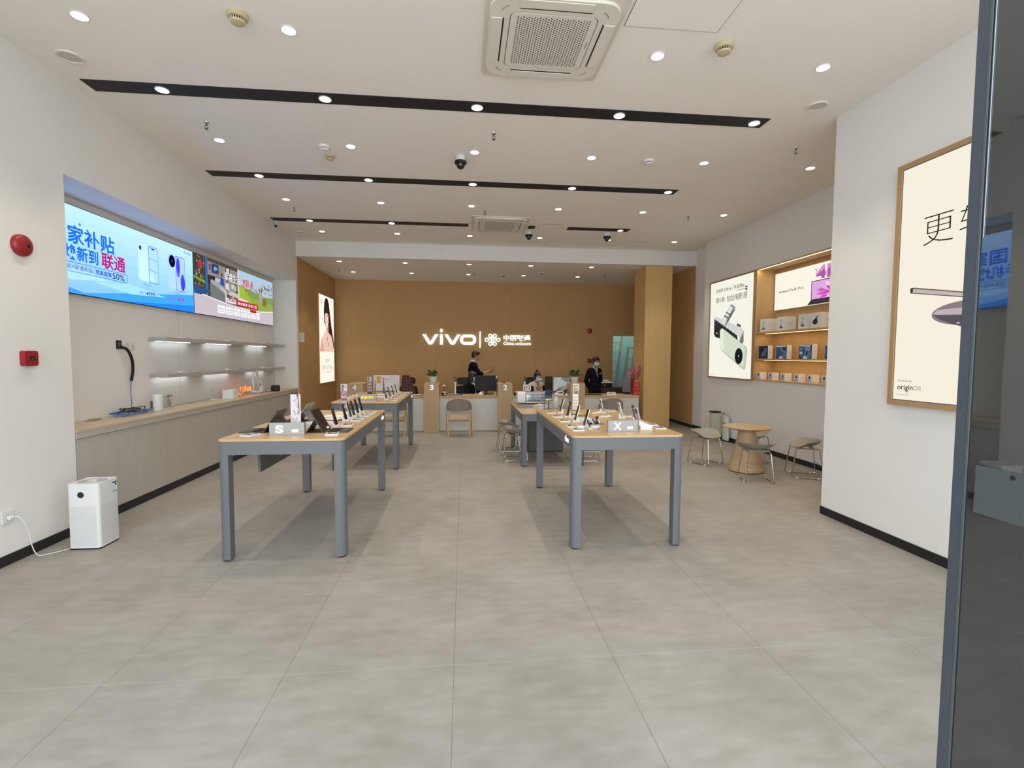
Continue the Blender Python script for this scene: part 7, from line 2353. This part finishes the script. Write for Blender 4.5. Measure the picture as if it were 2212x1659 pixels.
V = Vector
def hand(wrist, d, palm_n, curl, thumb_side):
    """palm and five separate fingers; d = pointing direction, palm_n = out of the palm"""
    d = V(d).normalized()
    pn = V(palm_n)
    pn = (pn - d * pn.dot(d)).normalized()
    s = d.cross(pn).normalized() * thumb_side
    w = V(wrist)
    out = [('c', w, w + d * 0.03, 0.022, 0.024)]
    for k in (-1, -.33, .33, 1):
        out.append(('c', w + d * 0.02 + s * 0.012 * k, w + d * 0.08 + s * 0.027 * k, 0.016, 0.013))
    for k, l in ((1, 0.066), (.33, 0.076), (-.33, 0.070), (-1, 0.054)):
        b = w + d * 0.083 + s * 0.027 * k
        m = b + (d * math.cos(curl * .6) + pn * math.sin(curl * .6)) * l * 0.5
        e = m + (d * math.cos(curl * 1.5) + pn * math.sin(curl * 1.5)) * l * 0.5
        out += [('c', b, m, 0.0088, 0.0082), ('c', m, e, 0.0082, 0.0072)]
    b = w + d * 0.025 + s * 0.026
    m = b + (d * 0.55 + s * 0.75 + pn * 0.25).normalized() * 0.038
    e = m + (d * 0.85 + s * 0.15 + pn * (0.3 + curl * .3)).normalized() * 0.032
    out += [('c', b, m, 0.0125, 0.0105), ('c', m, e, 0.0105, 0.0085)]
    return out

def head_prims(c, M):
    """head around centre c (eye level about c.z), M = head rotation; face to local -y"""
    T = Matrix.Translation(c) @ M
    def P(x, y, z):
        return T @ V((x, y, z))
    pr = [('e', (0, 0.012, 0.040), (0.075, 0.093, 0.082), T), ('e', (0, -0.026, -0.030), (0.060, 0.064, 0.078), T), ('e', (0, -0.052, -0.085), (0.030, 0.028, 0.024), T),
          ('c', P(0, -0.084, 0.012), P(0, -0.104, -0.028), 0.010, 0.014), ('c', P(-.012, -0.088, -.030), P(.012, -0.088, -.030), 0.011),
          ('c', P(-0.018, -0.083, -0.062), P(0.018, -0.083, -0.062), 0.010), ('c', P(-.035, -.074, .022), P(.035, -.074, .022), .013),
          ('e', (-0.040, -0.058, -0.020), (0.022, 0.02, 0.022), T), ('e', (0.040, -0.058, -0.020), (0.022, 0.02, 0.022), T)]
    for s in (-1, 1):
        pr.append(('e', (s * 0.076, 0.008, -0.008), (0.010, 0.020, 0.030), T))
    return pr, T

def person(label, loc, rz, J, head_c, head_M, torso, skin_extra, dress):
    t = thing('person', label, 'person', loc, rz, None)
    pr, T = head_prims(V(head_c), head_M)
    nb = V(J['neck'])
    pr.append(('c', V(head_c) + head_M @ V((0, 0.022, -0.06)), nb, 0.052, 0.058))
    for c, r in torso:
        pr.append(('e', c, r))
    for s in ('l', 'r'):
        sh, el, wr = V(J['sh_' + s]), V(J['el_' + s]), V(J['wr_' + s])
        pr += [('c', nb + V((0, 0, -0.03)), sh, 0.048, 0.05), ('c', sh, el, 0.048, 0.038), ('c', el, wr, 0.037, 0.025)]
        hp, kn, an = V(J['hp_' + s]), V(J['kn_' + s]), V(J['an_' + s])
        pr += [('c', hp, kn, 0.080, 0.054), ('c', kn, kn.lerp(an, .35), 0.052, 0.053), ('c', kn.lerp(an, .35), an, 0.053, 0.034), ('c', an, an + V(J['toe']) * 0.15 + V((0, 0, -0.045)), 0.036, 0.028)]
        pr += hand(J['wr_' + s], J['hd_' + s], J['hn_' + s], J.get('cu_' + s, 0.5), J['ht_' + s])
    body = fuse('body', pr + skin_extra, M_SKIN, t, 0.0085, 1)
    # face details
    for s in (-1, 1):
        e = MB().ell((s * 0.031, -0.0835, 0.006), (0.0125, 0.006, 0.0065), 12, 8, T).build('eye', M_DARK, t)
        MB().box(s * 0.032 - .018, s * 0.032 + .018, -0.0905, -0.083, 0.025, 0.0285, 0, T).build('eyebrow', M_HAIR, t)
    if 'mask' not in dress:
        MB().ell((0, -0.093, -0.061), (0.022, 0.006, 0.0065), 12, 8, T).build('mouth', pm('lip_skin', (0.34, 0.13, 0.10), 0.5), t)
    return t, T

def limb(J, s, grow, upto=1.0):
    sh, el, wr = V(J['sh_' + s]), V(J['el_' + s]), V(J['wr_' + s])
    nb = V(J['neck'])
    return [('c', nb + V((0, 0, -0.045)), sh, 0.05 + grow, 0.05 + grow), ('c', sh, el, 0.049 + grow, 0.043 + grow), ('c', el, el.lerp(wr, upto), 0.042 + grow, (0.042 - 0.012 * upto) + grow)]
def trousers(t, J, mat, hipc, hipr):
    pr = [('e', hipc, hipr)]
    for s in ('l', 'r'):
        hp, kn, an = V(J['hp_' + s]), V(J['kn_' + s]), V(J['an_' + s])
        pr += [('c', hp, kn, 0.092, 0.066), ('c', kn, an, 0.066, 0.052)]
    fuse('trousers', pr, mat, t, 0.012, 2)
    for s in ('l', 'r'):
        an = V(J['an_' + s])
        d = V(J['toe'])
        fuse('shoe', [('c', an + V((0, 0, -0.035)) - d * 0.02, an + d * 0.16 + V((0, 0, -0.046)), 0.043, 0.034), ('c', an + V((0, 0, -.02)), an + V((0, 0, 0.0)), 0.042, 0.042)], M_DARK, t, 0.012, 1)
def grow_t(torso, g):
    return [('e', c, (r[0] + g, r[1] + g, r[2] + g)) for c, r in torso]
def mask(t, T):
    mb = MB()
    n, m = 14, 8
    v = []
    for i in range(n + 1):
        a = R(-78 + 156 * i / n)
        for j in range(m + 1):
            w = j / m
            z = -0.110 + 0.108 * w
            k = math.sin(PI * w)
            rx, ry = 0.068 + 0.006 * k, 0.088 + 0.036 * k + (0.012 if w > .6 else 0) - (0.024 if w < .15 else 0)
            v.append(T @ V((rx * math.sin(a), -0.012 - ry * math.cos(a), z + 0.012 * abs(math.sin(a)))))
    f = [(i * (m + 1) + j, (i + 1) * (m + 1) + j, (i + 1) * (m + 1) + j + 1, i * (m + 1) + j + 1) for i in range(n) for j in range(m)]
    mb.add(v, f, None, True)
    o = mb.build('face_mask', M_MASK, t, fix=False)
    sd = o.modifiers.new('thickness', 'SOLIDIFY')
    sd.thickness = 0.002
    for s in (-1, 1):
        MB().tube([T @ V((s * .065, -.02, -.03)), T @ V((s * .080, 0.01, 0.006)), T @ V((s * .079, .022, -.02))], 0.0016, 5).build('ear_loop', M_PAPER, o)

STAND = dict(neck=(0, 0.02, 1.475), sh_l=(0.165, 0.02, 1.41), sh_r=(-0.165, 0.02, 1.41), hp_l=(0.085, 0, 0.90), hp_r=(-0.085, 0, 0.90), kn_l=(0.10, -0.01, 0.49), kn_r=(-0.10, -0.01, 0.49),
             an_l=(0.10, 0.02, 0.085), an_r=(-0.10, 0.02, 0.085), toe=(0, -1, 0))
TORSO = [((0, 0.015, 1.28), (0.150, 0.105, 0.18)), ((0, 0.02, 1.38), (0.165, 0.085, 0.085)), ((0, 0.01, 1.09), (0.130, 0.092, 0.16)), ((0, 0.015, 0.94), (0.150, 0.110, 0.12))]
I4 = Matrix.Identity(4)

# --- standing man in black, in profile, reaching forward with a phone (front = local -y, turned to face +x)
def scl(d, k):
    return {a: (tuple(q * k for q in b) if isinstance(b, tuple) and a != 'toe' and not a.startswith(('hd', 'hn')) else b) for a, b in d.items()}
k = 1.035
J = scl(STAND, k)
J.update(el_r=(-0.20, -0.165, 1.215), wr_r=(-0.165, -0.365, 1.285), hd_r=(0.05, -0.99, 0.12), hn_r=(0.75, 0, 0.5), ht_r=-1, cu_r=0.9,
         el_l=(0.21, -0.06, 1.17), wr_l=(0.18, -0.28, 1.10), hd_l=(0, -0.95, -0.2), hn_l=(-1, 0, 0), ht_l=1, cu_l=0.6)
tor = [((c[0], c[1] - 0.02 * (c[2] - .9), c[2] * k), (r[0] * 1.03, r[1] * 1.16, r[2] * k)) for c, r in TORSO]
hc = (0, -0.055, 1.675)
hM = Matrix.Rotation(R(9), 4, 'X')
t, T = person('person in a black long-sleeved top standing in profile, holding a phone out', (0.270, 12.56, 0), R(90), J, hc, hM, tor, [], {})
fuse('sweater', grow_t(tor[:3], 0.013) + [('e', (0, 0.015, 0.98), (0.165, 0.128, 0.10))] + limb(J, 'r', 0.014, 0.18) + limb(J, 'l', 0.014, 0.9), M_BLACKKNIT, t, 0.010, 2)
fuse('collar', [('c', (0, 0.012, 1.535), (0, 0.0, 1.555), 0.064, 0.060)], M_SHIRT, t, 0.008, 1)
trousers(t, J, M_NAVY, (0, 0.015, 0.95), (0.166, 0.125, 0.11))
fuse('hair', [('e', (0, 0.016, 0.062), (0.083, 0.100, 0.075), T), ('e', (0, 0.045, 0.01), (0.078, 0.070, 0.078), T), ('e', (0, -0.045, 0.092), (0.066, 0.055, 0.032), T), ('e', (-.068, -.01, .03), (.016, .035, .04), T), ('e', (.068, -.01, .03), (.016, .035, .04), T)], M_HAIR, t, 0.007, 1)
# the phone he holds rests in his right hand
ph = thing('held_phone', 'thin dark phone held out in the hand of the standing person in black', 'phone', (0.270 + 0.475, 12.56 - 0.165, 1.335), R(0))
MB().box(-0.004, 0.004, -0.036, 0.036, -0.05, 0.095, 0.003, Matrix.Rotation(R(42), 4, 'Y')).build('body', M_DARK, ph)
MB().box(-0.0046, -0.0041, -0.033, 0.033, -0.045, 0.09, 0, Matrix.Rotation(R(42), 4, 'Y')).build('screen', M_GLASSBLK, ph)

# --- seated people
SIT = dict(neck=(0, 0.03, 1.02), sh_l=(0.155, 0.03, 0.955), sh_r=(-0.155, 0.03, 0.955), hp_l=(0.085, 0.02, 0.52), hp_r=(-0.085, 0.02, 0.52), kn_l=(0.11, -0.40, 0.50), kn_r=(-0.11, -0.40, 0.50),
           an_l=(0.11, -0.42, 0.085), an_r=(-0.11, -0.42, 0.085), toe=(0, -1, 0))
TSIT = [((0, 0.03, 0.83), (0.140, 0.100, 0.17)), ((0, 0.03, 0.925), (0.155, 0.08, 0.085)), ((0, 0.03, 0.66), (0.128, 0.095, 0.15)), ((0, 0.03, 0.555), (0.155, 0.13, 0.10))]
def sit(dz):
    J = {a: (tuple((b[0], b[1], b[2] + dz)) if a[:2] in ('ne', 'sh') else b) for a, b in SIT.items()}
    tor = [((c[0], c[1], c[2] + dz * min(1, max(0, (c[2] - .5) / .5))), r) for c, r in TSIT]
    return J, tor
J, tor = sit(0.0)
J.update(el_l=(0.20, -0.06, 0.74), wr_l=(0.12, -0.25, 0.78), hd_l=(-0.2, -1, 0.05), hn_l=(0, 0, -1), ht_l=-1, cu_l=0.5,
         el_r=(-0.20, -0.06, 0.74), wr_r=(-0.12, -0.25, 0.78), hd_r=(0.2, -1, 0.05), hn_r=(0, 0, -1), ht_r=1, cu_r=0.5)
hc = (0, -0.015, 1.175)
hM = Matrix.Rotation(R(10), 4, 'X')
t, T = person('seated person in a navy suit with dark bob hair, face hidden behind the black monitor', (0.225, 11.80, 0), R(38), J, hc, Matrix.Rotation(R(30), 4, 'Z') @ hM, tor, [], {'mask': 1})
fuse('jacket', grow_t(tor[:3], 0.016) + [('e', (0, 0.03, 0.60), (0.165, 0.125, 0.10))] + limb(J, 'r', 0.014, 0.92) + limb(J, 'l', 0.014, 0.92), M_NAVY, t, 0.010, 2)
MB().add([(-0.035, -0.112, 0.985), (0.035, -0.112, 0.985), (0.028, -0.128, 0.90), (0.0, -0.134, 0.78), (-0.028, -0.128, 0.90), (-0.05, -0.07, 1.03), (0.05, -0.07, 1.03)], [(0, 4, 3, 2, 1), (0, 1, 6, 5)]).build('shirt_front', M_SHIRT, t)
fuse('shirt_collar', [('c', (0, 0.015, 1.025), (0, 0.008, 1.045), 0.064, 0.058)], M_SHIRT, t, 0.008, 1)
trousers(t, J, M_NAVY, (0, 0.03, 0.545), (0.168, 0.145, 0.095))
mask(t, T)
fuse('hair', [('e', (0, 0.016, 0.055), (0.090, 0.108, 0.086), T), ('e', (0, 0.05, -0.03), (0.092, 0.075, 0.12), T), ('e', (-.078, .0, -.05), (.028, .055, .11), T), ('e', (.078, .0, -.05), (.028, .055, .11), T), ('e', (0, -.055, .088), (.062, .045, .026), T)], M_HAIRBR, t, 0.007, 1)

J, tor = sit(0.015)
J.update(el_l=(0.21, -0.05, 0.75), wr_l=(0.13, -0.25, 0.80), hd_l=(-0.3, -1, 0), hn_l=(0, 0, -1), ht_l=-1, cu_l=0.5,
         el_r=(-0.21, -0.05, 0.75), wr_r=(-0.13, -0.25, 0.80), hd_r=(0.3, -1, 0), hn_r=(0, 0, -1), ht_r=1, cu_r=0.5)
hc = (0, -0.03, 1.165)
hM = Matrix.Rotation(R(12), 4, 'X')
t, T = person('seated person in a cream fleece jacket with hair in a bun, wearing a mask', (1.815, 11.90, 0), R(30), J, hc, hM, tor, [], {'mask': 1})
fuse('top', grow_t(tor[:3], 0.008) + [('c', (0, 0.03, 0.98), (0, 0.02, 1.04), 0.068, 0.058)], M_BLUSH, t, 0.010, 2)
jk = fuse('jacket', [('e', (-0.085, 0.045, 0.82), (0.088, 0.12, 0.20)), ('e', (0.085, 0.045, 0.82), (0.088, 0.12, 0.20)), ('e', (0, 0.085, 0.84), (0.15, 0.075, 0.20))] + limb(J, 'r', 0.020, 0.94) + limb(J, 'l', 0.020, 0.94), M_COAT, t, 0.010, 2)
fuse('jacket_collar', [('c', (-0.05, -0.075, 0.93), (-0.085, 0.03, 1.03), 0.024, 0.030), ('c', (0.05, -0.075, 0.93), (0.085, 0.03, 1.03), 0.024, 0.030), ('c', (-0.085, 0.03, 1.03), (0, 0.095, 1.04), 0.030), ('c', (0.085, 0.03, 1.03), (0, 0.095, 1.04), 0.030)], M_COAT, jk, 0.009, 1)
for s in (-1, 1):
    fuse('dark_panel', [('c', (s * 0.175, 0.012, 0.915), (s * 0.205, -0.035, 0.815), 0.073, 0.069)], M_BLACKKNIT, jk, 0.010, 1)
trousers(t, J, M_NAVY, (0, 0.03, 0.545), (0.168, 0.145, 0.095))
mask(t, T)
fuse('hair', [('e', (0, 0.020, 0.056), (0.081, 0.098, 0.078), T), ('e', (0, 0.045, -0.01), (0.078, 0.066, 0.085), T), ('e', (-.070, .0, .0), (.014, .04, .06), T), ('e', (.070, .0, .0), (.014, .04, .06), T), ('e', (0.0, 0.055, 0.150), (.038, .038, .034), T), ('c', T @ V((0, .045, .11)), T @ V((0, .055, .14)), .03, .026)], M_HAIR, t, 0.007, 1)

k = 0.955
J = scl(STAND, k)
J.update(sh_l=(0.15, 0.02, 1.315), sh_r=(-0.15, 0.02, 1.315), el_l=(0.215, 0.07, 1.06), wr_l=(0.10, 0.165, 0.87), hd_l=(-0.8, 0.1, -0.5), hn_l=(0, -1, 0), ht_l=-1, cu_l=0.6,
         el_r=(-0.215, 0.07, 1.06), wr_r=(-0.10, 0.175, 0.89), hd_r=(0.8, 0.2, -0.45), hn_r=(0, -1, 0), ht_r=1, cu_r=0.6)
tor = [((c[0], c[1], c[2] * k), (r[0] * .92, r[1] * .95, r[2] * k)) for c, r in TORSO]
hc = (0.0, -0.045, 1.545)
hM = Matrix.Rotation(R(14), 4, 'X')
t, T = person('person in a navy suit and red tie standing with a mask, head lowered', (3.39, 12.3, 0), R(14), J, hc, hM, tor, [], {'mask': 1})
fuse('jacket', grow_t(tor[:3], 0.017) + [('e', (0, 0.015, 0.93), (0.165, 0.125, 0.15)), ('e', (0, 0.015, 0.83), (0.16, 0.125, 0.10))] + limb(J, 'r', 0.013, 0.93) + limb(J, 'l', 0.013, 0.93), M_NAVY, t, 0.010, 2)
MB().add([(-0.04, -0.082, 1.385), (0.04, -0.082, 1.385), (0.03, -0.106, 1.30), (0.0, -0.124, 1.20), (-0.03, -0.106, 1.30)], [(0, 4, 3, 2, 1)]).build('shirt_front', M_SHIRT, t)
fuse('shirt_collar', [('c', (-0.036, -0.055, 1.375), (-0.052, 0.01, 1.425), 0.017, 0.02), ('c', (0.036, -0.055, 1.375), (0.052, 0.01, 1.425), 0.017, 0.02), ('c', (0, 0.03, 1.41), (0, 0.025, 1.43), 0.055, 0.052)], M_SHIRT, t, 0.008, 1)
M_TIE = pm('dark_red_silk', (0.20, 0.020, 0.020), 0.5, noise=0.2, nscale=60)
MB().add([(-0.020, -0.098, 1.372), (0.020, -0.098, 1.372), (0.012, -0.108, 1.345), (-0.012, -0.108, 1.345), (-0.024, -0.126, 1.25), (0.024, -0.126, 1.25), (0, -0.133, 1.215)], [(0, 3, 2, 1), (3, 4, 6, 5, 2)]).build('tie', M_TIE, t)
MB().add([(-0.010, -0.130, 1.245), (0.022, -0.130, 1.245), (0.020, -0.137, 1.165), (0.006, -0.137, 1.15)], [(0, 3, 2, 1)]).build('scarf_end', pm('grey_silk', (0.30, 0.31, 0.33), 0.5), t)
MB().box(0.075, 0.125, -0.122, -0.117, 1.245, 1.262).build('name_badge', M_PAPER, t)
trousers(t, J, M_NAVY, (0, 0.015, 0.88), (0.155, 0.118, 0.11))
mask(t, T)
fuse('hair', [('e', (0, 0.020, 0.058), (0.083, 0.100, 0.080), T), ('e', (0, 0.055, 0.0), (0.076, 0.066, 0.085), T), ('e', (-.046, -.040, .080), (.040, .040, .028), T), ('e', (.046, -.040, .080), (.040, .040, .028), T), ('e', (-.070, -.012, .02), (.016, .034, .05), T), ('e', (.070, -.012, .02), (.016, .034, .05), T), ('e', (0, 0.11, 0.02), (.045, .035, .045), T)], M_HAIR, t, 0.007, 1)
